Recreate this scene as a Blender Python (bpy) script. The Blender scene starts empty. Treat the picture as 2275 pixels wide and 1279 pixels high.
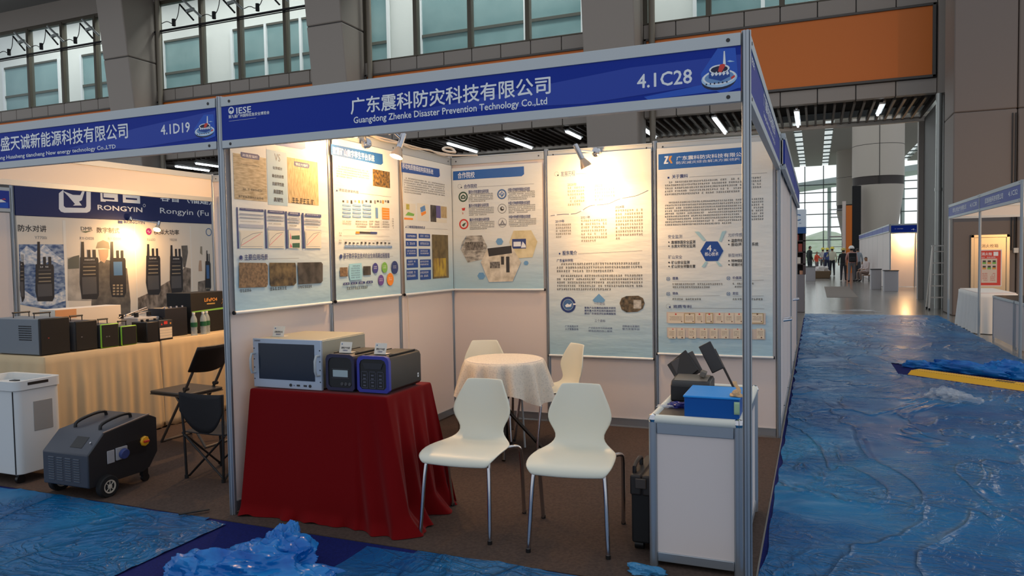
import bpy, math, random
from mathutils import Vector, Matrix, Euler
random.seed(7)
sc = bpy.context.scene
COL = sc.collection
R = math.radians
# ------------------------------------------------------------------ camera
cam = bpy.data.cameras.new('camera'); camo = bpy.data.objects.new('camera', cam); COL.objects.link(camo)
cam.sensor_width = 36; cam.lens = 36*1641.418/2275; cam.clip_end = 500; cam.clip_start = .05
def cam_rot(yaw, pitch, roll):
    return Matrix.Rotation(yaw,3,'Z') @ Matrix.Rotation(pitch,3,'X') @ Matrix.Rotation(roll,3,'Y')
_r = cam_rot(.390098,-.043112,.0166783)
_m = Matrix((_r.col[0], _r.col[2], -_r.col[1])).transposed().to_4x4()
_m.translation = (3.25087,-3.42316,1.53414)
camo.matrix_world = _m
sc.camera = camo
# ------------------------------------------------------------------ view, world
sc.view_settings.view_transform = 'Standard'; sc.view_settings.look = 'None'
sc.view_settings.gamma = 1; sc.view_settings.use_curve_mapping = False
sc.view_settings.exposure = 0.0
W = bpy.data.worlds.new('daylight'); sc.world = W; W.use_nodes = True
nt = W.node_tree; nt.nodes.clear()
def N(t, tp, **kw):
    n = t.nodes.new(tp)
    for k, v in kw.items(): setattr(n, k, v)
    return n
_o = N(nt,'ShaderNodeOutputWorld'); _b = N(nt,'ShaderNodeBackground'); _tc = N(nt,'ShaderNodeTexCoord')
_sx = N(nt,'ShaderNodeSeparateXYZ'); nt.links.new(_tc.outputs['Generated'], _sx.inputs[0])
_ry = N(nt,'ShaderNodeMapRange'); _ry.interpolation_type = 'SMOOTHSTEP'
_ry.inputs['From Min'].default_value = .35; _ry.inputs['From Max'].default_value = .95
nt.links.new(_sx.outputs['Y'], _ry.inputs['Value'])
_mx = N(nt,'ShaderNodeMix', data_type='RGBA')
_mx.inputs['A'].default_value = (.60,.64,.70,1)      # overcast daylight of the hall side
_mx.inputs['B'].default_value = (1.35,1.45,1.46,1)   # bright overcast sky beyond the glass end wall
nt.links.new(_ry.outputs['Result'], _mx.inputs['Factor'])
nt.links.new(_mx.outputs['Result'], _b.inputs['Color']); _b.inputs['Strength'].default_value = 1.0
nt.links.new(_b.outputs[0], _o.inputs[0])
# unseen area lights, added to brighten the white facade behind the window band
def area(name, loc, rot, sx, sy, power, color):
    l = bpy.data.lights.new(name,'AREA'); l.shape='RECTANGLE'; l.size=sx; l.size_y=sy; l.energy=power; l.color=color
    o = bpy.data.objects.new(name,l); COL.objects.link(o); o.location=loc; o.rotation_euler=rot; return o
for i in range(4):
    area('gallery_fill',(-29+11*i,20.4,14.5),(R(-35),0,0),9,1.5,700,(.95,1,.97))
# ------------------------------------------------------------------ materials
def lin(c):
    return tuple((x/12.92 if x<=.04045 else ((x+.055)/1.055)**2.4) for x in [v/255 for v in c])
MATS = {}
def mat(name, rgb, rough=.6, metal=0, spec=.5, noise=None, bump=None, alpha=1, emit=0, trans=0, sheen=0, coat=0, col2=None, cscale=4, aniso=(1,1,1)):
    if name in MATS: return MATS[name]
    m = bpy.data.materials.new(name); m.use_nodes = True; t = m.node_tree
    b = t.nodes['Principled BSDF']; c = lin(rgb)+(1,)
    b.inputs['Base Color'].default_value = c; b.inputs['Roughness'].default_value = rough
    b.inputs['Metallic'].default_value = metal; b.inputs['Specular IOR Level'].default_value = spec
    b.inputs['Alpha'].default_value = alpha
    if trans: b.inputs['Transmission Weight'].default_value = trans
    if sheen: b.inputs['Sheen Weight'].default_value = sheen; b.inputs['Sheen Roughness'].default_value=.35
    if coat: b.inputs['Coat Weight'].default_value = coat; b.inputs['Coat Roughness'].default_value=.12
    if emit:
        b.inputs['Emission Color'].default_value = c; b.inputs['Emission Strength'].default_value = emit
    tc = N(t,'ShaderNodeTexCoord'); mp = N(t,'ShaderNodeMapping'); t.links.new(tc.outputs['Object'], mp.inputs[0])
    mp.inputs['Scale'].default_value = aniso
    if col2:
        n = N(t,'ShaderNodeTexNoise'); n.inputs['Scale'].default_value = cscale; n.inputs['Detail'].default_value = 5
        r = N(t,'ShaderNodeValToRGB'); r.color_ramp.elements[0].color = c; r.color_ramp.elements[1].color = lin(col2)+(1,)
        r.color_ramp.elements[0].position=.35; r.color_ramp.elements[1].position=.65
        t.links.new(mp.outputs[0], n.inputs[0]); t.links.new(n.outputs[0], r.inputs[0]); t.links.new(r.outputs[0], b.inputs['Base Color'])
    if bump:
        n = N(t,'ShaderNodeTexNoise'); n.inputs['Scale'].default_value = bump[0]; n.inputs['Detail'].default_value = 4
        bp = N(t,'ShaderNodeBump'); bp.inputs['Strength'].default_value = bump[1]; bp.inputs['Distance'].default_value = bump[2] if len(bump)>2 else .01
        t.links.new(mp.outputs[0], n.inputs[0]); t.links.new(n.outputs[0], bp.inputs['Height']); t.links.new(bp.outputs[0], b.inputs['Normal'])
    MATS[name] = m
    return m
PAL = dict(hdr=(34,98,172),hdr2=(40,84,160),navy=(36,60,122),navy2=(18,70,150),navyb=(24,38,92),dknavy=(12,22,60),white=(235,238,240),ink=(48,48,52),
 grey=(130,132,138),grey2=(150,140,120),dgrey=(85,85,88),slate=(82,92,130),pale=(170,200,215),row=(176,184,196),chart=(226,222,205),pink=(220,90,110),green=(40,96,76),
 bg=(224,226,222),gold=(214,150,70),blue2=(96,140,190),blue3=(108,160,204),orange=(240,140,40),cyan=(150,205,225),cyan2=(168,205,212),indigo=(60,62,140),green2=(120,180,80),
 purple=(100,70,150),purple2=(95,90,150),dkgreen=(52,84,66),steel=(70,110,160),red=(214,60,50),band=(150,190,215),certbg=(214,196,180),cert=(228,214,190),gold2=(176,146,80),
 brown=(120,84,60),sea=(84,116,156),foam=(222,226,230),line=(236,232,222),tree=(96,100,94),uniform=(96,94,90),uniform2=(150,142,124),skin=(190,160,136),rock=(120,112,104),magenta=(170,50,120),
 fas=(8,46,150),fas2=(12,58,166),fas3=(20,84,192),paleblue=(170,205,235),steelblue=(110,150,195))
PH = dict(sea=((50,84,136),(150,170,196),14,(1,1,2)),foam=((150,172,200),(234,234,232),18,(1,1,1.6)),rock=((88,80,72),(160,148,136),9,(1,1.5,1)),uniform=((84,82,80),(112,108,102),10,(1,1,1)),ph_bars=((158,140,108),(204,188,156),26,(1,.7,4)),ph_steel=((160,138,96),(206,184,140),22,(1,5,.8)),ph_grid=((100,80,60),(150,122,90),60,(1,1,1)),ph_tunnel=((40,32,24),(130,110,74),14,(1,1,1)),
 ph_dark=((34,32,32),(84,80,76),12,(1,1,1)),ph_map=((34,30,26),(150,116,50),46,(1,1,1)),ph_olive=((170,160,70),(208,196,90),20,(1,1,1)),ph_olive2=((88,76,50),(120,106,70),14,(1,1,1)),
 ph_heat=((120,90,50),(196,170,60),16,(2,1,.5)),ph_lab=((120,116,110),(206,202,192),16,(1,1,2)),ph_dark2=((70,66,62),(150,144,136),40,(2,1,1)),ph_office=((196,180,130),(226,214,176),8,(1,1,1)),
 ph_lab2=((190,180,160),(232,224,206),14,(1,1,1)),ph_house=((46,44,34),(120,104,80),30,(1,1,1)),ph_grey=((164,158,150),(196,190,180),8,(1,1,1)))
def PM(k):
    n = 'print_'+k
    if n in MATS: return MATS[n]
    if k in PH:
        a,b,s,an = PH[k]; return mat(n,a,.5,col2=b,cscale=s,aniso=an)
    return mat(n,PAL[k],.5)
ALU = mat('aluminium',(168,174,180),.36,.75); ALUW = mat('silver_anodised',(186,192,194),.5,.25)
GROOVE = mat('dark_groove',(50,54,62),.6); PANEL = mat('white_panel',(222,210,204),.55,bump=(3,.02)); SCREW = mat('dark_screw',(40,40,42),.5)
CHROME = mat('chrome',(200,200,204),.12,1.0); BLACK = mat('black_plastic',(20,20,22),.42); BLACKM = mat('matt_black',(16,16,18),.75)
DKMETAL = mat('dark_steel',(70,64,60),.3,.9)
# ------------------------------------------------------------------ mesh helpers
class MB:
    def __init__(s): s.v=[]; s.f=[]; s.m=[]
    def add(s, vs, fs, mi=0):
        o=len(s.v); s.v += [tuple(p) for p in vs]; s.f += [tuple(i+o for i in f) for f in fs]; s.m += [mi]*len(fs); return s
    def box(s,x0,y0,z0,x1,y1,z1,mi=0):
        v=[(x,y,z) for x in (x0,x1) for y in (y0,y1) for z in (z0,z1)]
        return s.add(v,[(0,1,3,2),(4,6,7,5),(0,4,5,1),(2,3,7,6),(0,2,6,4),(1,5,7,3)],mi)
    def obox(s,c,size,rot=(0,0,0),mi=0):
        e=Euler(rot).to_matrix(); h=[a/2 for a in size]; c=Vector(c)
        v=[c+e@Vector((x*h[0],y*h[1],z*h[2])) for x in (-1,1) for y in (-1,1) for z in (-1,1)]
        return s.add(v,[(0,1,3,2),(4,6,7,5),(0,4,5,1),(2,3,7,6),(0,2,6,4),(1,5,7,3)],mi)
    def bar(s,p0,p1,w,h,up=(0,0,1),mi=0):
        p0=Vector(p0);p1=Vector(p1);d=(p1-p0).normalized();u=Vector(up)
        if abs(d.dot(u))>.98: u=Vector((0,1,0))
        a=d.cross(u).normalized()*w/2;b=a.cross(d).normalized()*h/2
        v=[p+i*a+j*b for p in (p0,p1) for i,j in ((-1,-1),(1,-1),(1,1),(-1,1))]
        return s.add(v,[(3,2,1,0),(4,5,6,7),(0,1,5,4),(1,2,6,5),(2,3,7,6),(3,0,4,7)],mi)
    def tube(s,pts,r,n=8,mi=0,caps=True,smooth=0):
        P=[Vector(p) for p in pts]
        if smooth:
            for _ in range(smooth):
                Q=[P[0]]
                for a,b in zip(P,P[1:]): Q += [a*.75+b*.25, a*.25+b*.75]
                Q.append(P[-1]); P=Q
        rs=r if isinstance(r,(list,tuple)) else [r]*len(P)
        if len(rs)!=len(P): rs=[rs[0]+(rs[-1]-rs[0])*i/(len(P)-1) for i in range(len(P))]
        vs=[];fs=[];up=None
        for i,p in enumerate(P):
            d=(P[min(i+1,len(P)-1)]-P[max(i-1,0)]).normalized()
            if up is None: up=Vector((0,0,1)) if abs(d.z)<.9 else Vector((1,0,0))
            a=d.cross(up).normalized(); b=a.cross(d).normalized(); up=b
            for k in range(n):
                t=2*math.pi*k/n; vs.append(p+a*math.cos(t)*rs[i]+b*math.sin(t)*rs[i])
        for i in range(len(P)-1):
            for k in range(n):
                fs.append((i*n+k,i*n+(k+1)%n,(i+1)*n+(k+1)%n,(i+1)*n+k))
        if caps: fs.append(tuple(range(n-1,-1,-1))); fs.append(tuple((len(P)-1)*n+k for k in range(n)))
        return s.add(vs,fs,mi)
    def cyl(s,p0,p1,r0,r1=None,n=16,mi=0,caps=True): return s.tube([p0,p1],[r0,r0 if r1 is None else r1],n,mi,caps)
    def lathe(s,prof,M=None,n=24,mi=0):
        M=M or Matrix(); vs=[];fs=[]
        for r,z in prof:
            for k in range(n):
                t=2*math.pi*k/n; vs.append(M@Vector((r*math.cos(t),r*math.sin(t),z)))
        L=len(prof)
        for i in range(L-1):
            for k in range(n): fs.append((i*n+k,i*n+(k+1)%n,(i+1)*n+(k+1)%n,(i+1)*n+k))
        if prof[0][0]>1e-5: fs.append(tuple(range(n-1,-1,-1)))
        if prof[-1][0]>1e-5: fs.append(tuple((L-1)*n+k for k in range(n)))
        return s.add(vs,fs,mi)
    def prism(s,poly,fn,c0,c1,mi=0):
        n=len(poly); v=[fn(a,b,c0) for a,b in poly]+[fn(a,b,c1) for a,b in poly]
        f=[tuple(range(n-1,-1,-1)),tuple(range(n,2*n))]+[(i,(i+1)%n,(i+1)%n+n,i+n) for i in range(n)]
        return s.add(v,f,mi)
    def grid(s,nu,nv,fn,mi=0,closed=False):
        v=[fn(i/(nu-1) if not closed else i/nu, j/(nv-1)) for j in range(nv) for i in range(nu)]; f=[]
        for j in range(nv-1):
            for i in range(nu if closed else nu-1): f.append((j*nu+i,j*nu+(i+1)%nu,(j+1)*nu+(i+1)%nu,(j+1)*nu+i))
        return s.add(v,f,mi)
    def xf(s,M): s.v=[tuple(M@Vector(p)) for p in s.v]; return s
    def build(s,name,mats,parent=None,bevel=0,angle=38,solid=0,sub=0,seg=2):
        me=bpy.data.meshes.new(name); off=Vector((0,0,0)); o=bpy.data.objects.new(name,me); COL.objects.link(o)
        if parent is None:
            xs=[p[0] for p in s.v]; ys=[p[1] for p in s.v]; zs=[p[2] for p in s.v]
            off=Vector(((min(xs)+max(xs))/2,(min(ys)+max(ys))/2,min(zs))); o.location=off
        else:
            q=parent
            while q.parent: q=q.parent
            off=q.location.copy(); o.parent=parent
        me.from_pydata([tuple(Vector(p)-off) for p in s.v],[],s.f)
        if not isinstance(mats,(list,tuple)): mats=[mats]
        for m in mats: me.materials.append(m)
        me.polygons.foreach_set('material_index',s.m); me.polygons.foreach_set('use_smooth',[True]*len(s.f))
        me.validate(); me.update(); me.set_sharp_from_angle(angle=R(angle))
        if solid: mo=o.modifiers.new('s','SOLIDIFY'); mo.thickness=solid; mo.offset=0
        if sub: mo=o.modifiers.new('u','SUBSURF'); mo.levels=sub; mo.render_levels=sub
        if bevel: mo=o.modifiers.new('b','BEVEL'); mo.width=bevel; mo.segments=seg; mo.limit_method='ANGLE'; mo.angle_limit=R(40)
        return o
def tag(o,label=None,cat=None,group=None,kind=None):
    for k,v in (('label',label),('category',cat),('group',group),('kind',kind)):
        if v: o[k]=v
    return o
def thing(name,label,cat,loc=(0,0,0),group=None,rz=0):
    o=bpy.data.objects.new(name,None); COL.objects.link(o); o.location=loc; o.rotation_euler=(0,0,rz); o.empty_display_size=.1
    return tag(o,label,cat,group)
def dup(o,parent=None):
    c=o.copy(); COL.objects.link(c)
    if parent: c.parent=parent
    for ch in list(o.children): dup(ch,c)
    return c
def struct(o): o['kind']='structure'; return o
# text and printed artwork
_tc={}
def textgeo(t,bold):
    k=(t,bold)
    if k in _tc: return _tc[k]
    cu=bpy.data.curves.new('txt','FONT'); cu.body=t; cu.size=1; cu.resolution_u=2
    o=bpy.data.objects.new('txt',cu); COL.objects.link(o); dg=bpy.context.evaluated_depsgraph_get(); dg.update()
    me=o.evaluated_get(dg).to_mesh(); v=[(p.co.x,p.co.y) for p in me.vertices]; f=[tuple(p.vertices) for p in me.polygons]
    o.evaluated_get(dg).to_mesh_clear(); bpy.data.objects.remove(o); bpy.data.curves.remove(cu)
    xs=[p[0] for p in v] or [0,1]; ys=[p[1] for p in v] or [0,1]
    _tc[k]=(v,f,(min(xs),min(ys),max(xs),max(ys))); return _tc[k]
def artwork(cmds,fn,name,parent,off=.0006):
    """fn(s,z,off) -> point; builds one printed mesh"""
    mb=MB(); keys=[]
    def mi(c):
        if c not in keys: keys.append(c)
        return keys.index(c)
    def face(c,pts,o):
        q=[fn(a,b,o) for a,b in pts]; mb.add(q,[tuple(range(len(q)))],mi(c))
    rnd=random.Random(3)
    def quad(c,a0,b0,a1,b1,o): face(c,[(a0,b0),(a1,b0),(a1,b1),(a0,b1)],o)
    for c in cmds:
        off += .00006; k=c[0]
        if k=='R': quad(c[1],*c[2:6],off)
        elif k=='P':
            pts=[tuple(p) for p in c[2:]]
            ar=sum(p[0]*q[1]-q[0]*p[1] for p,q in zip(pts,pts[1:]+pts[:1]))
            face(c[1],pts if ar>0 else pts[::-1],off)
        elif k=='E':
            _,col,a,b,r,inn=c; n=20
            P=[(a+r*math.cos(2*math.pi*i/n),b+r*math.sin(2*math.pi*i/n)) for i in range(n)]
            if not inn: face(col,P,off)
            else:
                Q=[(a+r*inn*math.cos(2*math.pi*i/n),b+r*inn*math.sin(2*math.pi*i/n)) for i in range(n)]
                for i in range(n): face(col,[P[i],P[(i+1)%n],Q[(i+1)%n],Q[i]],off)
        elif k=='L':
            _,col,w=c[:3]; pts=c[3:]
            for p,q in zip(pts,pts[1:]):
                d=Vector((q[0]-p[0],q[1]-p[1])); nn=Vector((-d.y,d.x)).normalized()*w/2
                face(col,[(p[0]-nn.x,p[1]-nn.y),(q[0]-nn.x,q[1]-nn.y),(q[0]+nn.x,q[1]+nn.y),(p[0]+nn.x,p[1]+nn.y)],off)
        elif k=='T':
            _,col,t,a0,b0,a1,b1,bold=c; v,f,bb=textgeo(t,bold)
            sx=(a1-a0)/(bb[2]-bb[0]); sy=(b1-b0)/(bb[3]-bb[1])
            for i,(dx,dy) in enumerate(((0,0),(.03,0),(.015,.015),(.015,-.015)) if bold else ((0,0),)):
                mb.add([fn(a0+(x+dx-bb[0])*sx,b0+(y+dy-bb[1])*sy,off+i*.00001) for x,y in v],f,mi(col))
        elif k=='G':
            _,col,n,a0,b0,a1,b1,last,ind=c; ph=(b1-b0)/n; h=ph*.62 if n>1 else (b1-b0)*.9
            cw=h*1.08
            for i in range(n):
                zt=b1-i*ph; x=a0+(ind*cw if i==0 else 0); xe=a1 if i<n-1 else a0+(a1-a0)*last
                while x+cw*.9<=xe:
                    if rnd.random()>.06:
                        w=cw*.84
                        for j in range(3):
                            y=zt-h*(.08+.36*j+rnd.random()*.1); xa=x+w*rnd.choice((0,0,.25)); xb=x+w*rnd.choice((1,1,.7))
                            quad(col,xa,y-h*.13,xb,y,off)
                        xa=x+w*(.2+.5*rnd.random()); quad(col,xa,zt-h,xa+w*.16,zt-h*.05,off)
                    x+=cw
    return mb.build(name,[PM(k) for k in keys],parent)
ARTS={
'poster_a':[
 ['P','hdr',[0.492,2.363],[0.739,2.354],[0.74,2.29],[0.702,2.278],[0.488,2.275],[0.113,2.274],[0.118,2.38]],
 ['R','ph_bars',0.056,1.903,0.344,2.178],
 ['R','ph_steel',0.547,1.91,0.869,2.21],
 ['R','pale',0.35,1.887,0.54,2.236],
 ['P','navy',[0.124,2.191],[0.27,2.193],[0.286,2.184],[0.281,2.159],[0.264,2.159],[0.132,2.158],[0.12,2.165]],
 ['T','white','高强度锚杆',0.135,2.166,0.267,2.183,0],
 ['P','navy',[0.617,2.191],[0.768,2.191],[0.78,2.18],[0.772,2.159],[0.756,2.157],[0.623,2.159],[0.613,2.167]],
 ['T','white','预应力锚杆',0.631,2.164,0.761,2.183,0],
 ['G','ink',1,0.118,2.116,0.283,2.122,1.0,0],
 ['G','ink',1,0.1,1.962,0.308,1.977,1.0,0],
 ['G','ink',1,0.092,1.914,0.312,1.93,1.0,0],
 ['G','ink',1,0.601,2.136,0.793,2.138,1.0,0],
 ['G','ink',1,0.578,1.908,0.83,1.95,1.0,0],
 ['T','grey','VS',0.424,2.171,0.479,2.219,0],
 ['T','ink','化学成分',0.405,2.116,0.494,2.136,1],
 ['T','ink','最佳热处理',0.395,2.064,0.506,2.085,1],
 ['T','ink','抗疲劳性能',0.395,2.013,0.508,2.036,1],
 ['T','ink','高屈服性',0.406,1.961,0.497,1.988,1],
 ['T','ink','高韧性',0.405,1.909,0.495,1.938,1],
 ['R','navy',0.069,1.607,0.081,1.855],
 ['R','navy',0.097,1.838,0.305,1.853],
 ['G','white',1,0.108,1.846,0.295,1.85,1.0,0],
 ['R','row',0.095,1.811,0.304,1.821],
 ['R','row',0.094,1.793,0.303,1.8],
 ['R','row',0.092,1.735,0.3,1.756],
 ['G','ink',1,0.1,1.815,0.279,1.818,1.0,0],
 ['G','ink',1,0.099,1.792,0.278,1.795,1.0,0],
 ['G','ink',1,0.098,1.771,0.277,1.775,1.0,0],
 ['R','chart',0.09,1.609,0.295,1.717],
 ['L','grey',0.003,[0.098,1.629],[0.112,1.663],[0.201,1.699],[0.287,1.71]],
 ['L','pink',0.003,[0.098,1.625],[0.273,1.701]],
 ['L','grey',0.002,[0.099,1.705],[0.095,1.619],[0.285,1.62]],
 ['R','navy',0.314,1.608,0.328,1.854],
 ['R','navy',0.345,1.833,0.502,1.852],
 ['G','white',1,0.358,1.841,0.492,1.849,1.0,0],
 ['R','row',0.343,1.805,0.501,1.818],
 ['R','row',0.342,1.787,0.5,1.797],
 ['R','row',0.34,1.726,0.498,1.75],
 ['G','ink',1,0.348,1.809,0.474,1.815,1.0,0],
 ['G','ink',1,0.347,1.786,0.473,1.792,1.0,0],
 ['G','ink',1,0.346,1.764,0.472,1.77,1.0,0],
 ['R','chart',0.339,1.61,0.492,1.724],
 ['L','grey',0.003,[0.348,1.631],[0.362,1.667],[0.419,1.704],[0.483,1.714]],
 ['L','pink',0.003,[0.347,1.626],[0.469,1.705]],
 ['L','grey',0.002,[0.349,1.711],[0.345,1.62],[0.482,1.621]],
 ['R','navy',0.509,1.608,0.526,1.852],
 ['R','navy',0.542,1.827,0.659,1.85],
 ['G','white',1,0.556,1.836,0.648,1.847,1.0,0],
 ['R','row',0.541,1.799,0.658,1.815],
 ['R','row',0.54,1.78,0.657,1.793],
 ['R','row',0.538,1.718,0.654,1.744],
 ['G','ink',1,0.546,1.804,0.629,1.811,1.0,0],
 ['G','ink',1,0.545,1.779,0.628,1.787,1.0,0],
 ['G','ink',1,0.544,1.756,0.627,1.765,1.0,0],
 ['R','chart',0.537,1.61,0.649,1.729],
 ['P','green',[0.565,1.67],[0.566,1.693],[0.649,1.698],[0.648,1.669]],
 ['P','green',[0.57,1.614],[0.571,1.644],[0.647,1.647],[0.645,1.614]],
 ['P','pink',[0.551,1.67],[0.553,1.716],[0.563,1.674]],
 ['P','pink',[0.549,1.614],[0.55,1.646],[0.569,1.619]],
 ['R','navy',0.678,1.609,0.697,1.85],
 ['R','navy',0.714,1.827,0.889,1.848],
 ['G','white',1,0.729,1.836,0.877,1.845,1.0,0],
 ['R','row',0.712,1.797,0.888,1.812],
 ['R','row',0.711,1.777,0.887,1.789],
 ['R','row',0.709,1.712,0.884,1.739],
 ['G','ink',1,0.718,1.802,0.856,1.808,1.0,0],
 ['G','ink',1,0.717,1.776,0.855,1.783,1.0,0],
 ['G','ink',1,0.716,1.753,0.854,1.76,1.0,0],
 ['R','chart',0.708,1.611,0.88,1.733],
 ['L','grey',0.003,[0.719,1.634],[0.736,1.672],[0.797,1.712],[0.869,1.723]],
 ['L','pink',0.003,[0.719,1.629],[0.852,1.713]],
 ['L','grey',0.002,[0.72,1.72],[0.716,1.622],[0.867,1.623]],
 ['E','navy',0.092,1.551,0.015,0],
 ['E','bg',0.086,1.559,0.021,0.93],
 ['T','navy','主要应用场景',0.12,1.536,0.328,1.573,1],
 ['L','grey',0.002,[0.335,1.543],[0.632,1.544]],
 ['P','ph_grid',[0.073,1.523],[0.307,1.517],[0.326,1.501],[0.321,1.381],[0.307,1.365],[0.067,1.37]],
 ['P','ph_tunnel',[0.34,1.518],[0.594,1.514],[0.6,1.492],[0.598,1.379],[0.573,1.363],[0.353,1.366],[0.34,1.38]],
 ['P','ph_dark',[0.616,1.515],[0.875,1.514],[0.891,1.501],[0.885,1.382],[0.865,1.368],[0.621,1.368]],
 ['G','ink',1,0.072,1.341,0.186,1.362,1.0,0],
 ['G','ink',1,0.339,1.338,0.508,1.362,1.0,0],
 ['G','ink',1,0.616,1.339,0.765,1.361,1.0,0],
],
'poster_b':[
 ['P','hdr',[1.031,2.36],[1.714,2.369],[1.719,2.297],[1.689,2.28],[1.027,2.282]],
 ['T','white','智慧矿山数字孪生平台系统',1.047,2.294,1.592,2.346,1],
 ['G','ink',5,1.088,2.125,1.524,2.216,0.45,2],
 ['R','ph_map',1.565,2.104,1.817,2.236],
 ['P','navy',[1.071,2.023],[1.1,2.026],[1.087,2.041]],
 ['T','navy','项目总体架构图',1.108,2.028,1.362,2.049,1],
 ['L','grey',0.002,[1.376,2.033],[1.831,2.034]],
 ['R','ink',1.151,1.95,1.174,1.965],
 ['R','grey',1.204,1.948,1.227,1.969],
 ['R','ink',1.255,1.946,1.277,1.972],
 ['R','grey',1.304,1.96,1.328,1.975],
 ['R','gold',1.355,1.957,1.378,1.978],
 ['R','grey',1.4,1.955,1.423,1.981],
 ['R','ink',1.452,1.969,1.476,1.984],
 ['R','ink',1.514,1.967,1.539,1.988],
 ['R','grey',1.574,1.965,1.599,1.992],
 ['R','ink',1.615,1.979,1.641,1.995],
 ['R','grey',1.656,1.975,1.682,1.997],
 ['R','gold',1.691,1.972,1.717,2.0],
 ['R','grey',1.729,1.986,1.756,2.002],
 ['R','ink',1.767,1.982,1.794,2.004],
 ['R','blue2',1.148,1.922,1.254,1.936],
 ['G','white',1,1.159,1.927,1.244,1.932,1.0,0],
 ['R','blue2',1.147,1.894,1.253,1.91],
 ['G','white',1,1.157,1.9,1.243,1.905,1.0,0],
 ['R','blue2',1.146,1.867,1.252,1.883],
 ['G','white',1,1.156,1.873,1.241,1.878,1.0,0],
 ['R','blue2',1.145,1.84,1.251,1.856],
 ['G','white',1,1.155,1.845,1.24,1.851,1.0,0],
 ['R','blue2',1.277,1.929,1.388,1.944],
 ['G','white',1,1.288,1.935,1.377,1.939,1.0,0],
 ['R','blue2',1.276,1.901,1.387,1.917],
 ['G','white',1,1.287,1.907,1.376,1.912,1.0,0],
 ['R','blue2',1.275,1.873,1.386,1.889],
 ['G','white',1,1.286,1.879,1.374,1.884,1.0,0],
 ['R','blue2',1.274,1.845,1.384,1.862],
 ['G','white',1,1.284,1.851,1.373,1.857,1.0,0],
 ['R','blue2',1.412,1.937,1.528,1.952],
 ['G','white',1,1.423,1.943,1.516,1.947,1.0,0],
 ['R','blue2',1.411,1.908,1.527,1.924],
 ['G','white',1,1.422,1.914,1.515,1.919,1.0,0],
 ['R','blue2',1.409,1.879,1.525,1.896],
 ['G','white',1,1.421,1.886,1.514,1.891,1.0,0],
 ['R','blue2',1.408,1.851,1.524,1.868],
 ['G','white',1,1.419,1.857,1.512,1.863,1.0,0],
 ['R','blue2',1.588,1.853,1.623,1.934],
 ['R','orange',1.684,1.848,1.794,1.94],
 ['L','white',0.002,[1.694,1.921],[1.787,1.923]],
 ['L','white',0.002,[1.693,1.901],[1.786,1.903]],
 ['L','white',0.002,[1.692,1.88],[1.785,1.882]],
 ['L','white',0.002,[1.691,1.86],[1.784,1.862]],
 ['G','ink',2,1.143,1.785,1.254,1.818,1.0,0],
 ['G','ink',3,1.31,1.765,1.469,1.824,1.0,0],
 ['G','ink',3,1.492,1.77,1.65,1.831,1.0,0],
 ['G','ink',3,1.684,1.774,1.798,1.833,1.0,0],
 ['L','grey',0.002,[1.145,1.749],[1.786,1.766]],
 ['L','grey',0.002,[1.663,1.843],[1.666,1.776]],
 ['R','orange',1.308,1.724,1.356,1.74],
 ['R','ink',1.357,1.727,1.507,1.741],
 ['R','navy',1.507,1.727,1.603,1.743],
 ['L','grey',0.002,[1.143,1.704],[1.784,1.711]],
 ['L','grey',0.002,[1.142,1.676],[1.793,1.679]],
 ['G','ink',2,1.094,1.694,1.134,1.729,1.0,0],
 ['G','ink',2,1.092,1.642,1.132,1.675,1.0,0],
 ['R','ink',1.164,1.646,1.188,1.66],
 ['R','ink',1.214,1.646,1.238,1.658],
 ['R','ink',1.264,1.646,1.29,1.657],
 ['R','ink',1.316,1.647,1.342,1.655],
 ['R','ink',1.369,1.647,1.394,1.662],
 ['R','ink',1.422,1.648,1.448,1.661],
 ['R','ink',1.476,1.648,1.503,1.659],
 ['R','ink',1.531,1.649,1.559,1.657],
 ['R','ink',1.588,1.649,1.616,1.665],
 ['R','ink',1.645,1.65,1.673,1.663],
 ['R','ink',1.703,1.65,1.732,1.662],
 ['R','ink',1.762,1.651,1.792,1.66],
 ['R','blue2',1.158,1.617,1.817,1.634],
 ['G','white',1,1.166,1.622,1.808,1.629,1.0,0],
 ['G','ink',5,1.83,1.77,1.858,1.861,1.0,0],
 ['E','navy',1.11,1.552,0.016,0],
 ['T','navy','基于数字孪生技术的全生命周期过程管理',1.139,1.536,1.776,1.577,1],
 ['L','grey',0.002,[1.783,1.548],[1.831,1.55]],
 ['R','ph_grid',1.093,1.405,1.188,1.472],
 ['R','ph_dark',1.394,1.407,1.496,1.475],
 ['P','cyan',[1.21,1.496],[1.371,1.501],[1.381,1.423],[1.371,1.375],[1.217,1.373],[1.203,1.423]],
 ['G','navy',6,1.231,1.381,1.352,1.485,1.0,0],
 ['E','indigo',1.562,1.458,0.041,0],
 ['G','white',2,1.539,1.446,1.586,1.474,1.0,0],
 ['E','green2',1.698,1.46,0.043,0],
 ['G','white',2,1.674,1.448,1.723,1.476,1.0,0],
 ['E','navy',1.853,1.457,0.054,0],
 ['G','white',2,1.828,1.444,1.879,1.473,1.0,0],
 ['E','purple',1.64,1.36,0.043,0],
 ['G','white',2,1.616,1.347,1.664,1.376,1.0,0],
 ['E','orange',1.779,1.362,0.052,0],
 ['G','white',2,1.754,1.349,1.805,1.378,1.0,0],
 ['P','navy',[1.122,1.342],[1.133,1.359],[1.204,1.359],[1.207,1.342]],
 ['G','white',1,1.14,1.345,1.193,1.356,1.0,0],
 ['P','navy',[1.219,1.342],[1.231,1.36],[1.304,1.359],[1.307,1.342]],
 ['G','white',1,1.238,1.345,1.293,1.356,1.0,0],
 ['P','navy',[1.32,1.342],[1.332,1.36],[1.408,1.359],[1.411,1.342]],
 ['G','white',1,1.34,1.345,1.396,1.357,1.0,0],
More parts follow.
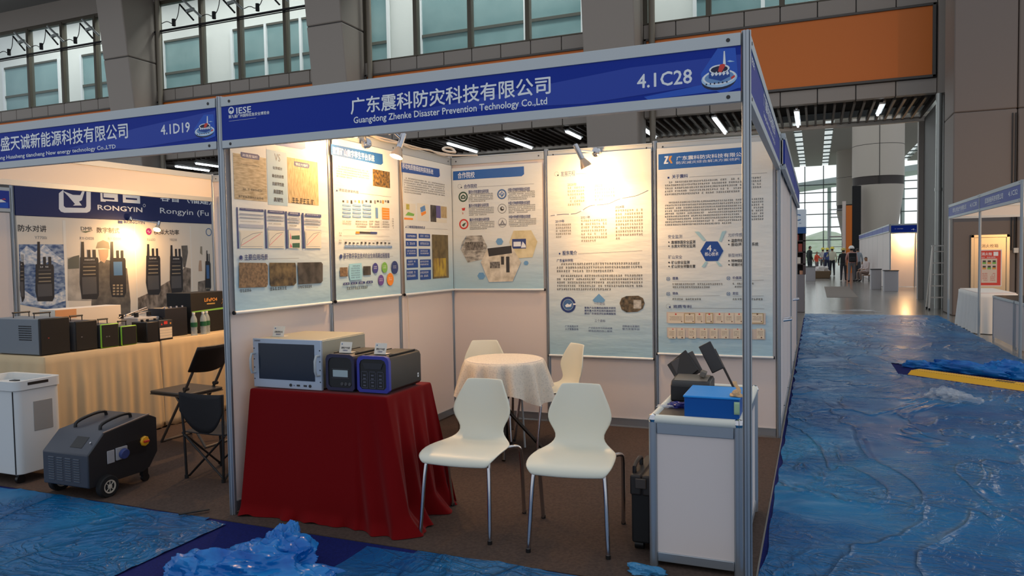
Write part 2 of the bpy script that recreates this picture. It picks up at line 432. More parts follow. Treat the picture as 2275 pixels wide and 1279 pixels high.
 ['P','navy',[1.425,1.342],[1.437,1.361],[1.516,1.36],[1.519,1.342]],
 ['G','white',1,1.445,1.345,1.503,1.357,1.0,0],
 ['G','ink',1,1.17,1.301,1.448,1.327,1.0,0],
],
'poster_c':[
 ['P','hdr2',[2.005,2.334],[2.683,2.35],[2.692,2.286],[2.661,2.27],[2.001,2.255]],
 ['T','white','移动地质精细结构探测系统',2.018,2.287,2.561,2.334,1],
 ['G','ink',7,2.041,2.079,2.795,2.218,0.4,2],
 ['R','chart',2.031,1.859,2.227,2.0],
 ['R','ph_olive',2.066,1.945,2.122,1.992],
 ['P','green2',[2.049,1.894],[2.098,1.926],[2.205,1.913],[2.192,1.894]],
 ['P','orange',[2.029,1.858],[2.03,1.875],[2.179,1.876],[2.178,1.86]],
 ['R','chart',2.256,1.859,2.463,2.011],
 ['P','blue2',[2.306,1.973],[2.391,1.999],[2.407,1.954],[2.322,1.931]],
 ['P','orange',[2.317,1.928],[2.407,1.95],[2.414,1.928],[2.331,1.9]],
 ['R','ph_dark',2.495,1.857,2.601,2.009],
 ['R','purple2',2.603,1.896,2.691,2.009],
 ['R','chart',2.603,1.855,2.811,1.89],
 ['R','ph_steel',2.699,1.901,2.813,2.008],
 ['P','navy',[2.045,1.789],[2.062,1.811],[2.061,1.787]],
 ['T','navy','三维煤层勘探的优点',2.074,1.787,2.387,1.811,1],
 ['L','grey',0.002,[2.4,1.792],[2.823,1.796]],
 ['R','navy2',2.047,1.699,2.237,1.742],
 ['R','navy2',2.269,1.705,2.477,1.744],
 ['G','white',1,2.07,1.711,2.218,1.73,1.0,0],
 ['G','white',1,2.298,1.715,2.456,1.735,1.0,0],
 ['R','navy2',2.045,1.633,2.234,1.68],
 ['R','navy2',2.266,1.637,2.474,1.68],
 ['G','white',1,2.067,1.645,2.215,1.668,1.0,0],
 ['G','white',1,2.295,1.647,2.453,1.67,1.0,0],
 ['R','navy2',2.042,1.545,2.23,1.613],
 ['R','navy2',2.263,1.546,2.47,1.611],
 ['G','white',2,2.064,1.557,2.211,1.601,1.0,0],
 ['G','white',2,2.292,1.556,2.449,1.601,1.0,0],
 ['R','navy2',2.052,1.449,2.246,1.522],
 ['R','navy2',2.284,1.446,2.481,1.517],
 ['G','white',2,2.06,1.462,2.207,1.51,1.0,0],
 ['G','white',2,2.288,1.457,2.445,1.507,1.0,0],
 ['R','navy2',2.047,1.345,2.241,1.431],
 ['R','navy2',2.279,1.339,2.476,1.423],
 ['G','white',2,2.056,1.359,2.202,1.419,1.0,0],
 ['G','white',2,2.284,1.351,2.44,1.413,1.0,0],
 ['R','ph_olive2',2.51,1.341,2.826,1.742],
 ['R','ph_heat',2.532,1.358,2.78,1.526],
],
'poster_d':[
 ['P','hdr',[0.047,2.351],[0.774,2.355],[0.775,2.283],[0.75,2.266],[0.045,2.266]],
 ['T','white','合作院校',0.096,2.28,0.273,2.338,1],
 ['E','grey',0.114,2.206,0.021,0.9],
 ['E','ink',0.132,2.194,0.007,0],
 ['T','navy','合作院校',0.159,2.181,0.296,2.222,1],
 ['L','grey',0.0025,[0.3,2.191],[0.87,2.19]],
 ['E','dkgreen',0.149,2.105,0.049,0.72],
 ['P','dkgreen',[0.124,2.084],[0.124,2.111],[0.15,2.129],[0.178,2.108],[0.177,2.086]],
 ['R','bg',0.139,2.097,0.161,2.109],
 ['E','white',0.149,2.105,0.03,0.93],
 ['E','steel',0.55,2.111,0.047,0.72],
 ['P','steel',[0.521,2.112],[0.55,2.139],[0.578,2.112],[0.551,2.084]],
 ['T','white','JR',0.533,2.097,0.57,2.127,0],
 ['P','red',[0.131,1.997],[0.169,2.001],[0.163,1.975],[0.139,1.974]],
 ['G','red',1,0.133,1.939,0.168,1.959,1.0,0],
 ['E','ink',0.55,1.977,0.044,0.92],
 ['E','ink',0.55,1.977,0.02,0],
 ['P','bg',[0.542,1.987],[0.559,1.99],[0.567,1.974],[0.553,1.972]],
 ['E','red',0.151,1.846,0.049,0.72],
 ['P','dkgreen',[0.13,1.836],[0.148,1.852],[0.175,1.862],[0.16,1.835],[0.148,1.822]],
 ['E','white',0.151,1.846,0.03,0.93],
 ['E','grey',0.551,1.847,0.044,0.92],
 ['P','grey',[0.522,1.824],[0.551,1.875],[0.577,1.825]],
 ['P','bg',[0.539,1.831],[0.551,1.852],[0.562,1.832]],
 ['R','grey',0.516,1.822,0.584,1.837],
 ['T','navy','重庆大学资源安全研究院',0.207,2.13,0.415,2.164,1],
 ['G','ink',5,0.206,2.046,0.471,2.129,0.7,0],
 ['T','navy','中国大学地质学院联合实验室',0.613,2.13,0.829,2.164,1],
 ['G','ink',5,0.613,2.047,0.887,2.13,0.7,0],
 ['T','navy','重庆大学资源安全研究院',0.207,2.001,0.413,2.034,1],
 ['G','ink',5,0.207,1.918,0.469,1.999,0.7,0],
 ['T','navy','中国大学地质学院联合实验室',0.614,2.008,0.829,2.04,1],
 ['G','ink',5,0.613,1.926,0.888,2.006,0.7,0],
 ['T','navy','重庆大学资源安全研究院',0.213,1.869,0.418,1.9,1],
 ['G','ink',5,0.213,1.786,0.474,1.866,0.7,0],
 ['T','navy','中国大学地质学院联合实验室',0.617,1.881,0.831,1.912,1],
 ['G','ink',5,0.617,1.8,0.889,1.878,0.7,0],
 ['P','ph_lab',[0.13,1.675],[0.176,1.733],[0.338,1.734],[0.391,1.63],[0.36,1.511],[0.185,1.48],[0.113,1.609]],
 ['R','ph_dark2',0.162,1.597,0.35,1.675],
 ['P','ph_office',[0.617,1.664],[0.661,1.768],[0.836,1.768],[0.895,1.663],[0.845,1.52],[0.692,1.513],[0.644,1.585]],
 ['R','navy',0.646,1.602,0.784,1.692],
 ['R','white',0.659,1.623,0.733,1.666],
 ['P','white',[0.733,1.61],[0.751,1.668],[0.778,1.635],[0.783,1.611]],
 ['P','ph_lab2',[0.321,1.478],[0.394,1.61],[0.638,1.631],[0.733,1.473],[0.646,1.297],[0.402,1.291]],
 ['P','ink',[0.394,1.61],[0.638,1.631],[0.643,1.562],[0.407,1.534]],
 ['R','ink',0.531,1.456,0.561,1.532],
 ['R','ink',0.582,1.383,0.616,1.531],
 ['R','ph_dark2',0.417,1.423,0.52,1.484],
 ['P','blue3',[0.557,1.671],[0.538,1.642],[0.499,1.642],[0.48,1.673],[0.5,1.702],[0.539,1.701]],
 ['P','blue3',[0.807,1.468],[0.794,1.449],[0.769,1.449],[0.757,1.469],[0.77,1.488],[0.795,1.488]],
 ['P','blue3',[0.365,1.351],[0.344,1.32],[0.303,1.32],[0.283,1.352],[0.304,1.383],[0.345,1.383]],
 ['L','blue3',0.003,[0.113,1.606],[0.176,1.733]],
 ['L','blue3',0.003,[0.733,1.473],[0.646,1.297],[0.402,1.291],[0.321,1.478]],
],
'poster_e':[
 ['E','grey',1.089,2.267,0.02,0.92],
 ['E','ink',1.102,2.255,0.007,0],
 ['T','navy','发展历程',1.129,2.24,1.263,2.288,0],
 ['L','grey',0.0025,[1.274,2.257],[1.481,2.255]],
 ['T','grey2','2020年',1.191,2.152,1.275,2.179,1],
 ['G','grey2',6,1.191,1.966,1.362,2.146,0.7,0],
 ['T','grey2','2022年',1.442,2.129,1.518,2.156,1],
 ['G','grey2',4,1.441,1.998,1.644,2.121,0.4,0],
 ['L','slate',0.005,[1.026,1.892],[1.083,1.9],[1.15,1.903],[1.21,1.901],[1.269,1.906],[1.322,1.927],[1.362,1.953],[1.401,1.969],[1.452,1.974],[1.516,1.974],[1.58,1.983],[1.631,2.006],[1.681,2.021],[1.744,2.028],[1.818,2.039],[1.88,2.063],[1.919,2.08]],
 ['E','white',1.076,1.901,0.01,0],
 ['E','white',1.21,1.901,0.009,0],
 ['E','white',1.325,1.927,0.009,0],
 ['E','white',1.452,1.974,0.009,0],
 ['E','white',1.681,2.021,0.009,0],
 ['T','slate','2019年',1.072,1.829,1.157,1.855,1],
 ['G','grey2',5,1.075,1.682,1.237,1.819,0.35,0],
 ['T','slate','2021年',1.311,1.857,1.397,1.882,1],
 ['G','grey2',7,1.313,1.64,1.566,1.849,0.55,0],
 ['T','slate','2024年',1.625,1.936,1.708,1.962,1],
 ['G','grey2',9,1.628,1.654,1.871,1.927,0.18,0],
 ['E','navy',1.108,1.549,0.008,0],
 ['T','navy','股东简介',1.135,1.536,1.272,1.574,1],
 ['L','grey',0.0025,[1.284,1.546],[1.863,1.563]],
 ['T','navy','广东省科学院',1.08,1.473,1.234,1.501,1],
 ['G','ink',3,1.079,1.37,1.874,1.465,0.68,2],
 ['G','ink',5,1.078,1.207,1.872,1.358,0.64,2],
 ['E','navy',1.182,1.087,0.072,0.72],
 ['E','steel',1.182,1.087,0.047,0],
 ['P','white',[1.153,1.079],[1.175,1.098],[1.194,1.087],[1.217,1.101],[1.21,1.07],[1.164,1.064]],
 ['R','white',1.229,1.085,1.258,1.099],
 ['P','blue3',[1.471,1.188],[1.528,1.132],[1.511,1.111],[1.431,1.11],[1.412,1.131]],
 ['G','white',1,1.431,1.087,1.522,1.11,1.0,0],
 ['T','navy','一个定位',1.424,1.087,1.525,1.11,0],
 ['T','navy','聚焦产业发展的应用技术研究',1.335,1.052,1.622,1.071,1],
 ['T','navy','服务重大技术应用的基础研究',1.335,1.027,1.622,1.045,1],
 ['T','navy','建设广东省经济社会高端智库',1.335,1.001,1.622,1.02,1],
 ['P','ph_house',[1.657,1.105],[1.676,1.15],[1.719,1.168],[1.824,1.172],[1.865,1.151],[1.879,1.107],[1.862,1.059],[1.815,1.031],[1.717,1.025],[1.675,1.05]],
 ['R','ph_lab',1.781,1.059,1.85,1.134],
 ['T','navy','三个目标',1.429,0.935,1.526,0.959,0],
 ['T','navy','广东省高水平',1.151,0.882,1.276,0.902,0],
 ['T','navy','人才聚集高地',1.151,0.856,1.276,0.876,0],
 ['T','navy','产学研合作与科研成果',1.371,0.872,1.589,0.89,0],
 ['T','navy','转化应用的核心载体',1.371,0.846,1.589,0.864,0],
 ['T','navy','创新驱动发展的',1.681,0.894,1.832,0.913,0],
 ['T','navy','智力支撑平台',1.68,0.869,1.832,0.888,0],
 ['R','band',1.123,0.819,1.347,0.819],
 ['R','band',1.354,0.825,1.623,0.826],
 ['R','band',1.658,0.839,1.862,0.84],
],
'poster_f':[
 ['P','hdr',[2.009,2.381],[2.696,2.393],[2.696,2.258],[2.008,2.249]],
 ['P','white',[2.06,2.361],[2.094,2.362],[2.094,2.353],[2.073,2.309],[2.092,2.309],[2.09,2.297],[2.055,2.296],[2.055,2.307],[2.075,2.349],[2.06,2.349]],
 ['P','gold',[2.102,2.361],[2.126,2.361],[2.112,2.334],[2.129,2.298],[2.112,2.297],[2.098,2.332]],
 ['P','gold',[2.094,2.336],[2.103,2.352],[2.108,2.335],[2.101,2.313]],
 ['T','white','广东震科防灾科技有限公司',2.16,2.319,2.732,2.354,1],
 ['T','white','防灾减灾综合解决方案领跑',2.16,2.287,2.674,2.311,0],
 ['R','navy',2.085,2.17,2.1,2.186],
 ['T','navy','关于震科',2.121,2.169,2.254,2.201,1],
 ['L','grey',0.0025,[2.267,2.174],[2.688,2.173],[2.887,2.174]],
 ['G','ink',5,2.061,2.02,2.858,2.147,0.78,2],
 ['G','ink',9,2.06,1.763,2.861,1.974,0.7,2],
 ['T','slate','安全监测',2.085,1.661,2.204,1.693,0],
 ['E','ink',2.092,1.63,0.006,0],
 ['T','ink','高填铁路安全监测',2.112,1.614,2.312,1.644,1],
 ['E','ink',2.092,1.597,0.006,0],
 ['T','ink','水库大坝安全监测',2.111,1.581,2.312,1.61,1],
 ['T','slate','矿山安全',2.086,1.489,2.203,1.52,0],
 ['E','ink',2.092,1.457,0.007,0],
 ['T','ink','矿山安全监测',2.112,1.444,2.263,1.471,1],
 ['E','ink',2.092,1.424,0.006,0],
 ['T','ink','矿山安全预警处置',2.112,1.41,2.312,1.437,1],
 ['T','slate','光纤传感',2.58,1.663,2.692,1.694,0],
 ['E','ink',2.586,1.633,0.006,0],
 ['T','ink','温度传感系统',2.605,1.618,2.747,1.646,1],
 ['E','ink',2.586,1.601,0.006,0],
 ['T','ink','振动/声波传感系统',2.605,1.585,2.817,1.614,1],
 ['T','slate','新型材料',2.581,1.496,2.691,1.526,0],
 ['E','ink',2.587,1.465,0.006,0],
 ['T','ink','特种钢筋锚杆',2.606,1.452,2.748,1.478,1],
 ['E','ink',2.587,1.433,0.006,0],
 ['T','ink','玻璃纤维锚杆',2.606,1.42,2.748,1.446,1],
 ['P','navy2',[2.354,1.55],[2.402,1.63],[2.496,1.628],[2.542,1.549],[2.497,1.466],[2.398,1.466]],
 ['T','white','4',2.408,1.546,2.444,1.598,1],
 ['T','white','大',2.46,1.543,2.486,1.565,1],
 ['T','white','核心技术',2.391,1.508,2.502,1.54,1],
 ['P','cyan2',[2.377,1.634],[2.308,1.715],[2.343,1.714],[2.399,1.642]],
 ['P','cyan2',[2.506,1.631],[2.532,1.709],[2.566,1.717],[2.523,1.622]],
 ['P','cyan2',[2.394,1.461],[2.363,1.417],[2.389,1.412],[2.415,1.461]],
 ['P','cyan2',[2.48,1.46],[2.507,1.42],[2.531,1.424],[2.501,1.459]],
 ['T','navy','愿景',2.12,1.31,2.168,1.333,1],
 ['L','grey',0.002,[2.12,1.297],[2.513,1.3]],
 ['E','steel',2.084,1.317,0.016,0.8],
 ['L','steel',0.003,[2.071,1.329],[2.097,1.306]],
 ['L','steel',0.003,[2.098,1.329],[2.07,1.307]],
 ['T','navy','使命',2.119,1.182,2.167,1.205,1],
 ['L','grey',0.002,[2.119,1.169],[2.513,1.175]],
 ['E','steel',2.083,1.189,0.016,0.8],
 ['L','steel',0.003,[2.07,1.2],[2.096,1.178]],
 ['L','steel',0.003,[2.097,1.201],[2.069,1.178]],
 ['T','navy','价值观',2.615,1.313,2.686,1.336,1],
 ['L','grey',0.002,[2.615,1.301],[2.86,1.304]],
 ['E','steel',2.582,1.321,0.015,0.8],
 ['L','steel',0.003,[2.569,1.332],[2.594,1.31]],
 ['L','steel',0.003,[2.594,1.332],[2.569,1.31]],
 ['T','navy','定位',2.615,1.184,2.66,1.207,1],
 ['L','grey',0.002,[2.615,1.172],[2.86,1.176]],
 ['E','steel',2.581,1.191,0.015,0.8],
 ['L','steel',0.003,[2.568,1.202],[2.594,1.18]],
 ['L','steel',0.003,[2.594,1.202],[2.568,1.18]],
 ['G','ink',2,2.12,1.229,2.546,1.281,0.75,0],
 ['G','ink',2,2.615,1.233,2.789,1.284,0.95,0],
 ['G','ink',1,2.119,1.135,2.375,1.154,1.0,0],
 ['G','ink',1,2.615,1.138,2.864,1.157,1.0,0],
 ['E','navy',2.097,1.075,0.008,0],
 ['E','grey',2.084,1.082,0.02,0.92],
 ['T','navy','资质专利',2.124,1.068,2.276,1.095,1],
 ['L','grey',0.0025,[2.28,1.069],[2.69,1.07],[2.864,1.069]],
 ['R','certbg',2.069,0.941,2.874,1.034],
 ['R','certbg',2.072,0.816,2.873,0.901],
 ['R','cert',2.082,0.937,2.212,1.024],
 ['E','red',2.147,1.015,0.007,0],
 ['G','brown',4,2.094,0.959,2.2,0.998,1.0,0],
 ['E','brown',2.196,0.953,0.005,0],
 ['R','gold2',2.218,0.939,2.307,1.025],
 ['R','cert',2.223,0.944,2.302,1.02],
 ['E','brown',2.263,1.017,0.007,0],
 ['G','brown',4,2.23,0.961,2.295,1.0,1.0,0],
 ['E','brown',2.292,0.955,0.005,0],
 ['R','cert',2.313,0.94,2.377,1.027],
 ['E','red',2.345,1.018,0.007,0],
 ['G','brown',4,2.325,0.962,2.365,1.002,1.0,0],
 ['E','brown',2.362,0.956,0.005,0],
 ['R','gold2',2.395,0.942,2.457,1.028],
 ['R','cert',2.4,0.947,2.452,1.023],
 ['E','red',2.426,1.019,0.007,0],
 ['G','brown',4,2.407,0.964,2.445,1.003,1.0,0],
 ['E','brown',2.441,0.957,0.006,0],
 ['R','cert',2.475,0.943,2.543,1.029],
 ['E','red',2.509,1.021,0.007,0],
 ['G','brown',4,2.486,0.965,2.531,1.004,1.0,0],
 ['E','brown',2.527,0.959,0.005,0],
 ['R','cert',2.552,0.945,2.624,1.03],
 ['E','red',2.588,1.022,0.007,0],
 ['G','brown',4,2.563,0.967,2.612,1.005,1.0,0],
 ['E','brown',2.609,0.96,0.005,0],
 ['R','cert',2.633,0.946,2.698,1.031],
 ['E','red',2.666,1.023,0.006,0],
 ['G','brown',4,2.645,0.968,2.686,1.007,1.0,0],
 ['E','brown',2.683,0.962,0.005,0],
 ['R','cert',2.705,0.947,2.758,1.032],
 ['E','red',2.732,1.024,0.006,0],
 ['G','brown',4,2.717,0.969,2.747,1.008,1.0,0],
 ['E','brown',2.743,0.963,0.005,0],
 ['R','gold2',2.763,0.949,2.857,1.033],
 ['R','cert',2.768,0.954,2.852,1.028],
 ['E','brown',2.81,1.025,0.007,0],
 ['G','brown',4,2.775,0.971,2.846,1.009,1.0,0],
 ['E','brown',2.842,0.965,0.005,0],
 ['R','cert',2.083,0.805,2.147,0.893],
 ['E','red',2.122,0.886,0.005,0],
 ['G','brown',4,2.09,0.827,2.14,0.871,1.0,0],
 ['E','brown',2.124,0.815,0.006,0],
 ['R','cert',2.16,0.807,2.223,0.894],
 ['E','red',2.199,0.888,0.005,0],
 ['G','brown',4,2.167,0.829,2.216,0.873,1.0,0],
 ['E','brown',2.2,0.817,0.007,0],
 ['R','cert',2.254,0.81,2.317,0.896],
 ['E','red',2.293,0.89,0.004,0],
 ['G','brown',4,2.261,0.831,2.31,0.875,1.0,0],
 ['E','brown',2.294,0.82,0.006,0],
 ['R','cert',2.349,0.812,2.411,0.898],
 ['E','red',2.387,0.892,0.005,0],
 ['G','brown',4,2.356,0.833,2.404,0.877,1.0,0],
 ['E','brown',2.389,0.822,0.006,0],
 ['R','cert',2.433,0.814,2.494,0.9],
 ['E','red',2.47,0.894,0.005,0],
 ['G','brown',4,2.439,0.836,2.487,0.879,1.0,0],
 ['E','brown',2.472,0.825,0.006,0],
 ['R','cert',2.522,0.817,2.583,0.902],
 ['E','red',2.56,0.896,0.004,0],
 ['G','brown',4,2.529,0.838,2.576,0.881,1.0,0],
 ['E','brown',2.561,0.827,0.006,0],
 ['R','cert',2.617,0.819,2.678,0.904],
 ['E','red',2.654,0.898,0.005,0],
 ['G','brown',4,2.624,0.84,2.671,0.883,1.0,0],
 ['E','brown',2.656,0.829,0.006,0],
 ['R','cert',2.706,0.822,2.766,0.906],
 ['E','red',2.743,0.9,0.004,0],
 ['G','brown',4,2.713,0.843,2.76,0.885,1.0,0],
 ['E','brown',2.745,0.832,0.005,0],
 ['R','cert',2.804,0.824,2.864,0.908],
 ['E','red',2.841,0.902,0.004,0],
 ['G','brown',4,2.811,0.845,2.857,0.888,1.0,0],
 ['E','brown',2.842,0.834,0.006,0],
],
'radio_wall':[
 ['P','sea',[2.78,1.783],[3.403,1.788],[3.366,0.885],[2.763,1.032]],
 ['P','foam',[2.793,1.683],[2.881,1.767],[2.981,1.682],[3.109,1.785],[3.266,1.647],[3.375,1.576],[3.353,1.505],[3.19,1.578],[3.043,1.511],[2.905,1.547],[2.802,1.515]],
 ['P','foam',[2.773,1.249],[2.954,1.104],[3.205,1.124],[3.376,1.186],[3.369,1.044],[3.163,0.987],[2.916,1.021],[2.764,1.048]],
 ['R','line',3.374,0.893,3.414,2.106],
 ['R','line',4.478,0.809,4.495,2.089],
 ['R','line',5.516,0.729,5.537,2.092],
 ['T','ink','防水对讲',2.778,1.944,3.145,2.029,1],
 ['T','grey','Y7700i',2.987,1.851,3.148,1.89,0],
 ['P','ph_grey',[3.423,1.611],[3.589,1.645],[3.602,1.501],[3.803,1.515],[3.78,1.019],[3.398,1.042]],
 ['P','tree',[3.428,1.593],[3.51,1.628],[3.593,1.645],[3.585,1.465],[3.422,1.461]],
 ['P','uniform',[3.875,1.533],[3.951,1.587],[4.056,1.568],[4.334,1.449],[4.37,0.982],[4.36,0.769],[3.733,0.865],[3.768,1.204],[3.86,1.422]],
 ['P','skin',[3.884,1.718],[4.046,1.727],[4.033,1.624],[3.969,1.531],[3.904,1.569]],
 ['P','uniform2',[3.844,1.736],[3.878,1.819],[3.963,1.852],[4.05,1.821],[4.067,1.727],[3.958,1.74]],
 ['T','ink','DMR',3.634,1.978,3.808,2.028,0],
 ['P','dkgreen',[3.631,1.963],[3.804,1.978],[3.701,1.947]],
 ['T','ink','数字制式',3.867,1.951,4.229,2.028,1],
 ['T','grey','RY-D028',3.612,1.854,3.822,1.891,0],
 ['T','grey','RY-D338',4.045,1.856,4.251,1.891,0],
 ['E','magenta',4.734,1.99,0.051,0],
 ['L','white',0.006,[4.705,1.985],[4.725,2.006],[4.738,1.97],[4.763,1.999]],
 ['T','ink','模拟大功率',4.823,1.949,5.298,2.028,1],
 ['T','grey','R6680',4.701,1.848,4.844,1.89,0],
 ['T','grey','Y8200',5.11,1.853,5.252,1.892,0],
 ['P','rock',[4.497,1.014],[4.712,1.081],[5.039,1.228],[5.248,1.304],[5.387,1.447],[5.507,1.423],[5.477,0.764],[4.488,0.818]],
 ['P','uniform',[5.335,1.783],[5.456,1.788],[5.464,1.678],[5.431,1.551],[5.4,1.446],[5.36,1.447]],
 ['E','steel',5.912,2.01,0.064,0.8],
 ['P','rock',[5.648,1.205],[5.906,1.239],[5.897,1.041],[5.641,1.054]],
 ['P','uniform2',[5.711,1.667],[5.724,1.775],[5.758,1.775],[5.758,1.634]],
 ['P','skin',[5.674,1.462],[5.692,1.548],[5.734,1.548],[5.74,1.375],[5.67,1.376]],
 ['P','ink',[3.0,1.522],[3.019,1.819],[3.053,1.819],[3.047,1.521]],
 ['R','ink',3.083,1.516,3.123,1.625],
 ['R','ink',3.153,1.515,3.194,1.625],
 ['P','ink',[2.984,1.532],[3.216,1.525],[3.226,1.494],[3.215,1.098],[3.187,1.047],[2.987,1.059],[2.965,1.192]],
 ['G','white',1,3.038,1.484,3.174,1.508,1.0,0],
 ['R','dgrey',3.018,1.447,3.186,1.46],
 ['R','grey2',3.016,1.399,3.183,1.412],
 ['R','grey2',3.014,1.35,3.181,1.364],
 ['R','grey2',3.012,1.302,3.179,1.317],
 ['R','dgrey',2.995,1.117,3.188,1.276],
 ['P','ink',[2.781,1.556],[2.784,1.583],[2.792,1.582],[2.793,1.556]],
 ['R','ink',2.807,1.552,2.813,1.658],
 ['R','ink',2.824,1.552,2.83,1.657],
 ['P','ink',[2.786,1.566],[2.828,1.562],[2.836,1.532],[2.824,1.112],[2.798,1.063],[2.786,1.064],[2.767,1.232]],
 ['G','white',1,2.792,1.522,2.824,1.542,1.0,0],
 ['R','dgrey',2.786,1.486,2.825,1.496],
 ['R','grey2',2.784,1.44,2.823,1.449],
 ['R','grey2',2.782,1.393,2.821,1.402],
 ['R','grey2',2.78,1.346,2.819,1.355],
 ['R','dgrey',2.774,1.129,2.813,1.315],
 ['P','ink',[3.613,1.607],[3.629,1.826],[3.668,1.826],[3.666,1.607]],
 ['R','ink',3.715,1.602,3.76,1.717],
 ['R','ink',3.794,1.601,3.841,1.718],
 ['P','ink',[3.603,1.618],[3.867,1.612],[3.878,1.579],[3.864,1.092],[3.832,1.038],[3.605,1.051],[3.583,1.257]],
 ['G','white',1,3.664,1.569,3.819,1.592,1.0,0],
 ['R','dgrey',3.642,1.53,3.832,1.542],
 ['R','grey2',3.64,1.478,3.829,1.491],
 ['R','grey2',3.637,1.426,3.827,1.44],
 ['R','grey2',3.635,1.375,3.825,1.389],
 ['R','dgrey',3.616,1.112,3.833,1.346],
 ['P','ink',[4.068,1.594],[4.084,1.831],[4.12,1.832],[4.116,1.593]],
 ['R','ink',4.166,1.589,4.207,1.709],
 ['R','ink',4.238,1.588,4.28,1.709],
 ['P','ink',[4.066,1.605],[4.301,1.599],[4.313,1.565],[4.301,1.102],[4.267,1.046],[4.071,1.057],[4.044,1.229]],
 ['R','steel',4.11,1.354,4.251,1.548],
 ['R','grey2',4.086,1.203,4.125,1.227],
 ['R','grey2',4.147,1.2,4.187,1.225],
 ['R','grey2',4.208,1.197,4.249,1.222],
 ['R','grey2',4.084,1.161,4.123,1.186],
 ['R','grey2',4.145,1.158,4.185,1.183],
 ['R','grey2',4.207,1.155,4.247,1.18],
 ['R','grey2',4.082,1.119,4.121,1.144],
 ['R','grey2',4.143,1.116,4.183,1.141],
 ['R','grey2',4.205,1.113,4.245,1.138],
 ['R','grey2',4.08,1.078,4.119,1.102],
 ['R','grey2',4.141,1.074,4.181,1.099],
 ['R','grey2',4.203,1.071,4.243,1.096],
 ['P','ink',[4.68,1.618],[4.693,1.802],[4.729,1.803],[4.729,1.618]],
 ['R','ink',4.771,1.613,4.813,1.739],
 ['R','ink',4.845,1.612,4.887,1.739],
 ['P','ink',[4.67,1.63],[4.907,1.624],[4.92,1.588],[4.908,1.101],[4.871,1.042],[4.677,1.053],[4.647,1.233]],
 ['G','white',1,4.724,1.576,4.866,1.602,1.0,0],
 ['R','dgrey',4.703,1.534,4.878,1.546],
 ['R','grey2',4.701,1.477,4.875,1.49],
 ['R','grey2',4.698,1.421,4.873,1.435],
 ['R','grey2',4.695,1.364,4.87,1.379],
 ['R','dgrey',4.678,1.123,4.878,1.332],
 ['P','ink',[5.11,1.609],[5.123,1.79],[5.158,1.79],[5.157,1.608]],
 ['R','ink',5.203,1.604,5.242,1.734],
 ['R','ink',5.273,1.603,5.313,1.735],
 ['P','ink',[5.107,1.621],[5.33,1.615],[5.345,1.578],[5.334,1.101],[5.294,1.04],[5.117,1.05],[5.084,1.21]],
 ['G','white',1,5.157,1.566,5.293,1.592,1.0,0],
 ['R','dgrey',5.137,1.522,5.304,1.534],
 ['R','grey2',5.135,1.463,5.301,1.477],
 ['R','grey2',5.132,1.405,5.299,1.419],
 ['R','grey2',5.13,1.346,5.296,1.361],
 ['R','dgrey',5.113,1.124,5.304,1.312],
 ['P','ink',[5.836,1.523],[5.847,1.71],[5.863,1.71],[5.858,1.522]],
 ['R','ink',5.859,1.518,5.874,1.656],
 ['R','ink',5.893,1.517,5.908,1.655],
 ['P','ink',[5.816,1.536],[5.907,1.53],[5.923,1.491],[5.917,1.102],[5.873,1.038],[5.833,1.04],[5.79,1.101]],
 ['R','steel',5.828,1.25,5.888,1.471],
 ['R','grey2',5.806,1.073,5.824,1.1],
 ['R','grey2',5.835,1.072,5.853,1.099],
 ['R','grey2',5.864,1.071,5.882,1.098],
 ['R','grey2',5.804,1.025,5.822,1.053],
 ['R','grey2',5.833,1.024,5.851,1.051],
 ['R','grey2',5.862,1.022,5.88,1.05],
 ['R','grey2',5.802,0.977,5.82,1.005],
 ['R','grey2',5.83,0.976,5.849,1.003],
 ['R','grey2',5.859,0.974,5.878,1.002],
 ['R','grey2',5.8,0.929,5.818,0.957],
 ['R','grey2',5.828,0.928,5.846,0.955],
 ['R','grey2',5.857,0.926,5.875,0.953],
 ['T','navy','RONGYIN',4.31,2.095,4.663,2.137,0],
 ['R','navy',4.219,2.09,4.283,2.13],
 ['R','navyb',2.76,2.145,6.3,2.75],
 ['P','white',[3.34,2.457],[3.331,2.252],[3.357,2.218],[3.403,2.206],[3.734,2.222],[3.779,2.244],[3.793,2.276],[3.806,2.56],[3.739,2.555],[3.728,2.309],[3.707,2.284],[3.425,2.275],[3.4,2.296],[3.406,2.511]],
 ['P','white',[3.538,2.45],[3.645,2.454],[3.699,2.552],[3.729,2.554],[3.666,2.387],[3.622,2.366],[3.663,2.315],[3.532,2.307],[3.562,2.33],[3.47,2.428],[3.397,2.493]],
 ['R','white',3.95,2.387,4.029,2.571],
 ['R','navyb',3.983,2.427,3.999,2.537],
 ['R','white',4.309,2.395,4.601,2.599],
 ['R','navyb',4.358,2.443,4.55,2.469],
 ['R','navyb',4.362,2.521,4.554,2.556],
 ['R','white',4.017,2.4,4.227,2.577],
 ['R','navyb',4.0,2.423,4.17,2.449],
 ['R','navyb',4.004,2.513,4.174,2.538],
 ['T','white','RONGYIN',3.898,2.271,4.629,2.339,1],
 ['E','white',4.671,2.372,0.023,0.75],
 ['T','white','容音（福建）',4.963,2.457,5.99,2.58,1],
 ['T','white','Rongyin (Fu',4.953,2.246,5.922,2.357,0],
],
'fascia_main':[
 ['P','fas2',[1.261,2.294],[2.458,2.395],[2.949,2.398],[2.948,2.291],[2.24,2.25]],
 ['P','fas3',[2.52,2.255],[2.948,2.301],[2.948,2.253],[2.54,2.239]],
 ['T','white','广东震科防灾科技有限公司',0.922,2.314,2.065,2.401,1],
 ['T','white','Guangdong Zhenke Disaster Prevention Technology Co.,Ltd',0.939,2.255,2.048,2.299,1],
 ['T','white','4.1C28',2.489,2.296,2.736,2.358,1],
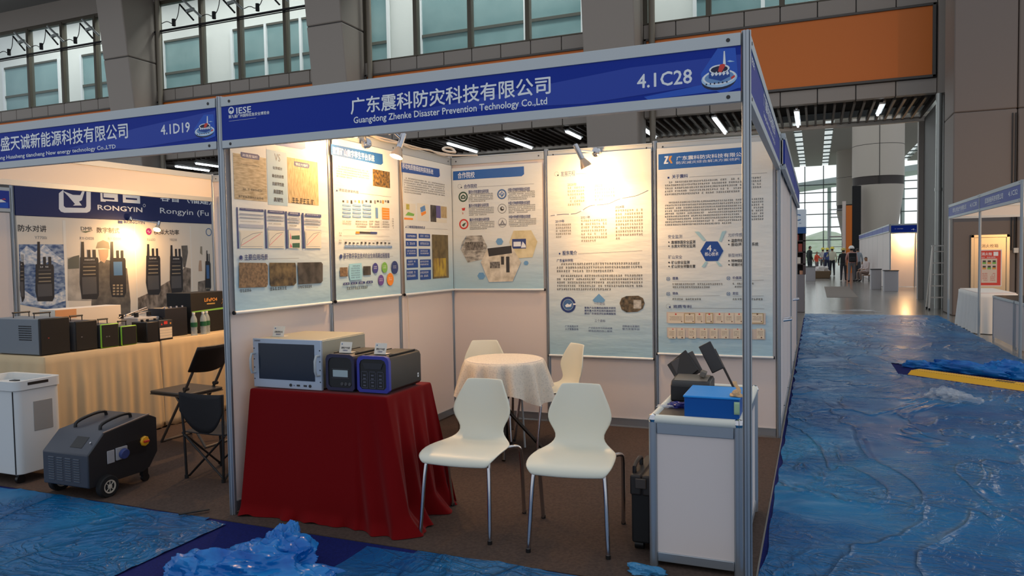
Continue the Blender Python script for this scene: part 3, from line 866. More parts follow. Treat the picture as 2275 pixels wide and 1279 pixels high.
 ['P','fas3',[2.776,2.331],[2.85,2.435],[2.926,2.429],[2.94,2.254],[2.871,2.235],[2.79,2.276]],
 ['P','dknavy',[2.928,2.292],[2.925,2.282],[2.916,2.272],[2.903,2.263],[2.886,2.257],[2.866,2.254],[2.845,2.253],[2.825,2.256],[2.807,2.261],[2.793,2.269],[2.784,2.279],[2.781,2.289],[2.784,2.3],[2.793,2.31],[2.807,2.318],[2.825,2.324],[2.845,2.328],[2.866,2.328],[2.886,2.325],[2.903,2.32],[2.917,2.312],[2.925,2.302]],
 ['P','paleblue',[2.933,2.305],[2.93,2.294],[2.921,2.283],[2.907,2.275],[2.889,2.269],[2.868,2.265],[2.846,2.265],[2.825,2.267],[2.806,2.273],[2.792,2.281],[2.782,2.291],[2.779,2.302],[2.782,2.313],[2.792,2.323],[2.806,2.332],[2.825,2.338],[2.846,2.342],[2.868,2.342],[2.889,2.339],[2.907,2.333],[2.921,2.325],[2.93,2.315]],
 ['P','white',[2.928,2.31],[2.925,2.3],[2.917,2.292],[2.904,2.285],[2.886,2.279],[2.867,2.276],[2.846,2.276],[2.827,2.278],[2.809,2.283],[2.796,2.29],[2.787,2.298],[2.784,2.307],[2.787,2.317],[2.796,2.325],[2.81,2.333],[2.827,2.338],[2.847,2.341],[2.867,2.341],[2.887,2.339],[2.904,2.334],[2.917,2.327],[2.925,2.319]],
 ['P','steelblue',[2.919,2.31],[2.917,2.302],[2.91,2.295],[2.898,2.289],[2.883,2.285],[2.866,2.282],[2.848,2.282],[2.831,2.284],[2.815,2.287],[2.803,2.293],[2.796,2.3],[2.793,2.307],[2.796,2.315],[2.804,2.322],[2.816,2.328],[2.831,2.333],[2.848,2.335],[2.866,2.335],[2.883,2.333],[2.898,2.329],[2.91,2.324],[2.917,2.317]],
 ['P','navy2',[2.811,2.308],[2.813,2.342],[2.901,2.341],[2.902,2.307],[2.864,2.291]],
 ['P','white',[2.901,2.345],[2.899,2.339],[2.894,2.334],[2.886,2.33],[2.875,2.327],[2.863,2.325],[2.851,2.325],[2.839,2.326],[2.828,2.329],[2.82,2.333],[2.815,2.338],[2.813,2.344],[2.815,2.349],[2.82,2.354],[2.828,2.359],[2.839,2.362],[2.851,2.363],[2.863,2.364],[2.875,2.362],[2.886,2.359],[2.894,2.355],[2.899,2.35]],
 ['P','dknavy',[2.893,2.343],[2.892,2.339],[2.888,2.335],[2.881,2.332],[2.872,2.329],[2.862,2.328],[2.852,2.328],[2.842,2.329],[2.833,2.331],[2.826,2.334],[2.822,2.338],[2.82,2.342],[2.822,2.347],[2.826,2.351],[2.833,2.354],[2.842,2.356],[2.852,2.358],[2.862,2.358],[2.872,2.357],[2.881,2.354],[2.888,2.351],[2.892,2.347]],
 ['P','white',[2.82,2.326],[2.829,2.335],[2.835,2.321],[2.826,2.315]],
 ['P','white',[2.836,2.326],[2.845,2.335],[2.851,2.321],[2.842,2.315]],
 ['P','white',[2.853,2.325],[2.861,2.335],[2.867,2.321],[2.858,2.314]],
 ['P','white',[2.869,2.325],[2.877,2.335],[2.883,2.321],[2.874,2.314]],
 ['P','white',[2.885,2.325],[2.893,2.334],[2.899,2.32],[2.89,2.314]],
 ['P','red',[2.851,2.334],[2.859,2.363],[2.885,2.367],[2.879,2.349],[2.866,2.328]],
 ['P','white',[2.873,2.365],[2.876,2.42],[2.881,2.42],[2.885,2.36]],
 ['P','paleblue',[2.89,2.374],[2.901,2.378],[2.923,2.37],[2.901,2.369]],
 ['P','red',[2.906,2.303],[2.922,2.312],[2.924,2.303],[2.909,2.294]],
 ['P','dknavy',[2.798,2.286],[2.804,2.286],[2.804,2.28],[2.798,2.279]],
 ['P','dknavy',[2.816,2.287],[2.821,2.287],[2.821,2.28],[2.816,2.28]],
 ['P','dknavy',[2.833,2.287],[2.839,2.287],[2.839,2.28],[2.833,2.28]],
 ['P','dknavy',[2.851,2.287],[2.857,2.288],[2.857,2.281],[2.851,2.281]],
 ['P','dknavy',[2.868,2.288],[2.874,2.288],[2.874,2.281],[2.868,2.281]],
 ['P','dknavy',[2.886,2.288],[2.892,2.288],[2.892,2.282],[2.886,2.282]],
 ['E','white',0.096,2.41,0.021,0.68],
 ['P','white',[0.076,2.399],[0.09,2.411],[0.099,2.402],[0.11,2.414],[0.116,2.396]],
 ['T','white','IESE',0.134,2.387,0.241,2.422,1],
 ['T','white','第九届广州国际应急安全博览会',0.075,2.365,0.373,2.384,1],
 ['L','white',0.0012,[0.077,2.349],[0.276,2.351]],
],
'fascia_neighbour':[
 ['P','fas2',[-1.28,2.285],[-0.671,2.368],[-0.022,2.421],[-0.029,2.277],[-0.677,2.243]],
 ['T','white','广东华盛天诚新能源科技有限公司',-2.245,2.312,-0.739,2.41,1],
 ['T','white','Guangdong Huasheng tiancheng New energy technology Co.,LTD',-2.119,2.249,-0.848,2.282,1],
 ['T','white','4.1D19',-0.46,2.311,-0.227,2.37,1],
 ['P','fas3',[-0.191,2.327],[-0.113,2.404],[-0.037,2.4],[-0.028,2.27],[-0.098,2.256],[-0.178,2.287]],
 ['P','dknavy',[-0.039,2.298],[-0.043,2.29],[-0.052,2.283],[-0.065,2.277],[-0.083,2.273],[-0.103,2.27],[-0.124,2.27],[-0.144,2.272],[-0.161,2.276],[-0.175,2.281],[-0.183,2.289],[-0.186,2.296],[-0.183,2.304],[-0.174,2.312],[-0.16,2.318],[-0.142,2.322],[-0.121,2.325],[-0.101,2.325],[-0.081,2.323],[-0.064,2.319],[-0.05,2.313],[-0.042,2.306]],
 ['P','paleblue',[-0.034,2.308],[-0.037,2.299],[-0.047,2.292],[-0.061,2.286],[-0.08,2.281],[-0.101,2.278],[-0.123,2.278],[-0.144,2.28],[-0.162,2.284],[-0.176,2.29],[-0.185,2.298],[-0.188,2.306],[-0.184,2.314],[-0.175,2.322],[-0.16,2.328],[-0.141,2.333],[-0.12,2.335],[-0.098,2.335],[-0.077,2.333],[-0.059,2.329],[-0.045,2.323],[-0.037,2.316]],
 ['P','white',[-0.039,2.311],[-0.042,2.305],[-0.051,2.298],[-0.064,2.293],[-0.081,2.289],[-0.101,2.287],[-0.122,2.286],[-0.141,2.288],[-0.158,2.291],[-0.172,2.297],[-0.18,2.303],[-0.183,2.31],[-0.179,2.317],[-0.17,2.323],[-0.157,2.329],[-0.139,2.332],[-0.119,2.335],[-0.099,2.335],[-0.079,2.333],[-0.063,2.33],[-0.049,2.324],[-0.041,2.318]],
 ['P','steelblue',[-0.048,2.311],[-0.05,2.306],[-0.058,2.3],[-0.07,2.296],[-0.085,2.293],[-0.102,2.291],[-0.12,2.291],[-0.137,2.292],[-0.152,2.295],[-0.164,2.299],[-0.171,2.304],[-0.174,2.31],[-0.171,2.316],[-0.163,2.321],[-0.151,2.325],[-0.136,2.328],[-0.118,2.33],[-0.1,2.33],[-0.083,2.329],[-0.068,2.326],[-0.057,2.322],[-0.05,2.317]],
 ['P','navy2',[-0.156,2.31],[-0.153,2.335],[-0.065,2.335],[-0.065,2.309],[-0.103,2.298]],
 ['P','white',[-0.065,2.338],[-0.067,2.334],[-0.072,2.33],[-0.081,2.327],[-0.091,2.324],[-0.103,2.323],[-0.116,2.323],[-0.128,2.324],[-0.138,2.326],[-0.146,2.329],[-0.152,2.333],[-0.153,2.337],[-0.151,2.341],[-0.146,2.345],[-0.137,2.348],[-0.127,2.35],[-0.115,2.351],[-0.102,2.352],[-0.09,2.35],[-0.08,2.348],[-0.072,2.345],[-0.067,2.342]],
 ['P','dknavy',[-0.073,2.336],[-0.074,2.333],[-0.079,2.33],[-0.085,2.328],[-0.094,2.326],[-0.104,2.325],[-0.115,2.325],[-0.125,2.326],[-0.133,2.327],[-0.14,2.33],[-0.144,2.333],[-0.146,2.336],[-0.144,2.339],[-0.14,2.342],[-0.133,2.344],[-0.124,2.346],[-0.114,2.347],[-0.103,2.347],[-0.093,2.346],[-0.085,2.345],[-0.078,2.342],[-0.074,2.34]],
 ['P','white',[-0.146,2.324],[-0.137,2.331],[-0.132,2.32],[-0.141,2.315]],
 ['P','white',[-0.13,2.323],[-0.121,2.33],[-0.116,2.32],[-0.125,2.315]],
 ['P','white',[-0.114,2.323],[-0.105,2.33],[-0.1,2.32],[-0.109,2.315]],
 ['P','white',[-0.098,2.323],[-0.089,2.33],[-0.083,2.32],[-0.092,2.315]],
 ['P','white',[-0.082,2.323],[-0.073,2.33],[-0.067,2.319],[-0.076,2.315]],
 ['P','red',[-0.115,2.329],[-0.107,2.351],[-0.08,2.354],[-0.087,2.341],[-0.101,2.325]],
 ['P','white',[-0.092,2.353],[-0.088,2.394],[-0.082,2.393],[-0.081,2.349]],
 ['P','paleblue',[-0.075,2.359],[-0.064,2.362],[-0.043,2.357],[-0.064,2.356]],
 ['P','red',[-0.061,2.307],[-0.045,2.313],[-0.043,2.306],[-0.058,2.3]],
 ['P','dknavy',[-0.17,2.294],[-0.164,2.294],[-0.164,2.289],[-0.17,2.289]],
 ['P','dknavy',[-0.152,2.294],[-0.146,2.294],[-0.146,2.289],[-0.152,2.289]],
 ['P','dknavy',[-0.134,2.295],[-0.129,2.295],[-0.129,2.29],[-0.135,2.29]],
 ['P','dknavy',[-0.117,2.295],[-0.111,2.295],[-0.111,2.29],[-0.117,2.29]],
 ['P','dknavy',[-0.099,2.295],[-0.093,2.295],[-0.094,2.29],[-0.099,2.29]],
 ['P','dknavy',[-0.082,2.296],[-0.076,2.296],[-0.076,2.291],[-0.082,2.291]],
],
}
# ================================================================== hall architecture
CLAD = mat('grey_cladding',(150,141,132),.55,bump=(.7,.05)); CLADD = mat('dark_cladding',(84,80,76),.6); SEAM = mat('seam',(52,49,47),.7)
CONC = mat('concrete_floor',(134,128,120),.2,spec=.6,col2=(112,108,102),cscale=1.3,bump=(6,.08))
ORANGE = mat('orange_board',(214,112,28),.5,bump=(1.2,.05)); BRONZE = mat('bronze_frame',(86,80,68),.45,.4); GLASS = mat('window_glass',(150,190,190),.04,alpha=.10)
WHITEW = mat('white_render',(232,236,230),.7); TEAL = mat('tinted_glass',(112,146,148),.12,col2=(146,176,176),cscale=.35); WHITEF = mat('white_frame',(236,240,240),.4)
TUBE = mat('lit_tube',(240,248,255),.5,emit=6); SLAT = mat('brown_slat',(72,62,54),.5); DARKV = mat('dark_void',(30,27,25),.8); RAILM = mat('pale_edge',(206,196,184),.5)
YW = 18.5
m=MB(); m.box(-45,-9,-.12,45,95,0); struct(m.build('floor',CONC))
cols=[(-22.0,-20.7),(-12.5,-11.1),(-2.97,-1.45)]
bays=[(-31,-22.0),(-20.7,-12.5),(-11.1,-2.97),(-1.45,6.14)]
# lintel wall: cladding below and above the banners
for x0,x1 in bays:
    m=MB(); n=max(1,round((x1-x0)/.96)); p=(x1-x0)/n
    for i in range(n):
        a=x0+i*p+.012; b=x0+(i+1)*p-.012
        m.box(a,YW,5.55,b,YW+.25,5.93); m.box(a,YW,7.84,b,YW+.25,8.25)
    m.box(x0,YW+.03,5.57,x1,YW+.3,8.22,1)
    struct(m.build('wall_back',[CLAD,SEAM],bevel=.008,seg=1))
for (x0,x1),w in zip(bays,('far left bay behind the neighbouring booth sign','between the two left raking pillars','thin strip above the middle of the booth sign','large and fully exposed above the open passage')):
    t=thing('banner_board','orange banner board, '+w,'banner',((x0+x1)/2,YW-.06,5.94),'orange banners along the hall wall')
    MB().box(x0+.1,YW-.03,6.0,x1-.12,YW,7.78).build('board',ORANGE,t)
    f=MB()
    for a in ((x0+.02,5.94,x1-.04,6.01),(x0+.02,7.76,x1-.04,7.82),(x0+.02,5.94,x0+.1,7.82),(x1-.12,5.94,x1-.04,7.82)): f.box(a[0],YW-.08,a[1],a[2],YW-.03,a[3])
    f.build('frame',CLADD,t,bevel=.01)
# raking pillars
for (x0,x1),w in zip(cols,('farthest left, between two window bays','behind the left end of the booth sign','behind the middle of the booth sign')):
    t=thing('pillar','leaning grey wall pillar '+w,'pillar',((x0+x1)/2,YW-.2,0),'raking pillars of the hall wall')
    f=lambda z:YW-(.3+.108*z)
    m=MB(); zs=[0,3.5,6.4,9.3,13.5]
    for za,zb in zip(zs,zs[1:]):
        za+=.012; zb-=.012
        v=[(x0,f(za),za),(x1,f(za),za),(x1,YW+.3,za),(x0,YW+.3,za),(x0,f(zb),zb),(x1,f(zb),zb),(x1,YW+.3,zb),(x0,YW+.3,zb)]
        m.add(v,[(3,2,1,0),(4,5,6,7),(0,1,5,4),(1,2,6,5),(2,3,7,6),(3,0,4,7)])
    m.build('cladding',CLAD,t,bevel=.04)
    m=MB(); c=.03
    v=[(x0+c,f(0)+c,0),(x1-c,f(0)+c,0),(x1-c,YW+.2,0),(x0+c,YW+.2,0),(x0+c,f(13.5)+c,13.5),(x1-c,f(13.5)+c,13.5),(x1-c,YW+.2,13.5),(x0+c,YW+.2,13.5)]
    m.add(v,[(3,2,1,0),(4,5,6,7),(0,1,5,4),(1,2,6,5),(2,3,7,6),(3,0,4,7)]); m.build('core',SEAM,t)
    m=MB(); m.tube([(x1+.28,YW-.12,0.02),(x1+.28,YW-.12,13)],.09,10); m.build('downpipe',mat('pipe_grey',(128,120,106),.5),t)
# right pier in front of the wall
t=thing('pillar','broad smooth grey pier filling the upper right corner behind the white booths','pillar',(8.2,17,0))
m=MB()
for za,zb in ((0,4.6),(4.603,12)):
    m.box(6.14,16.0,za,7.36,17.3,zb); m.box(7.375,16.0,za,10.5,17.3,zb)
m.build('cladding',mat('pier_grey',(116,105,98),.6,bump=(.5,.04)),t,bevel=.03)
# window bands above the banners
mull=[(-28.1,-26.0,-24.05),(-18.4,-16.55,-14.45),(-9.1,-7.1,-5.1),(.42,2.39,4.3)]
for k,((x0,x1),ms) in enumerate(zip(bays,mull)):
    w=thing('window_%d'%(k+1),None,None,((x0+x1)/2,YW+.1,8.25)); struct(w)
    m=MB()
    for x in (x0+.06,)+ms+(x1-.06,): m.box(x-.07,YW-.02,8.25,x+.07,YW+.22,11.62)
    m.box(x0,YW,11.55,x1,YW+.2,11.68); m.box(x0,YW,8.25,x1,YW+.2,8.3)
    m.build('frame',BRONZE,w,bevel=.01)
    MB().box(x0,YW+.1,8.28,x1,YW+.115,11.6).build('pane',GLASS,w)
    struct(MB().box(x0,YW-.05,11.68,x1,YW+.3,12.5).build('wall_back',CLAD))
struct(MB().box(6.14,18.3,5.5,6.6,18.8,12.5).build('wall_back',CLAD)); struct(MB().box(6.6,17.3,0,10.5,18.8,12.5).build('wall_right',CLADD))
struct(MB().box(-34,13.5,12.5,10.5,YW+.3,12.8).build('ceiling',mat('ceiling_grey',(120,120,118),.8)))
# inner facade seen through the window band
m=MB(); m.box(-42,22.3,5.7,9,22.6,17); struct(m.build('wall_inner',WHITEW))
for k,(x0,x1,z1) in enumerate(((-35.3,-31.2,11.6),(-29.65,-25.9,11.6),(-24.3,-21.9,11.6),(-20.3,-14.8,11.6),(-13.3,-12.4,12.6),(-10.95,-4.4,13),(-.5,6.0,13))):
    w=thing('window_%d'%(k+5),None,None,((x0+x1)/2,22.2,8.0)); struct(w)
    MB().box(x0,22.26,8,x1,22.29,z1).build('pane',TEAL,w)
    m=MB(); n=max(1,round((x1-x0)/2.1))
    for i in range(n+1): xx=x0+(x1-x0)*i/n; m.box(xx-.06,22.17,8,xx+.06,22.26,z1)
    m.build('frame',WHITEF,w)
    m=MB(); m.box(x0,22.2,10.05,x1,22.27,10.16); m.box(x0,22.2,z1-.09,x1,22.27,z1); m.build('transom',BRONZE,w)
# conduit with little bracket lamps across the window bands
for (x0,x1),w in zip(bays[:2],('far left window band','window band between the left pillars')):
    m=MB(); m.tube([(x0+.05,YW-.08,10.5),(x1-.05,YW-.08,10.5)],.045,8); m.tube([(x0+.05,YW-.08,10.42),(x1-.05,YW-.08,10.42)],.02,6)
    tag(m.build('conduit',BLACKM),'thin dark conduit running across the '+w,'conduit','conduits on the windows')
for bx,w in ((-28.4,'leftmost of the row'),(-26.35,'second from the left'),(-24.3,'beside the first raking pillar'),(-18.9,'first right of the left pillar'),(-16.9,'midway between two left pillars'),(-14.85,'nearest the second raking pillar')):
    t=thing('bracket_lamp','inclined bracket lamp on window conduit, '+w,'lamp',(bx,YW-.12,10.66),'bracket lamps on the window conduit')
    m=MB(); m.tube([(bx-.3,YW-.2,11.34),(bx+.3,YW-.12,10.68)],.035,6); m.build('arm',BLACKM,t)
    m=MB(); m.tube([(bx+.02,YW-.35,11.42),(bx+.75,YW-.2,10.72)],.045,6); m.bar((bx+.1,YW-.25,11.0),(bx+.42,YW-.2,11.06),.1,.1); m.build('lamp_tube',mat('pale_metal',(150,156,154),.4,.3),t)
    m=MB(); m.tube([(bx-.3,YW-.2,11.34),(bx-.45,YW-.16,10.86),(bx-.75,YW-.14,10.66),(bx-1.0,YW-.14,10.82),(bx-1.3,YW-.14,10.76)],.016,5,smooth=2); m.build('cable',BLACKM,t)
    m=MB(); m.cyl((bx-.66,YW-.16,10.58),(bx-.66,YW-.16,10.84),.07); m.build('junction_box',BLACKM,t)
# passage below the window band: slatted soffit with tubes
for k,(x0,x1) in enumerate(((-31,-20),(-20,-11.2),(-11.1,-2.5),(-2.0,6.3))):
    m=MB(); n=int((x1-x0)/.24)
    for i in range(n): x=x0+(i+.5)*(x1-x0)/n; m.box(x-.03,18.8,5.5,x+.03,22.3,5.66)
    m.box(x0-.2,18.8,5.9,x1+.2,22.3,6.0,1); m.box(x0-.3,22.24,5.42,x1+.3,22.4,5.56,2)
    struct(m.build('ceiling',[SLAT,DARKV,RAILM]))
for x,y0,y1,w in ((.56,18.95,21.9,'just right of the tall booth post'),(2.8,19.1,21.6,'over the middle of the passage'),(4.97,19.1,20.6,'at the right end of the passage'),(-8.42,19.5,21.85,'leftmost above the booth back wall'),(-6.25,19.5,21.9,'second from left above the booth back wall'),(-4.0,19.1,20.6,'just left of the middle pillar'),(-1.7,19.6,21.7,'just right of the middle pillar'),(-21.0,19.6,21.4,'left of the neighbouring booth roof gap'),(-19.6,19.3,20.6,'beside the left booth post')):
    t=thing('ceiling_light','lit tube light in brown soffit, '+w,'light',(x,(y0+y1)/2,5.4),'tube lights in the soffit')
    m=MB(); ym=(y0+y1)/2
    for a,b in ((y0,ym-.04),(ym+.04,y1)): m.tube([(x-.06,a,5.44),(x-.06,b,5.44)],.035,8)
    m.build('tubes',TUBE,t); m=MB(); m.box(x-.12,y0-.03,5.47,x+.03,y1+.03,5.52); m.build('housing',WHITEF,t)
# passage sides and closed bays
struct(MB().box(-45,22.4,0,-1.9,22.7,5.7).build('wall_back',CLADD))
m=MB(); m.box(6.3,18.5,0,6.6,22.3,5.5); struct(m.build('wall_right',[CLADD]))
m=MB(); m.box(6.16,22.3,0,6.6,22.6,5.5); struct(m.build('trim_1',CLAD))
m=MB(); m.tube([(6.17,18.38,0),(6.17,18.38,2.9),(6.17,18.38,5.5)],.075,14); m.tube([(6.17,18.38,3.02),(6.17,18.38,3.1)],.088,14)
tag(m.build('downpipe',mat('steel_pipe',(176,178,172),.35,.5)),'pale steel downpipe standing on the passage pier behind the ladder','pipe')
# ---- hall beyond the passage
CURT = mat('curtain_mullion',(104,116,116),.5)
m=MB(); m.box(-20,55,11.4,1.55,90,11.8); m.box(2.2,55,11.4,3.95,90,11.8); m.box(4.6,55,11.4,12,90,11.8); m.box(12.7,55,11.4,30,90,11.8)
struct(m.build('ceiling',mat('far_ceiling',(226,222,214),.8)))
for k,x in enumerate((1.87,4.27,12.35)):
    w=thing('window_%d'%(k+12),None,None,(x,72,11.5)); struct(w)
    MB().box(x-.34,55,11.5,x+.34,90,11.52).build('pane',mat('skylight',(190,225,215),.2,alpha=.35),w)
    m=MB()
    for y in range(57,90,3): m.box(x-.34,y-.1,11.38,x+.34,y+.1,11.48)
    m.build('frame',CURT,w)
w=thing('window_15',None,None,(4,90,0)); struct(w); m=MB()
for x in [i*2.0-19.9 for i in range(24)]: m.box(x-.05,89.9,0,x+.05,90.15,11.4)
for z in (1.3,2.8,4.3,5.8,7.2,8.3,9.2): m.box(-20,89.92,z-.05,30,90.1,z+.05)
m.build('frame',CURT,w); MB().box(-20,90.0,0,30,90.02,11.4).build('pane',mat('curtain_glass',(200,228,222),.05,alpha=.12),w)
# outside
m=MB(); m.box(-60,95,-.3,70,170,-.1); tag(m.build('lawn',mat('lawn_green',(190,200,180),.9,col2=(206,214,196),cscale=.3)),'pale green lawn outside the far glass wall','lawn')
m=MB(); m.grid(60,8,lambda u,v:(-50+120*u,140+16*v,(1-v)*0+v*(4.4+.7*math.sin(u*31)+.5*math.sin(u*83+1))))
tag(m.build('hedge',mat('hedge_green',(196,216,176),.9,col2=(224,234,210),cscale=.5)),'sunlit green tree belt seen through the far glass wall','trees',kind='stuff')
m=MB(); m.prism([(-6,9.3),(-6,9.9),(24,13.4),(24,12.6)],lambda a,b,c:(a,c,b),104,112)
for _x,_z in ((-5,9.3),(5,10.3),(14,11.4),(23,12.5)): m.cyl((_x,108,-.1),(_x,108,_z),.25,n=10)
tag(m.build('canopy',mat('canopy_grey',(190,200,196),.6)),'pale sloping canopy roof outside the far glass wall','canopy')
# round columns
for cx,cy,r0,r1,ztop,zb0,zb1,lab in ((7.26,54,1.29,1.64,14,5.99,6.57,'huge tapered round beige column with dark grille band behind the far booth row'),(7.23,78,1.6,2.05,11.4,5.47,6.05,'second round column with a dark band, half hidden behind the huge column')):
    t=thing('column',lab,'column',(cx,cy,0)); m=MB()
    BEI=mat('beige_panel',(196,186,172),.5)
    m.lathe([(r0*.8,0),(r0,3.3),(r1,zb0)],Matrix.Translation((cx,cy,0)),40); m.lathe([(r1,zb1),(r1,8.7),(r1,8.72),(r1,ztop)],Matrix.Translation((cx,cy,0)),40)
    m.build('panelling',BEI,t); m=MB(); m.lathe([(r1-.04,zb0-.01),(r1-.04,zb1+.01)],Matrix.Translation((cx,cy,0)),40); m.build('grille_band',mat('grille_dark',(62,54,50),.6),t)
    m=MB(); a=cx-.02; m.box(a-.02,cy-r1-.015,zb0,a+.02,cy-r1+.1,ztop)
    for z in (8.7,): m.lathe([(r1+.006,z),(r1+.006,z+.03)],Matrix.Translation((cx,cy,0)),40)
    m.build('joint',SEAM,t)
# ================================================================== booth shells
H=2.485
def post_poly(r=.02,n=8):
    P=[]
    for k in range(n):
        a=2*math.pi*(k-.5)/n; b=2*math.pi*(k+.5)/n; p=Vector((math.cos(a),math.sin(a)))*r/math.cos(math.pi/n); q=Vector((math.cos(b),math.sin(b)))*r/math.cos(math.pi/n)
        nn=Vector((math.cos((a+b)/2),math.sin((a+b)/2)))
        for t,d in ((.08,0),(.34,0),(.34,.008),(.66,.008),(.66,0),(.92,0)): P.append(tuple(p.lerp(q,t)-nn*d))
    return P
PP=post_poly()
def post(mb,x,y,z0=.0065,z1=H+.015,mi=0): mb.prism(PP,lambda a,b,c:(x+a,y+b,c),z0,z1,mi)
def wallrun(t,axis,c,a0,a1,side,top=True):
    """one wall_panel with its rails between posts at a0 and a1 along an axis; side = inner face sign"""
    def B(m,s0,z0,s1,z1,h,mi=0):
        if axis=='x': m.box(s0,c-h,z0,s1,c+h,z1,mi)
        else: m.box(c-h,s0,z0,c+h,s1,z1,mi)
    m=MB(); B(m,a0+.018,.08,a1-.018,H-.05,.004); m.build('wall_panel',PANEL,t)
    m=MB(); B(m,a0+.02,.02,a1-.02,.08,.014); B(m,a0+.02,.076,a1-.02,.082,.017); m.build('bottom_rail',ALU,t)
    m=MB(); B(m,a0+.02,H-.07,a1-.02,H-.002,.014); B(m,a0+.02,H-.012,a1-.02,H,.018); B(m,a0+.02,H-.074,a1-.02,H-.066,.016)
    for s in (a0+.07,a1-.07):
        if axis=='x': m.cyl((s,c+side*.014,H-.04),(s,c+side*.017,H-.04),.007,n=10,mi=1)
        else: m.cyl((c+side*.014,s,H-.04),(c+side*.017,s,H-.04),.007,n=10,mi=1)
    m.build('top_rail',[ALUW,SCREW],t,bevel=.002,seg=1)
LX=[0,.99+.03,1.98,2.97]
booth=thing('exhibition_booth','white panelled shell booth with silver posts around the red table and white chairs','booth',(1.485,1.485,0))
for i in range(3): wallrun(booth,'y',0,LX[i],LX[i+1],1); wallrun(booth,'x',2.97,.99*i-(.008 if i else 0),.99*(i+1)-(.008 if i<2 else 0),-1)
for x,y in [(0,y) for y in LX]+[(.982,2.97),(1.972,2.97),(2.97,2.97),(2.97,0)]:
    m=MB(); post(m,x,y); m.build('post',[ALU],booth)
# fascia signs -------------------------------------------------
def fascia(name,label,group,x0,y0,x1,y1,face,z0=2.195,z1=2.492,art=None,back=(206,196,184),inside=None):
    t=thing(name,label,'sign',((x0+x1)/2,(y0+y1)/2,z0),group)
    ax=abs(x1-x0)>abs(y1-y0)
    a0,a1=(x0,x1) if ax else (y0,y1); c=y0 if ax else x0
    def B(m,s0,za,s1,zb,h0,h1,mi=0):
        if ax: m.box(s0,c+h0,za,s1,c+h1,zb,mi)
        else: m.box(c+h0,s0,za,c+h1,s1,zb,mi)
    f=face
    m=MB(); B(m,a0+.022,z0+.04,a1-.022,z1-.05,min(f*.012,0),max(f*.012,0)); m.build('board',mat('fascia_blue',PAL['fas'],.45,spec=.2),t)
    m=MB(); B(m,a0+.022,z0+.03,a1-.022,z1-.04,min(-f*.008,0),max(-f*.008,0)); m.build('back_panel',mat('fascia_back',(226,214,200),.6),t)
    for za,zb in ((z1-.055,z1),(z0,z0+.045)):
        m=MB(); B(m,a0+.022,za,a1-.022,zb,-.017,.017); 
        for s in (a0+.085,a1-.075):
            zc=(za+zb)/2
            if ax: m.cyl((s,c+f*.017,zc),(s,c+f*.0195,zc),.009,n=10,mi=1)
            else: m.cyl((c+f*.017,s,zc),(c+f*.0195,s,zc),.009,n=10,mi=1)
        m.build('rail',[ALUW,SCREW],t,bevel=.003,seg=1)
    if art:
        fn=(lambda a,b,o:(a,c+f*(.0125+o),b)) if ax else (lambda a,b,o:(c+f*(.0125+o),a,b))
        P={}; seen=False
        for q in art:
            if q[0]=='T' and '4.1' in q[2]: k='booth_number'; seen=True
            elif q[0]=='T' and 'Co.,' in q[2]: k='english_name'
            elif q[0]=='T' and '公司' in q[2]: k='company_name'
            elif q[1] in ('fas2','fas3') and not seen: k='print_band'
            elif q[0]=='T' or (seen and max(x[0] if isinstance(x,(list,tuple)) else (x if isinstance(x,float) else -9) for x in q[2:3])<.6 and x0>=0): k='event_logo'
            else: k='emblem'
            P.setdefault(k,[]).append(q)
        for k,cm in P.items(): artwork(cm,fn,k,t,.0006 if k=='print_band' else .0012)
    return t
fascia('fascia_sign','wide blue booth sign with white company name and booth number 4.1C28',None,0,0,2.97,0,-1,art=ARTS['fascia_main'])
fascia('fascia_sign','blue booth sign at left with white company name and booth number 4.1D19',None,-2.97,0,0,0,-1,art=ARTS['fascia_neighbour'])
side=[['T','white','广东震科防灾科技有限公司',.95,2.345,2.2,2.43,1],['T','white','Guangdong Zhenke Disaster Prevention Technology Co.,Ltd',.95,2.28,2.2,2.32,1],['T','white','IESE',.12,2.39,.28,2.42,1]]
fascia('fascia_sign','blue sign on the right side of the booth, seen edge-on from the aisle',None,2.97,0,2.97,2.97,1,art=side)
fascia('fascia_sign','blank warm-lit back of a sign inside the left booth, above the equipment table',None,-2.97,0,-2.97,2.97,-1)
# neighbouring booth shell
nb=thing('exhibition_booth','open white shell booth at left around the beige equipment table','booth',(-1.5,1.5,0))
for i in range(3): wallrun(nb,'x',2.97,-2.97+.99*i,-2.97+.99*(i+1),-1)
for x,y in [(-2.97,0),(-2.97,2.97),(-1.98,2.97),(-.99,2.97)]:
    m=MB(); post(m,x,y); m.build('post',ALU,nb)
# booths behind along the aisle
for k in range(2):
    y0=2.97*(k+1); t=thing('exhibition_booth',('white side wall of the booth directly behind, seen edge-on along the aisle','white side wall of the second booth behind, farther along the aisle')[k],'booth',(2.97,y0+1.5,0))
    for i in range(3): wallrun(t,'y',2.97,y0+.99*i,y0+.99*(i+1),1)
    wallrun(t,'x',y0+2.97,0,2.97,1)
    for x,y in ((2.97,y0+2.97),(0,y0+2.97)): m=MB(); post(m,x,y); m.build('post',ALU,t)
    fascia('fascia_sign',('blue sign of the booth behind, just past the right corner post','blue sign of the second booth behind, farthest along the left wall')[k],None,3.008,y0,3.008,y0+2.97,1,z0=2.2,z1=2.49,art=[['T','white','应急安全科技有限公司'[:0] or '4.1C2',y0+2.3,2.31,y0+2.7,2.41,1]] if False else None)
    m=MB(); m.tube([(2.985,y0+.62,.92),(3.05,y0+.62,.93),(3.05,y0+.8,.93),(2.985,y0+.8,.92)],.012,8); m.build('handle',CHROME,t)
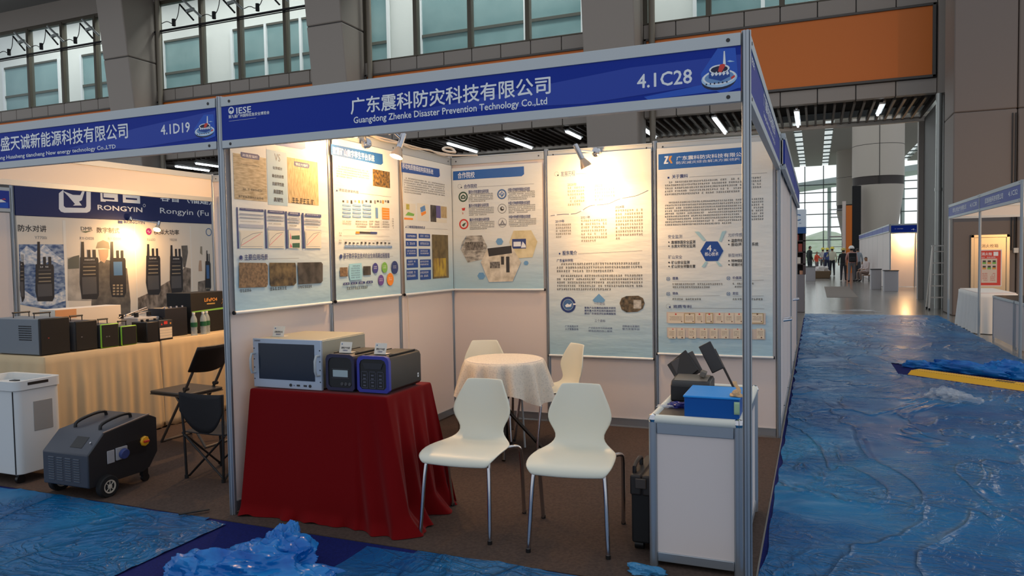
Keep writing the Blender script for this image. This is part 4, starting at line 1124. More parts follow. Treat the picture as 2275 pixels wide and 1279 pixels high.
# carpets and films on the floor -------------------------------
CARPET=mat('charcoal_carpet',(84,70,63),.95,spec=.15,col2=(72,60,54),cscale=60,bump=(220,.35,.004))
m=MB(); m.box(0.0,-.10,0.001,2.99,2.95,.006); tag(m.build('booth_carpet',CARPET),'dark brown carpet under the white chairs in the booth','carpet')
m=MB(); m.box(-3.05,-.10,0.001,-.002,2.95,.006); tag(m.build('booth_carpet',CARPET),'dark brown carpet under the left booth equipment','carpet')
NAVYC=mat('navy_carpet',(22,32,96),.95,spec=.15,col2=(18,26,82),cscale=80,bump=(200,.3,.004))
m=MB(); m.box(-4.5,-4.2,.0005,2.995,-.105,.004); tag(m.build('aisle_carpet',NAVYC),'navy blue carpet in front of the booth, bare around the crumpled blue bundle','carpet')
m=MB(); m.box(3.0,-4.2,.0005,5.83,14.8,.004); tag(m.build('aisle_carpet',NAVYC),'navy blue carpet of the right aisle, bare beside the yellow ramp','carpet')
def film_mat(name,a,b):
    m=bpy.data.materials.new(name); m.use_nodes=True; t=m.node_tree; p=t.nodes['Principled BSDF']
    p.inputs['Specular IOR Level'].default_value=.22; p.inputs['Alpha'].default_value=.95
    tc=N(t,'ShaderNodeTexCoord'); L=t.links.new
    def noise(sc,det,dist=0,rough=.5,an=(1,1,1)):
        mp=N(t,'ShaderNodeMapping'); mp.inputs['Scale'].default_value=an; L(tc.outputs['Object'],mp.inputs[0])
        n=N(t,'ShaderNodeTexNoise'); n.inputs['Scale'].default_value=sc; n.inputs['Detail'].default_value=det; n.inputs['Distortion'].default_value=dist; n.inputs['Roughness'].default_value=rough; L(mp.outputs[0],n.inputs[0]); return n.outputs[0]
    def op(o,x,y=None,c=None):
        q=N(t,'ShaderNodeMath',operation=o)
        for i,v in enumerate((x,y,c)):
            if v is None: continue
            if isinstance(v,(int,float)): q.inputs[i].default_value=v
            else: L(v,q.inputs[i])
        return q.outputs[0]
    def ridged(n,pw): return op('POWER',op('SUBTRACT',1,op('ABSOLUTE',op('MULTIPLY_ADD',n,2,-1))),pw)
    r1=ridged(noise(1.3,3,1.5,.45,(1,.45,1)),22); r2=ridged(noise(3.6,3,2.2,.5,(.5,1.2,1)),18); r3=ridged(noise(9,2,1.5,.5,(1,.6,1)),10)
    mk=N(t,'ShaderNodeMapRange'); mk.inputs['From Min'].default_value=.38; mk.inputs['From Max'].default_value=.6; L(noise(.9,2),mk.inputs['Value'])
    h=op('ADD',op('MULTIPLY',r1,1.0),op('MULTIPLY',op('ADD',op('MULTIPLY',r2,.55),op('MULTIPLY',r3,.22)),mk.outputs['Result']))
    bp=N(t,'ShaderNodeBump'); bp.inputs['Strength'].default_value=1.0; bp.inputs['Distance'].default_value=.028; L(h,bp.inputs['Height']); L(bp.outputs[0],p.inputs['Normal'])
    rr=N(t,'ShaderNodeMapRange'); rr.inputs['To Min'].default_value=.12; rr.inputs['To Max'].default_value=.5; L(noise(1.7,4,1),rr.inputs['Value']); L(rr.outputs['Result'],p.inputs['Roughness'])
    r=N(t,'ShaderNodeValToRGB'); r.color_ramp.elements[0].color=lin(a)+(1,); r.color_ramp.elements[1].color=lin(b)+(1,); r.color_ramp.elements[0].position=.35; r.color_ramp.elements[1].position=.68
    L(noise(.8,6,1.2,.6),r.inputs[0]); L(r.outputs[0],p.inputs['Base Color'])
    MATS[name]=m; return m
FILM=film_mat('blue_film',(0,76,132),(22,116,168))
from mathutils import noise as mn
def ridge(x,y,s,seed):
    v=mn.noise(Vector((x*s,y*s,seed))); return (1-abs(v)*2.2)
def film(x0,x1,y0,y1,step,fn,amp,name,label):
    nx=int((x1-x0)/step)+1; ny=int((y1-y0)/step)+1; m=MB(); idx={}; vs=[]; fs=[]
    for j in range(ny):
        for i in range(nx):
            x=x0+(x1-x0)*i/(nx-1); y=y0+(y1-y0)*j/(ny-1)
            if i in (0,nx-1) or j in (0,ny-1): x+=.03*mn.noise(Vector((x*3,y*3,5))); y+=.03*mn.noise(Vector((x*3,y*3,9)))
            e=max(0,1-abs(x-x0)/.9)
            h=max(0,ridge(x,y*.5,1.1,1)-.78)*.5+max(0,ridge(x*1.2+y*.5,y,2.6,7)-.78)*.4+e*max(0,ridge(x*.5,y*1.8,5,3)-.5)*.5
            vs.append((x,y,.012+amp*h*.05+.004*mn.noise(Vector((x*2,y*2,0)))))
    for j in range(ny-1):
        for i in range(nx-1):
            c=(vs[j*nx+i][0]+vs[(j+1)*nx+i+1][0])/2,(vs[j*nx+i][1]+vs[(j+1)*nx+i+1][1])/2
            if fn(*c): fs.append((j*nx+i,j*nx+i+1,(j+1)*nx+i+1,(j+1)*nx+i))
    m.add(vs,fs); return tag(m.build(name,FILM,angle=80),label,'plastic film')
def aisle_ok(x,y):
    # bare strip around the yellow ramp
    if x>4.2:
        c=6.86-.847*(x-4.4); return not (c-.32<y<c+.62)
    return True
film(3.02,5.86,-3.6,15.9,.045,aisle_ok,1.0,'plastic_sheet','long crinkled blue plastic film covering the aisle beside the booth')
def front_ok(x,y):
    if .10<x<1.05 and y>-1.0+.9*max(0,x-.55): return False   # bare navy carpet
    if x<=.12: return y<-.13-.25*max(0,x+.1)
    return y<-.115-.14*max(0,1.5-x)
film(-4.2,3.02,-3.4,-.12,.04,front_ok,1.2,'plastic_sheet','crinkled blue plastic film on the floor in front of the left booth')
# ================================================================== posters
SHEETM = mat('poster_sheet',(222,226,224),.5,bump=(2.2,.12,.02),aniso=(1,1,3)); 
def grad_sheet():
    m=bpy.data.materials.new('poster_sheet_tinted'); m.use_nodes=True; t=m.node_tree; p=t.nodes['Principled BSDF']; p.inputs['Roughness'].default_value=.5
    tc=N(t,'ShaderNodeTexCoord'); sx=N(t,'ShaderNodeSeparateXYZ'); t.links.new(tc.outputs['Generated'],sx.inputs[0])
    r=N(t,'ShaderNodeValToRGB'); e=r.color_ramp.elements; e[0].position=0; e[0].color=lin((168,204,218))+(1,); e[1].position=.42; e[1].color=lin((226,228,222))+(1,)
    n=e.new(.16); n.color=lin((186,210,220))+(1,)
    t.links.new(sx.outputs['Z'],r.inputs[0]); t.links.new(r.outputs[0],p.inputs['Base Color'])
    mp=N(t,'ShaderNodeMapping'); mp.inputs['Scale'].default_value=(1,1,3.2); t.links.new(tc.outputs['Object'],mp.inputs[0])
    no=N(t,'ShaderNodeTexNoise'); no.inputs['Scale'].default_value=2.4; no.inputs['Detail'].default_value=3; t.links.new(mp.outputs[0],no.inputs[0])
    b=N(t,'ShaderNodeBump'); b.inputs['Strength'].default_value=.25; b.inputs['Distance'].default_value=.04; t.links.new(no.outputs[0],b.inputs['Height']); t.links.new(b.outputs[0],p.inputs['Normal'])
    return m
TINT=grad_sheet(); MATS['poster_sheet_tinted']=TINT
def poster(key,axis,c,a0,a1,z0,z1,label,group):
    """sheet hung close to the wall; c = face coordinate"""
    if axis=='y': fn=lambda a,b,o:(c+o,a,b); t=thing('poster',label,'poster',(c,(a0+a1)/2,z0),group)
    else: fn=lambda a,b,o:(a,c-o,b); t=thing('poster',label,'poster',((a0+a1)/2,c,z0),group)
    m=MB(); n=12
    def g(u,v,o): return fn(a0+(a1-a0)*u,z0+(z1-z0)*v,o)
    m.grid(2,2,lambda u,v:g(u,v,0)); m.grid(2,2,lambda u,v:g(1-u,v,-.0015))
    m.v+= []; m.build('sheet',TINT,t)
    m=MB(); m.tube([fn(a0-.006,z0,.0),fn(a1+.006,z0,.0)],.0105,10,0); m.build('bottom_rod',mat('white_rod',(226,228,226),.35),t)
    m=MB()
    for e,d in ((a0-.006,-1),(a1+.006,1)): m.tube([fn(e,z0,0),fn(e+d*.009,z0,0)],.0125,10)
    m.build('rod_cap',BLACK,t)
    artwork(ARTS[key],fn,'print',t)
G1='printed company posters'
poster('poster_a','y',.033,.035,.978,1.222,2.43,'poster with steel bar photos, data tables and three tunnel photos, nearest on left wall',G1)
poster('poster_b','y',.033,1.045,1.945,1.225,2.41,'poster with flow diagram and coloured circles, in the middle of the left wall',G1)
poster('poster_c','y',.033,2.02,2.925,1.222,2.405,'poster with rows of dark blue boxes, next to the back left corner',G1)
poster('poster_d','x',2.937,.03,.95,1.222,2.38,'poster with round emblems and hexagon photos, left on the back wall',G1)
poster('poster_e','x',2.937,1.0,1.945,.622,2.435,'poster with a rising curve and year dates, behind the side-on chair',G1)
poster('poster_f','x',2.937,1.995,2.93,.67,2.43,'poster with orange and white emblem, blue hexagon and rows of certificates',G1)
# ================================================================== spot lamps
WARM=(1,.57,.23)
BULB=mat('lit_bulb',(255,214,150),.5,emit=14)
def spotlamp(name_label,loc,base,tube0,tube1,aim,power,group='booth spot lamps',ball=True,glow=.75):
    t=thing('spot_lamp',name_label,'lamp',base,group)
    b=Vector(base); p0=Vector(tube0); p1=Vector(tube1); d=(p1-p0).normalized()
    m=MB(); m.cyl(p0,p1,.0225,n=18); m.cyl(p0-d*.004,p0,.019,n=18); m.build('lamp_body',CHROME,t,bevel=.002)
    m=MB(); e=p1+d*.075
    q=d.to_track_quat('Z','Y').to_matrix().to_4x4(); q.translation=p1
    m.lathe([(.02,-.002),(.026,.012),(.044,.052),(.05,.075),(.046,.074),(.040,.050),(.018,.012)],q,24); m.build('reflector',mat('lamp_reflector',(200,176,150),.3,.3),t)
    m=MB(); m.lathe([(0,.066),(.02,.07),(.040,.0705),(.042,.062)],q,20); m.build('bulb',BULB,t)
    m=MB(); c=Matrix.Translation(b)@((p0.lerp(p1,.4)-b).normalized().to_track_quat('Z','Y').to_matrix().to_4x4())
    m.lathe([(0,-.012),(.03,-.01),(.042,.006),(.040,.022),(.02,.034),(0,.036)],c,24); m.build('mount',CHROME,t)
    m=MB(); m.tube([b,p0.lerp(p1,.4)],.009,8); m.build('arm',CHROME,t)
    l=bpy.data.lights.new('spot_light','SPOT'); l.energy=power; l.color=WARM; l.spot_size=R(105); l.spot_blend=1; l.shadow_soft_size=.035
    o=bpy.data.objects.new('spot_light',l); COL.objects.link(o); o.parent=t; o.location=e+d*.012-Vector(base); o.rotation_euler=(Vector(aim)-e).to_track_quat('-Z','Y').to_euler()
    g=bpy.data.lights.new('glow_light','POINT'); g.energy=power*glow; g.color=WARM; g.shadow_soft_size=.04
    o=bpy.data.objects.new('glow_light',g); COL.objects.link(o); o.parent=t; o.location=e+d*.03-Vector(base)
    return t
spotlamp('chrome spot lamp clamped on the back wall rail above the rising curve poster',None,(1.478,2.90,2.43),(1.372,2.60,2.465),(1.425,2.63,2.345),(1.62,2.82,1.9),46,glow=.5)
spotlamp('lit spot lamp hanging beside the second post of the left wall',None,(.30,1.40,2.50),(.36,1.50,2.475),(.34,1.46,2.365),(.16,1.2,1.6),27,ball=False)
spotlamp('chrome spot lamp clamped on the left wall rail, partly behind the sign',None,(.05,1.46,2.415),(.20,1.24,2.52),(.235,1.08,2.46),(.16,.55,1.5),26)
# cables
m=MB(); m.tube([(.03,1.3,2.47),(.04,1.48,2.50),(.03,1.75,2.475),(.05,1.98,2.49),(.03,2.2,2.47),(.06,2.45,2.50),(.03,2.7,2.48),(.06,2.93,2.50),(.3,2.95,2.49)],.008,6,smooth=2)
m.tube([(.05,1.5,2.49),(.02,1.8,2.505),(.06,2.3,2.485),(.02,2.6,2.50),(.05,2.95,2.505)],.007,6,smooth=2)
m.tube([(.08,2.93,2.53),(.03,2.97,2.575),(-.02,2.93,2.585),(-.03,2.86,2.56),(.03,2.85,2.53),(.08,2.93,2.53)],.011,6,smooth=2)
tag(m.build('cable',mat('white_cable',(222,206,186),.5)),'loose white cable lying along the top of the left wall','cable')
m=MB(); m.tube([(.026,2.0,2.4),(.03,2.03,1.9),(.028,2.06,1.3),(.03,2.08,.9),(.03,2.05,.5),(.03,2.0,.1)],.004,6,smooth=2)
tag(m.build('cable',mat('white_cable',(222,206,186),.5)),'thin cable hanging down the left wall beside the second post','cable')
# ================================================================== red display table
t=thing('display_table','folding table hidden under the red velvet cloth','table',(.56,.33,0))
m=MB(); m.box(.10,.09,.73,1.03,.58,.757); m.build('tabletop',PANEL,t)
for x in (.14,.99):
    for y in (.13,.54): m=MB(); m.cyl((x,y,.002),(x,y,.73),.015,n=10); m.build('leg',ALU,t)
VELVET=mat('red_velvet',(112,6,10),.8,spec=.1,sheen=.12,bump=(160,.15,.003))
def velvet():
    # perimeter param: rounded rectangle, top then skirt
    x0,x1,y0,y1=.085,1.045,.075,.6
    P=[]
    def seg(a,b,n):
        for i in range(n): P.append((a[0]+(b[0]-a[0])*i/n,a[1]+(b[1]-a[1])*i/n))
    seg((x0,y0),(x1,y0),70); seg((x1,y0),(x1,y1),44); seg((x1,y1),(x0,y1),40); seg((x0,y1),(x0,y0),24)
    n=len(P); m=MB(); rows=[]
    top=.763
    rows.append([(.56+(x-.56)*.0,.33+(y-.33)*.0,top) for x,y in P]); rows.append([(.56+(x-.56)*.9,.33+(y-.33)*.9,top) for x,y in P])
    rows.append([(.56+(x-.56)*.985,.33+(y-.33)*.98,top-.001) for x,y in P])
    K=26
    for k in range(K+1):
        h=k/K; row=[]
        for i,(x,y) in enumerate(P):
            nx=ny=0
            if i<70: ny=-1; s=i/70
            elif i<114: nx=1; s=(i-70)/44
            elif i<154: ny=1; s=.5
            else: nx=-1; s=.5
            z=top-.004-h*(top-.008)
            dx=dy=0
            if ny==-1:                       # front, nearly flat, swings out at both ends
                fl=.03+.05*(abs(s-.5)*2)**3; dy=-fl*h; 
                dx=(-.04*max(0,.25-s)/.25+.125*max(0,(s-.62)/.38)**1.3)*h
                dy+=-(.004*math.sin(s*13+2)*h)*h
                if s>.78: dy+=-.020*math.sin((s-.78)*52-h*2.5)*h
            elif nx==1:                      # right side, deep folds, spreading on the floor
                dx=(.125-.06*s)*h+.034*math.sin(s*21+1.2*h)*h+.012*math.sin(s*43+2)*h
                dy=(-.02*(1-s)+.09*s)*h
                if h>.85: dx+=.05*(h-.85)/.15*(1+math.sin(s*11))
            elif ny==1: dy=.04*h+.012*math.sin(i*.5)*h; dx=.02*h+.13*h*max(0,(130-i)/16 if i<130 else 0)
            else: dx=-.045*h; dy=-.02*h
            if h>.93:                        # crumpled hem
                q=(h-.93)/.07; dx+=q*.025*mn.noise(Vector((i*.21,3,0)))*(2 if nx==1 else 1); dy+=q*(-.02+.035*mn.noise(Vector((i*.17,8,0)))) if ny==-1 else 0
                z+=q*.02*max(0,mn.noise(Vector((i*.13,1,4)))+.2)
            row.append((x+dx,y+dy,max(z,.009)))
        rows.append(row)
    vs=[p for r in rows for p in r]; fs=[]
    for j in range(len(rows)-1):
        for i in range(n): fs.append((j*n+i,j*n+(i+1)%n,(j+1)*n+(i+1)%n,(j+1)*n+i))
    m.add(vs,[f[::-1] for f in fs]); return m
tag(velvet().build('tablecloth',VELVET,angle=180,sub=1),'deep red velvet cloth draped to the floor under the display devices','tablecloth')
# rack computer ------------------------------------------------
TZ=.766
t=thing('rack_computer','silver rack computer with built-in dark screen and side handles','computer',(.33,.33,TZ))
m=MB(); m.box(.098,.135,TZ+.004,.568,.60,TZ+.288); m.box(.102,.138,TZ+.284,.564,.598,TZ+.294); m.build('chassis',mat('khaki_metal',(176,172,154),.45,.35),t,bevel=.004)
m=MB(); m.box(.083,.118,TZ,.583,.136,TZ+.295); m.build('front_panel',mat('brushed_face',(176,188,204),.4,.35),t,bevel=.003)
MB().box(.126,.1155,TZ+.052,.536,.119,TZ+.268).build('screen',mat('screen_glass',(16,32,52),.16,spec=.6),t,bevel=.001)
for x in (.097,.569):
    m=MB(); m.tube([(x,.12,TZ+.09),(x,.078,TZ+.09),(x,.078,TZ+.205),(x,.12,TZ+.205)],.0075,8,smooth=1); m.build('handle',ALUW,t)
m=MB()
for z in (.05,.12,.17,.235): m.cyl((.092,.1165,TZ+z),(.092,.119,TZ+z),.004,n=8); m.cyl((.574,.1165,TZ+z),(.574,.119,TZ+z),.004,n=8)
m.build('screw',SCREW,t)
for i,(x,r) in enumerate(((.36,.009),(.385,.004),(.415,.008),(.465,.008),(.5,.009))):
    m=MB()
    if i in (2,3): m.box(x-.011,.1155,TZ+.018,x+.011,.119,TZ+.028)
    else: m.cyl((x,.1145,TZ+.023),(x,.119,TZ+.023),r,n=14)
    m.build('port' if i in (2,3) else 'button',SCREW if i!=1 else CHROME,t)
artwork([['T','ink','ZHENKE',.095,TZ+.278,.14,TZ+.286,1]],lambda a,b,o:(a,.1178-o,b),'lettering',t)
# power stations ------------------------------------------------
def station(name,label,x0,x1,y0,y1,h,trim,kind):
    t=thing('power_station',label,'power station',((x0+x1)/2,(y0+y1)/2,TZ))
    w=x1-x0; c=.03; z0=TZ; z1=TZ+h
    def sec(i): 
        a,b,zz0,zz1=x0+i,x1-i,z0+.008+i,z1-i; k=c
        return [(a,zz0+k*.5),(a+k*.5,zz0),(b-k*.5,zz0),(b,zz0+k*.5),(b,zz1-k),(b-k*.3,zz1-k*.3),(b-k,zz1),(a+k,zz1),(a+k*.3,zz1-k*.3),(a,zz1-k)]
    m=MB(); m.prism(sec(.0),lambda a,b,cc:(a,cc,b),y0+.02,y1,0); m.build('case',mat('case_grey',(34,31,29),.4),t,bevel=.003)
    m=MB(); P=sec(-.002); Q=sec(.016); n=len(P); v=[(a,y0,b) for a,b in P]+[(a,y0,b) for a,b in Q]+[(a,y0+.024,b) for a,b in P]
    m.add(v,[(i,(i+1)%n,(i+1)%n+n,i+n) for i in range(n)]+[((i+1)%n,i,i+2*n,(i+1)%n+2*n) for i in range(n)]); m.build('trim_ring',trim,t)
    m=MB(); m.prism(sec(.014),lambda a,b,cc:(a,cc,b),y0+.004,y0+.02,0); m.build('front_panel',BLACK,t)
    m=MB(); m.box(x0+.02,y0+.05,z1-.002,x0+.026,y1-.03,z1+.006); m.box(x1-.026,y0+.05,z1-.002,x1-.02,y1-.03,z1+.006); m.box(x0+.035,y0+.12,z1-.001,x1-.035,y1-.05,z1+.003); m.build('top_grip',BLACK,t,bevel=.002)
    for fx in (x0+.03,x1-.03):
        for fy in (y0+.04,y1-.04): m=MB(); m.cyl((fx,fy,z0),(fx,fy,z0+.012),.012,n=10); m.build('foot',BLACKM,t)
    yf=y0+.003
    if kind==1:
        MB().box(x0+.045,yf-.001,z0+.085,x1-.045,yf+.002,z0+.125).build('display',mat('grey_display',(160,178,182),.3),t,bevel=.001)
        m=MB(); 
        for a in ((.038,.078,.04,.132),): 
            m.box(x0+.038,yf,z0+.078,x1-.038,yf+.001,z0+.0795); m.box(x0+.038,yf,z0+.1305,x1-.038,yf+.001,z0+.132)
        m.build('display_frame',mat('frame_grey',(84,84,88),.4),t)
        for i in range(3): m=MB(); m.lathe([(.011,0),(.009,.004),(.004,.004)],Matrix.Translation((x1-.085+i*.026,yf,z0+.045))@Matrix.Rotation(R(90),4,'X'),14); m.build('socket',mat('socket_grey',(70,70,72),.4),t)
    else:
        for i in range(3):
            a=x0+.026+i*.053; m=MB(); b=a+.042; za,zb=z0+.03,z0+.125
            for q in ((a,za,b,za+.002),(a,zb-.002,b,zb),(a,za,a+.002,zb),(b-.002,za,b,zb),(a,za+.045,b,za+.0465)): m.box(q[0],yf-.001,q[1],q[2],yf+.001,q[3])
            for j in range(4): m.box(a+.012,yf-.001,z0+.04+j*.02,a+.03,yf+.001,z0+.047+j*.02)
            m.build('socket_bank',mat('line_grey',(84,86,100),.4),t)
        m=MB(); m.prism([(x0+.05,z0+.14),(x1-.05,z0+.14),(x1-.035,z0+.175),(x0+.035,z0+.175)],lambda a,b,cc:(a,cc,b),yf-.003,yf); m.build('light_bar',mat('bar_dark',(34,36,44),.25),t)
        artwork([['R','white',y1-.045,z0+.05,y1-.03,z0+.075],['R','ink',y1-.041,z0+.057,y1-.034,z0+.068]],lambda a,b,o:(x1+o,a,b),'lettering',t)
    return t
station('power_station','black portable power station with a grey display, between rack computer and blue-trimmed unit',.607,.80,.13,.48,.215,mat('trim_violet',(36,34,66),.4),1)
station('power_station','black portable power station with blue trim, rightmost on the red cloth',.822,1.030,.13,.50,.212,mat('trim_blue',(46,52,150),.4),2)
def card(label,x,y,z,rz,l1,l2):
    t=thing('name_card',label,'card',(x,y,z),'name cards on the devices',rz); w,h=.082,.062
    m=MB(); m.box(-w/2,-.001,0,w/2,.001,h); m.v=[(a,b+c*.30,c) for a,b,c in m.v]; m.box(-w/2,0,0,w/2,.05,.0015)
    m.xf(Matrix.Translation((x,y,z))); m.build('card',mat('card_white',(226,218,204),.4),t)
    cm=[['T','ink',l1,-w*.36,h*.36,w*.36,h*.56,1],['T','navy',l2,-w*.2,h*.16,w*.2,h*.29,1],['E','steel',-w*.33,h*.8,.004,0]]
    artwork(cm,lambda a,b,o:(x+a,y+b*.30-.0012-o,z+b),'print',t)
card('name card at the left corner of the rack computer',.165,.25,TZ+.294,R(4),'采集控制主机','智能监测')
card('name card on the left power station',.70,.19,TZ+.2185,R(0),'便携式户外电源','1000W')
card('name card on the blue-trimmed power station',.925,.21,TZ+.2155,R(-4),'便携式户外电源','1500W')
# ================================================================== chairs
CREAM=mat('cream_plastic',(226,224,206),.38,spec=.45)
def chair(label,group,shell_label=None):
    t=thing('chair',label,'chair',(0,0,0),group)
    # centre line (y,z) from front edge to back top, with half width
    C=[(-.235,.395,.190),(-.232,.425,.212),(-.205,.445,.226),(-.12,.452,.232),(0,.447,.228),(.09,.443,.214),(.145,.452,.178),(.182,.480,.142),(.203,.518,.134),(.214,.565,.165),(.222,.612,.186),(.231,.66,.178),(.243,.715,.152),(.255,.76,.130),(.264,.79,.115),(.266,.797,.108)]
    n=17; m=MB(); vs=[];fs=[]
    for i,(y,z,w) in enumerate(C):
        for k in range(n):
            u=-1+2*k/(n-1); x=w*u
            back=min(1,max(0,(i-6)/4))
            dz=.012*u*u*(1-back)*(.1 if i<3 else .6); dy=-.045*u*u*back*(1-.55*max(0,i-11)/4)
            if i<=1: dz+=.006*u*u
            vs.append((x,y+dy,z+dz))
    for i in range(len(C)-1):
        for k in range(n-1): fs.append((i*n+k,i*n+k+1,(i+1)*n+k+1,(i+1)*n+k))
    m.add(vs,fs); m.build('seat_shell',CREAM,t,solid=.011,sub=1,angle=180)
    for s in (-1,1):
        m=MB(); m.tube([(s*.10,-.12,.43),(s*.175,-.175,.425),(s*.188,-.195,.40),(s*.206,-.245,.004)],.0115,10,smooth=2); m.build('leg',CHROME,t)
        m=MB(); m.tube([(s*.10,.03,.43),(s*.205,.12,.43),(s*.235,.165,.425),(s*.242,.19,.39),(s*.232,.255,.004)],.0115,10,smooth=2); m.build('leg',CHROME,t)
    m=MB(); m.tube([(-.11,-.12,.43),(.11,-.12,.43)],.010,8); m.tube([(-.11,.03,.43),(.11,.03,.43)],.010,8); m.tube([(-.1,-.12,.43),(-.1,.03,.43)],.010,8); m.tube([(.1,-.12,.43),(.1,.03,.43)],.010,8); m.build('under_frame',DKMETAL,t)
    for s in (-1,1):
        for y in (-.247,.256): m=MB(); m.cyl((s*(.206 if y<0 else .232),y,0),(s*(.206 if y<0 else .232),y,.02),.013,n=10); m.build('foot_cap',BLACK,t)
    return t
c0=chair('cream shell chair with chrome legs in front, left of the pair',None); 
FZ=.006
c0.location=(1.432,.335,FZ); c0.rotation_euler=(0,0,R(3))
for loc,rz,lab in (((2.05,.345,FZ),8,'cream shell chair with chrome legs in front, right of the pair'),((1.27,2.21,FZ),-43,'cream shell chair turned side-on at the right of the round table'),((.67,2.22,FZ),24,'cream shell chair behind the round table, only its back showing')):
    c=dup(c0); c.location=loc; c.rotation_euler=(0,0,R(rz)); c['label']=lab
for c in [o for o in COL.objects if o.name.startswith('chair')]: c['group']='cream shell chairs'
# crumpled wrap on side chair seat
m=MB(); rr=random.Random(5)
def crumple(m,cx,cy,cz,rx,ry,h,n,seed,rz=0):
    def rg(v): return 1-2.2*abs(mn.noise(v))
    S=Vector((seed,seed*1.7,seed*.6))
    def f(u,v):
        a=2*math.pi*u; ph=math.pi/2*(1-v)**.85; d=Vector((math.cos(ph)*math.cos(a),math.cos(ph)*math.sin(a),math.sin(ph)))
        r=.78+.40*mn.noise(d*1.3+S)+.16*rg(d*1.9+S*2)+.085*rg(d*3.7+S)+.03*rg(d*8+S*3)
        X=d.x*r*rx;Y=d.y*r*ry
        return (cx+X*math.cos(rz)-Y*math.sin(rz),cy+X*math.sin(rz)+Y*math.cos(rz),cz+max(.001,d.z*r*h)+.001)
    return m.grid(n*2,n,f,closed=True)
crumple(m,1.16,2.06,.462,.10,.11,.09,24,3.3); tag(m.build('plastic_wrap',mat('cream_wrap',(232,214,176),.4,alpha=.85),angle=25),'crumpled pale wrapping left on the seat of the side-on chair','wrapping')
# ================================================================== round table
t=thing('round_table','round table under a white lace cloth in the back left corner','table',(1.01,1.84,FZ))
m=MB(); m.cyl((1.01,1.84,.715),(1.01,1.84,.738),.298,n=48); m.build('tabletop',PANEL,t)
for a in (20,110,200,290):
    a=R(a); m=MB(); m.tube([(1.01-.16*math.cos(a),1.84-.16*math.sin(a),.70),(1.01+.05*math.cos(a),1.84+.05*math.sin(a),.30),(1.01+.30*math.cos(a),1.84+.30*math.sin(a),.02)],.014,8); m.build('leg',DKMETAL,t)
m=MB(); m.tube([(1.08,1.98,.71),(1.11,2.0,.01)],.009,8); m.build('prop',ALUW,t)
def lace(u,v):
    a=2*math.pi*u
    if v<.3: r=.302*v/.3; return (1.01+r*math.cos(a),1.84+r*math.sin(a),.742-(.003 if v>.28 else 0))
    h=(v-.3)/.7; drop=.23+.10*abs(math.cos(2*a+.5))**1.5
    f=.055*math.sin(a*13+1)+.025*math.sin(a*23)
    r=.306+.010*min(1,h*6)+(f*.7+.045)*h
    return (1.01+r*math.cos(a),1.84+r*math.sin(a),.739-drop*h)
def lace_mat():
    m=mat('lace_cloth',(236,224,206),.8,spec=.1); t=m.node_tree; p=t.nodes['Principled BSDF']
    tc=N(t,'ShaderNodeTexCoord'); vo=N(t,'ShaderNodeTexVoronoi'); vo.inputs['Scale'].default_value=70; t.links.new(tc.outputs['Object'],vo.inputs[0])
    mr=N(t,'ShaderNodeMapRange'); mr.inputs['From Min'].default_value=.1; mr.inputs['From Max'].default_value=.5; mr.inputs['To Min'].default_value=.82; mr.inputs['To Max'].default_value=1
    t.links.new(vo.outputs['Distance'],mr.inputs['Value']); t.links.new(mr.outputs['Result'],p.inputs['Alpha']); return m
m=MB(); m.grid(140,26,lace,closed=True); tag(m.build('lace_tablecloth',lace_mat(),angle=180),'white lace cloth with hanging folds on the round table','tablecloth')
# ================================================================== counter
t=thing('counter','white panel counter with silver frame and black top at the front right','counter',(2.72,.62,FZ))
X0,X1,Y0,Y1,CZ=2.497,2.938,.125,1.12,.745
def corner(x,y): 
    m=MB(); m.tube([(x,y,FZ),(x,y,CZ-.02)],.021,12); return m
for x in (X0+.02,X1-.02):
    for y in (Y0+.02,Y1-.02): corner(x,y).build('post',ALU,t)
    
for a in ((X0+.04,Y0+.008,X1-.04,Y0+.03),(X0+.04,Y1-.03,X1-.04,Y1-.008)):
    for q in ((.03,.075),(CZ-.085,CZ-.03)): MB().box(a[0],a[1],q[0],a[2],a[3],q[1]).build('rail',ALU,t,bevel=.003)
    MB().box(a[0],a[1]+.007,.07,a[2],a[3]-.007,CZ-.08).build('side_panel',PANEL,t)
for a in ((X0+.008,Y0+.04,X0+.03,Y1-.04),(X1-.03,Y0+.04,X1-.008,Y1-.04)):
    for q in ((.03,.075),(CZ-.085,CZ-.03)): MB().box(a[0],a[1],q[0],a[2],a[3],q[1]).build('rail',ALU,t,bevel=.003)
    MB().box(a[0]+.007,a[1],.07,a[2]-.007,a[3],CZ-.08).build('side_panel',PANEL,t)
m=MB()
for p,q in (((X0+.02,Y0+.02),(X1-.02,Y0+.02)),((X0+.02,Y1-.02),(X1-.02,Y1-.02)),((X0+.02,Y0+.02),(X0+.02,Y1-.02)),((X1-.02,Y0+.02),(X1-.02,Y1-.02))): m.tube([(p[0],p[1],CZ-.015),(q[0],q[1],CZ-.015)],.022,14)
m.build('top_rim',mat('pearl_rim',(226,226,214),.45),t)
MB().box(X0+.03,Y0+.03,CZ-.025,X1-.03,Y1-.03,CZ-.003).build('countertop',mat('dark_top',(62,56,50),.35),t)
for x in (X0+.02,X1-.02):
    for y in (Y0+.02,Y1-.02):
        m=MB(); m.lathe([(0,-.026),(.018,-.02),(.026,0),(.018,.02),(0,.026)],Matrix.Translation((x,y,CZ-.015)),16); m.build('corner_cap',CHROME,t)
TT=CZ-.003
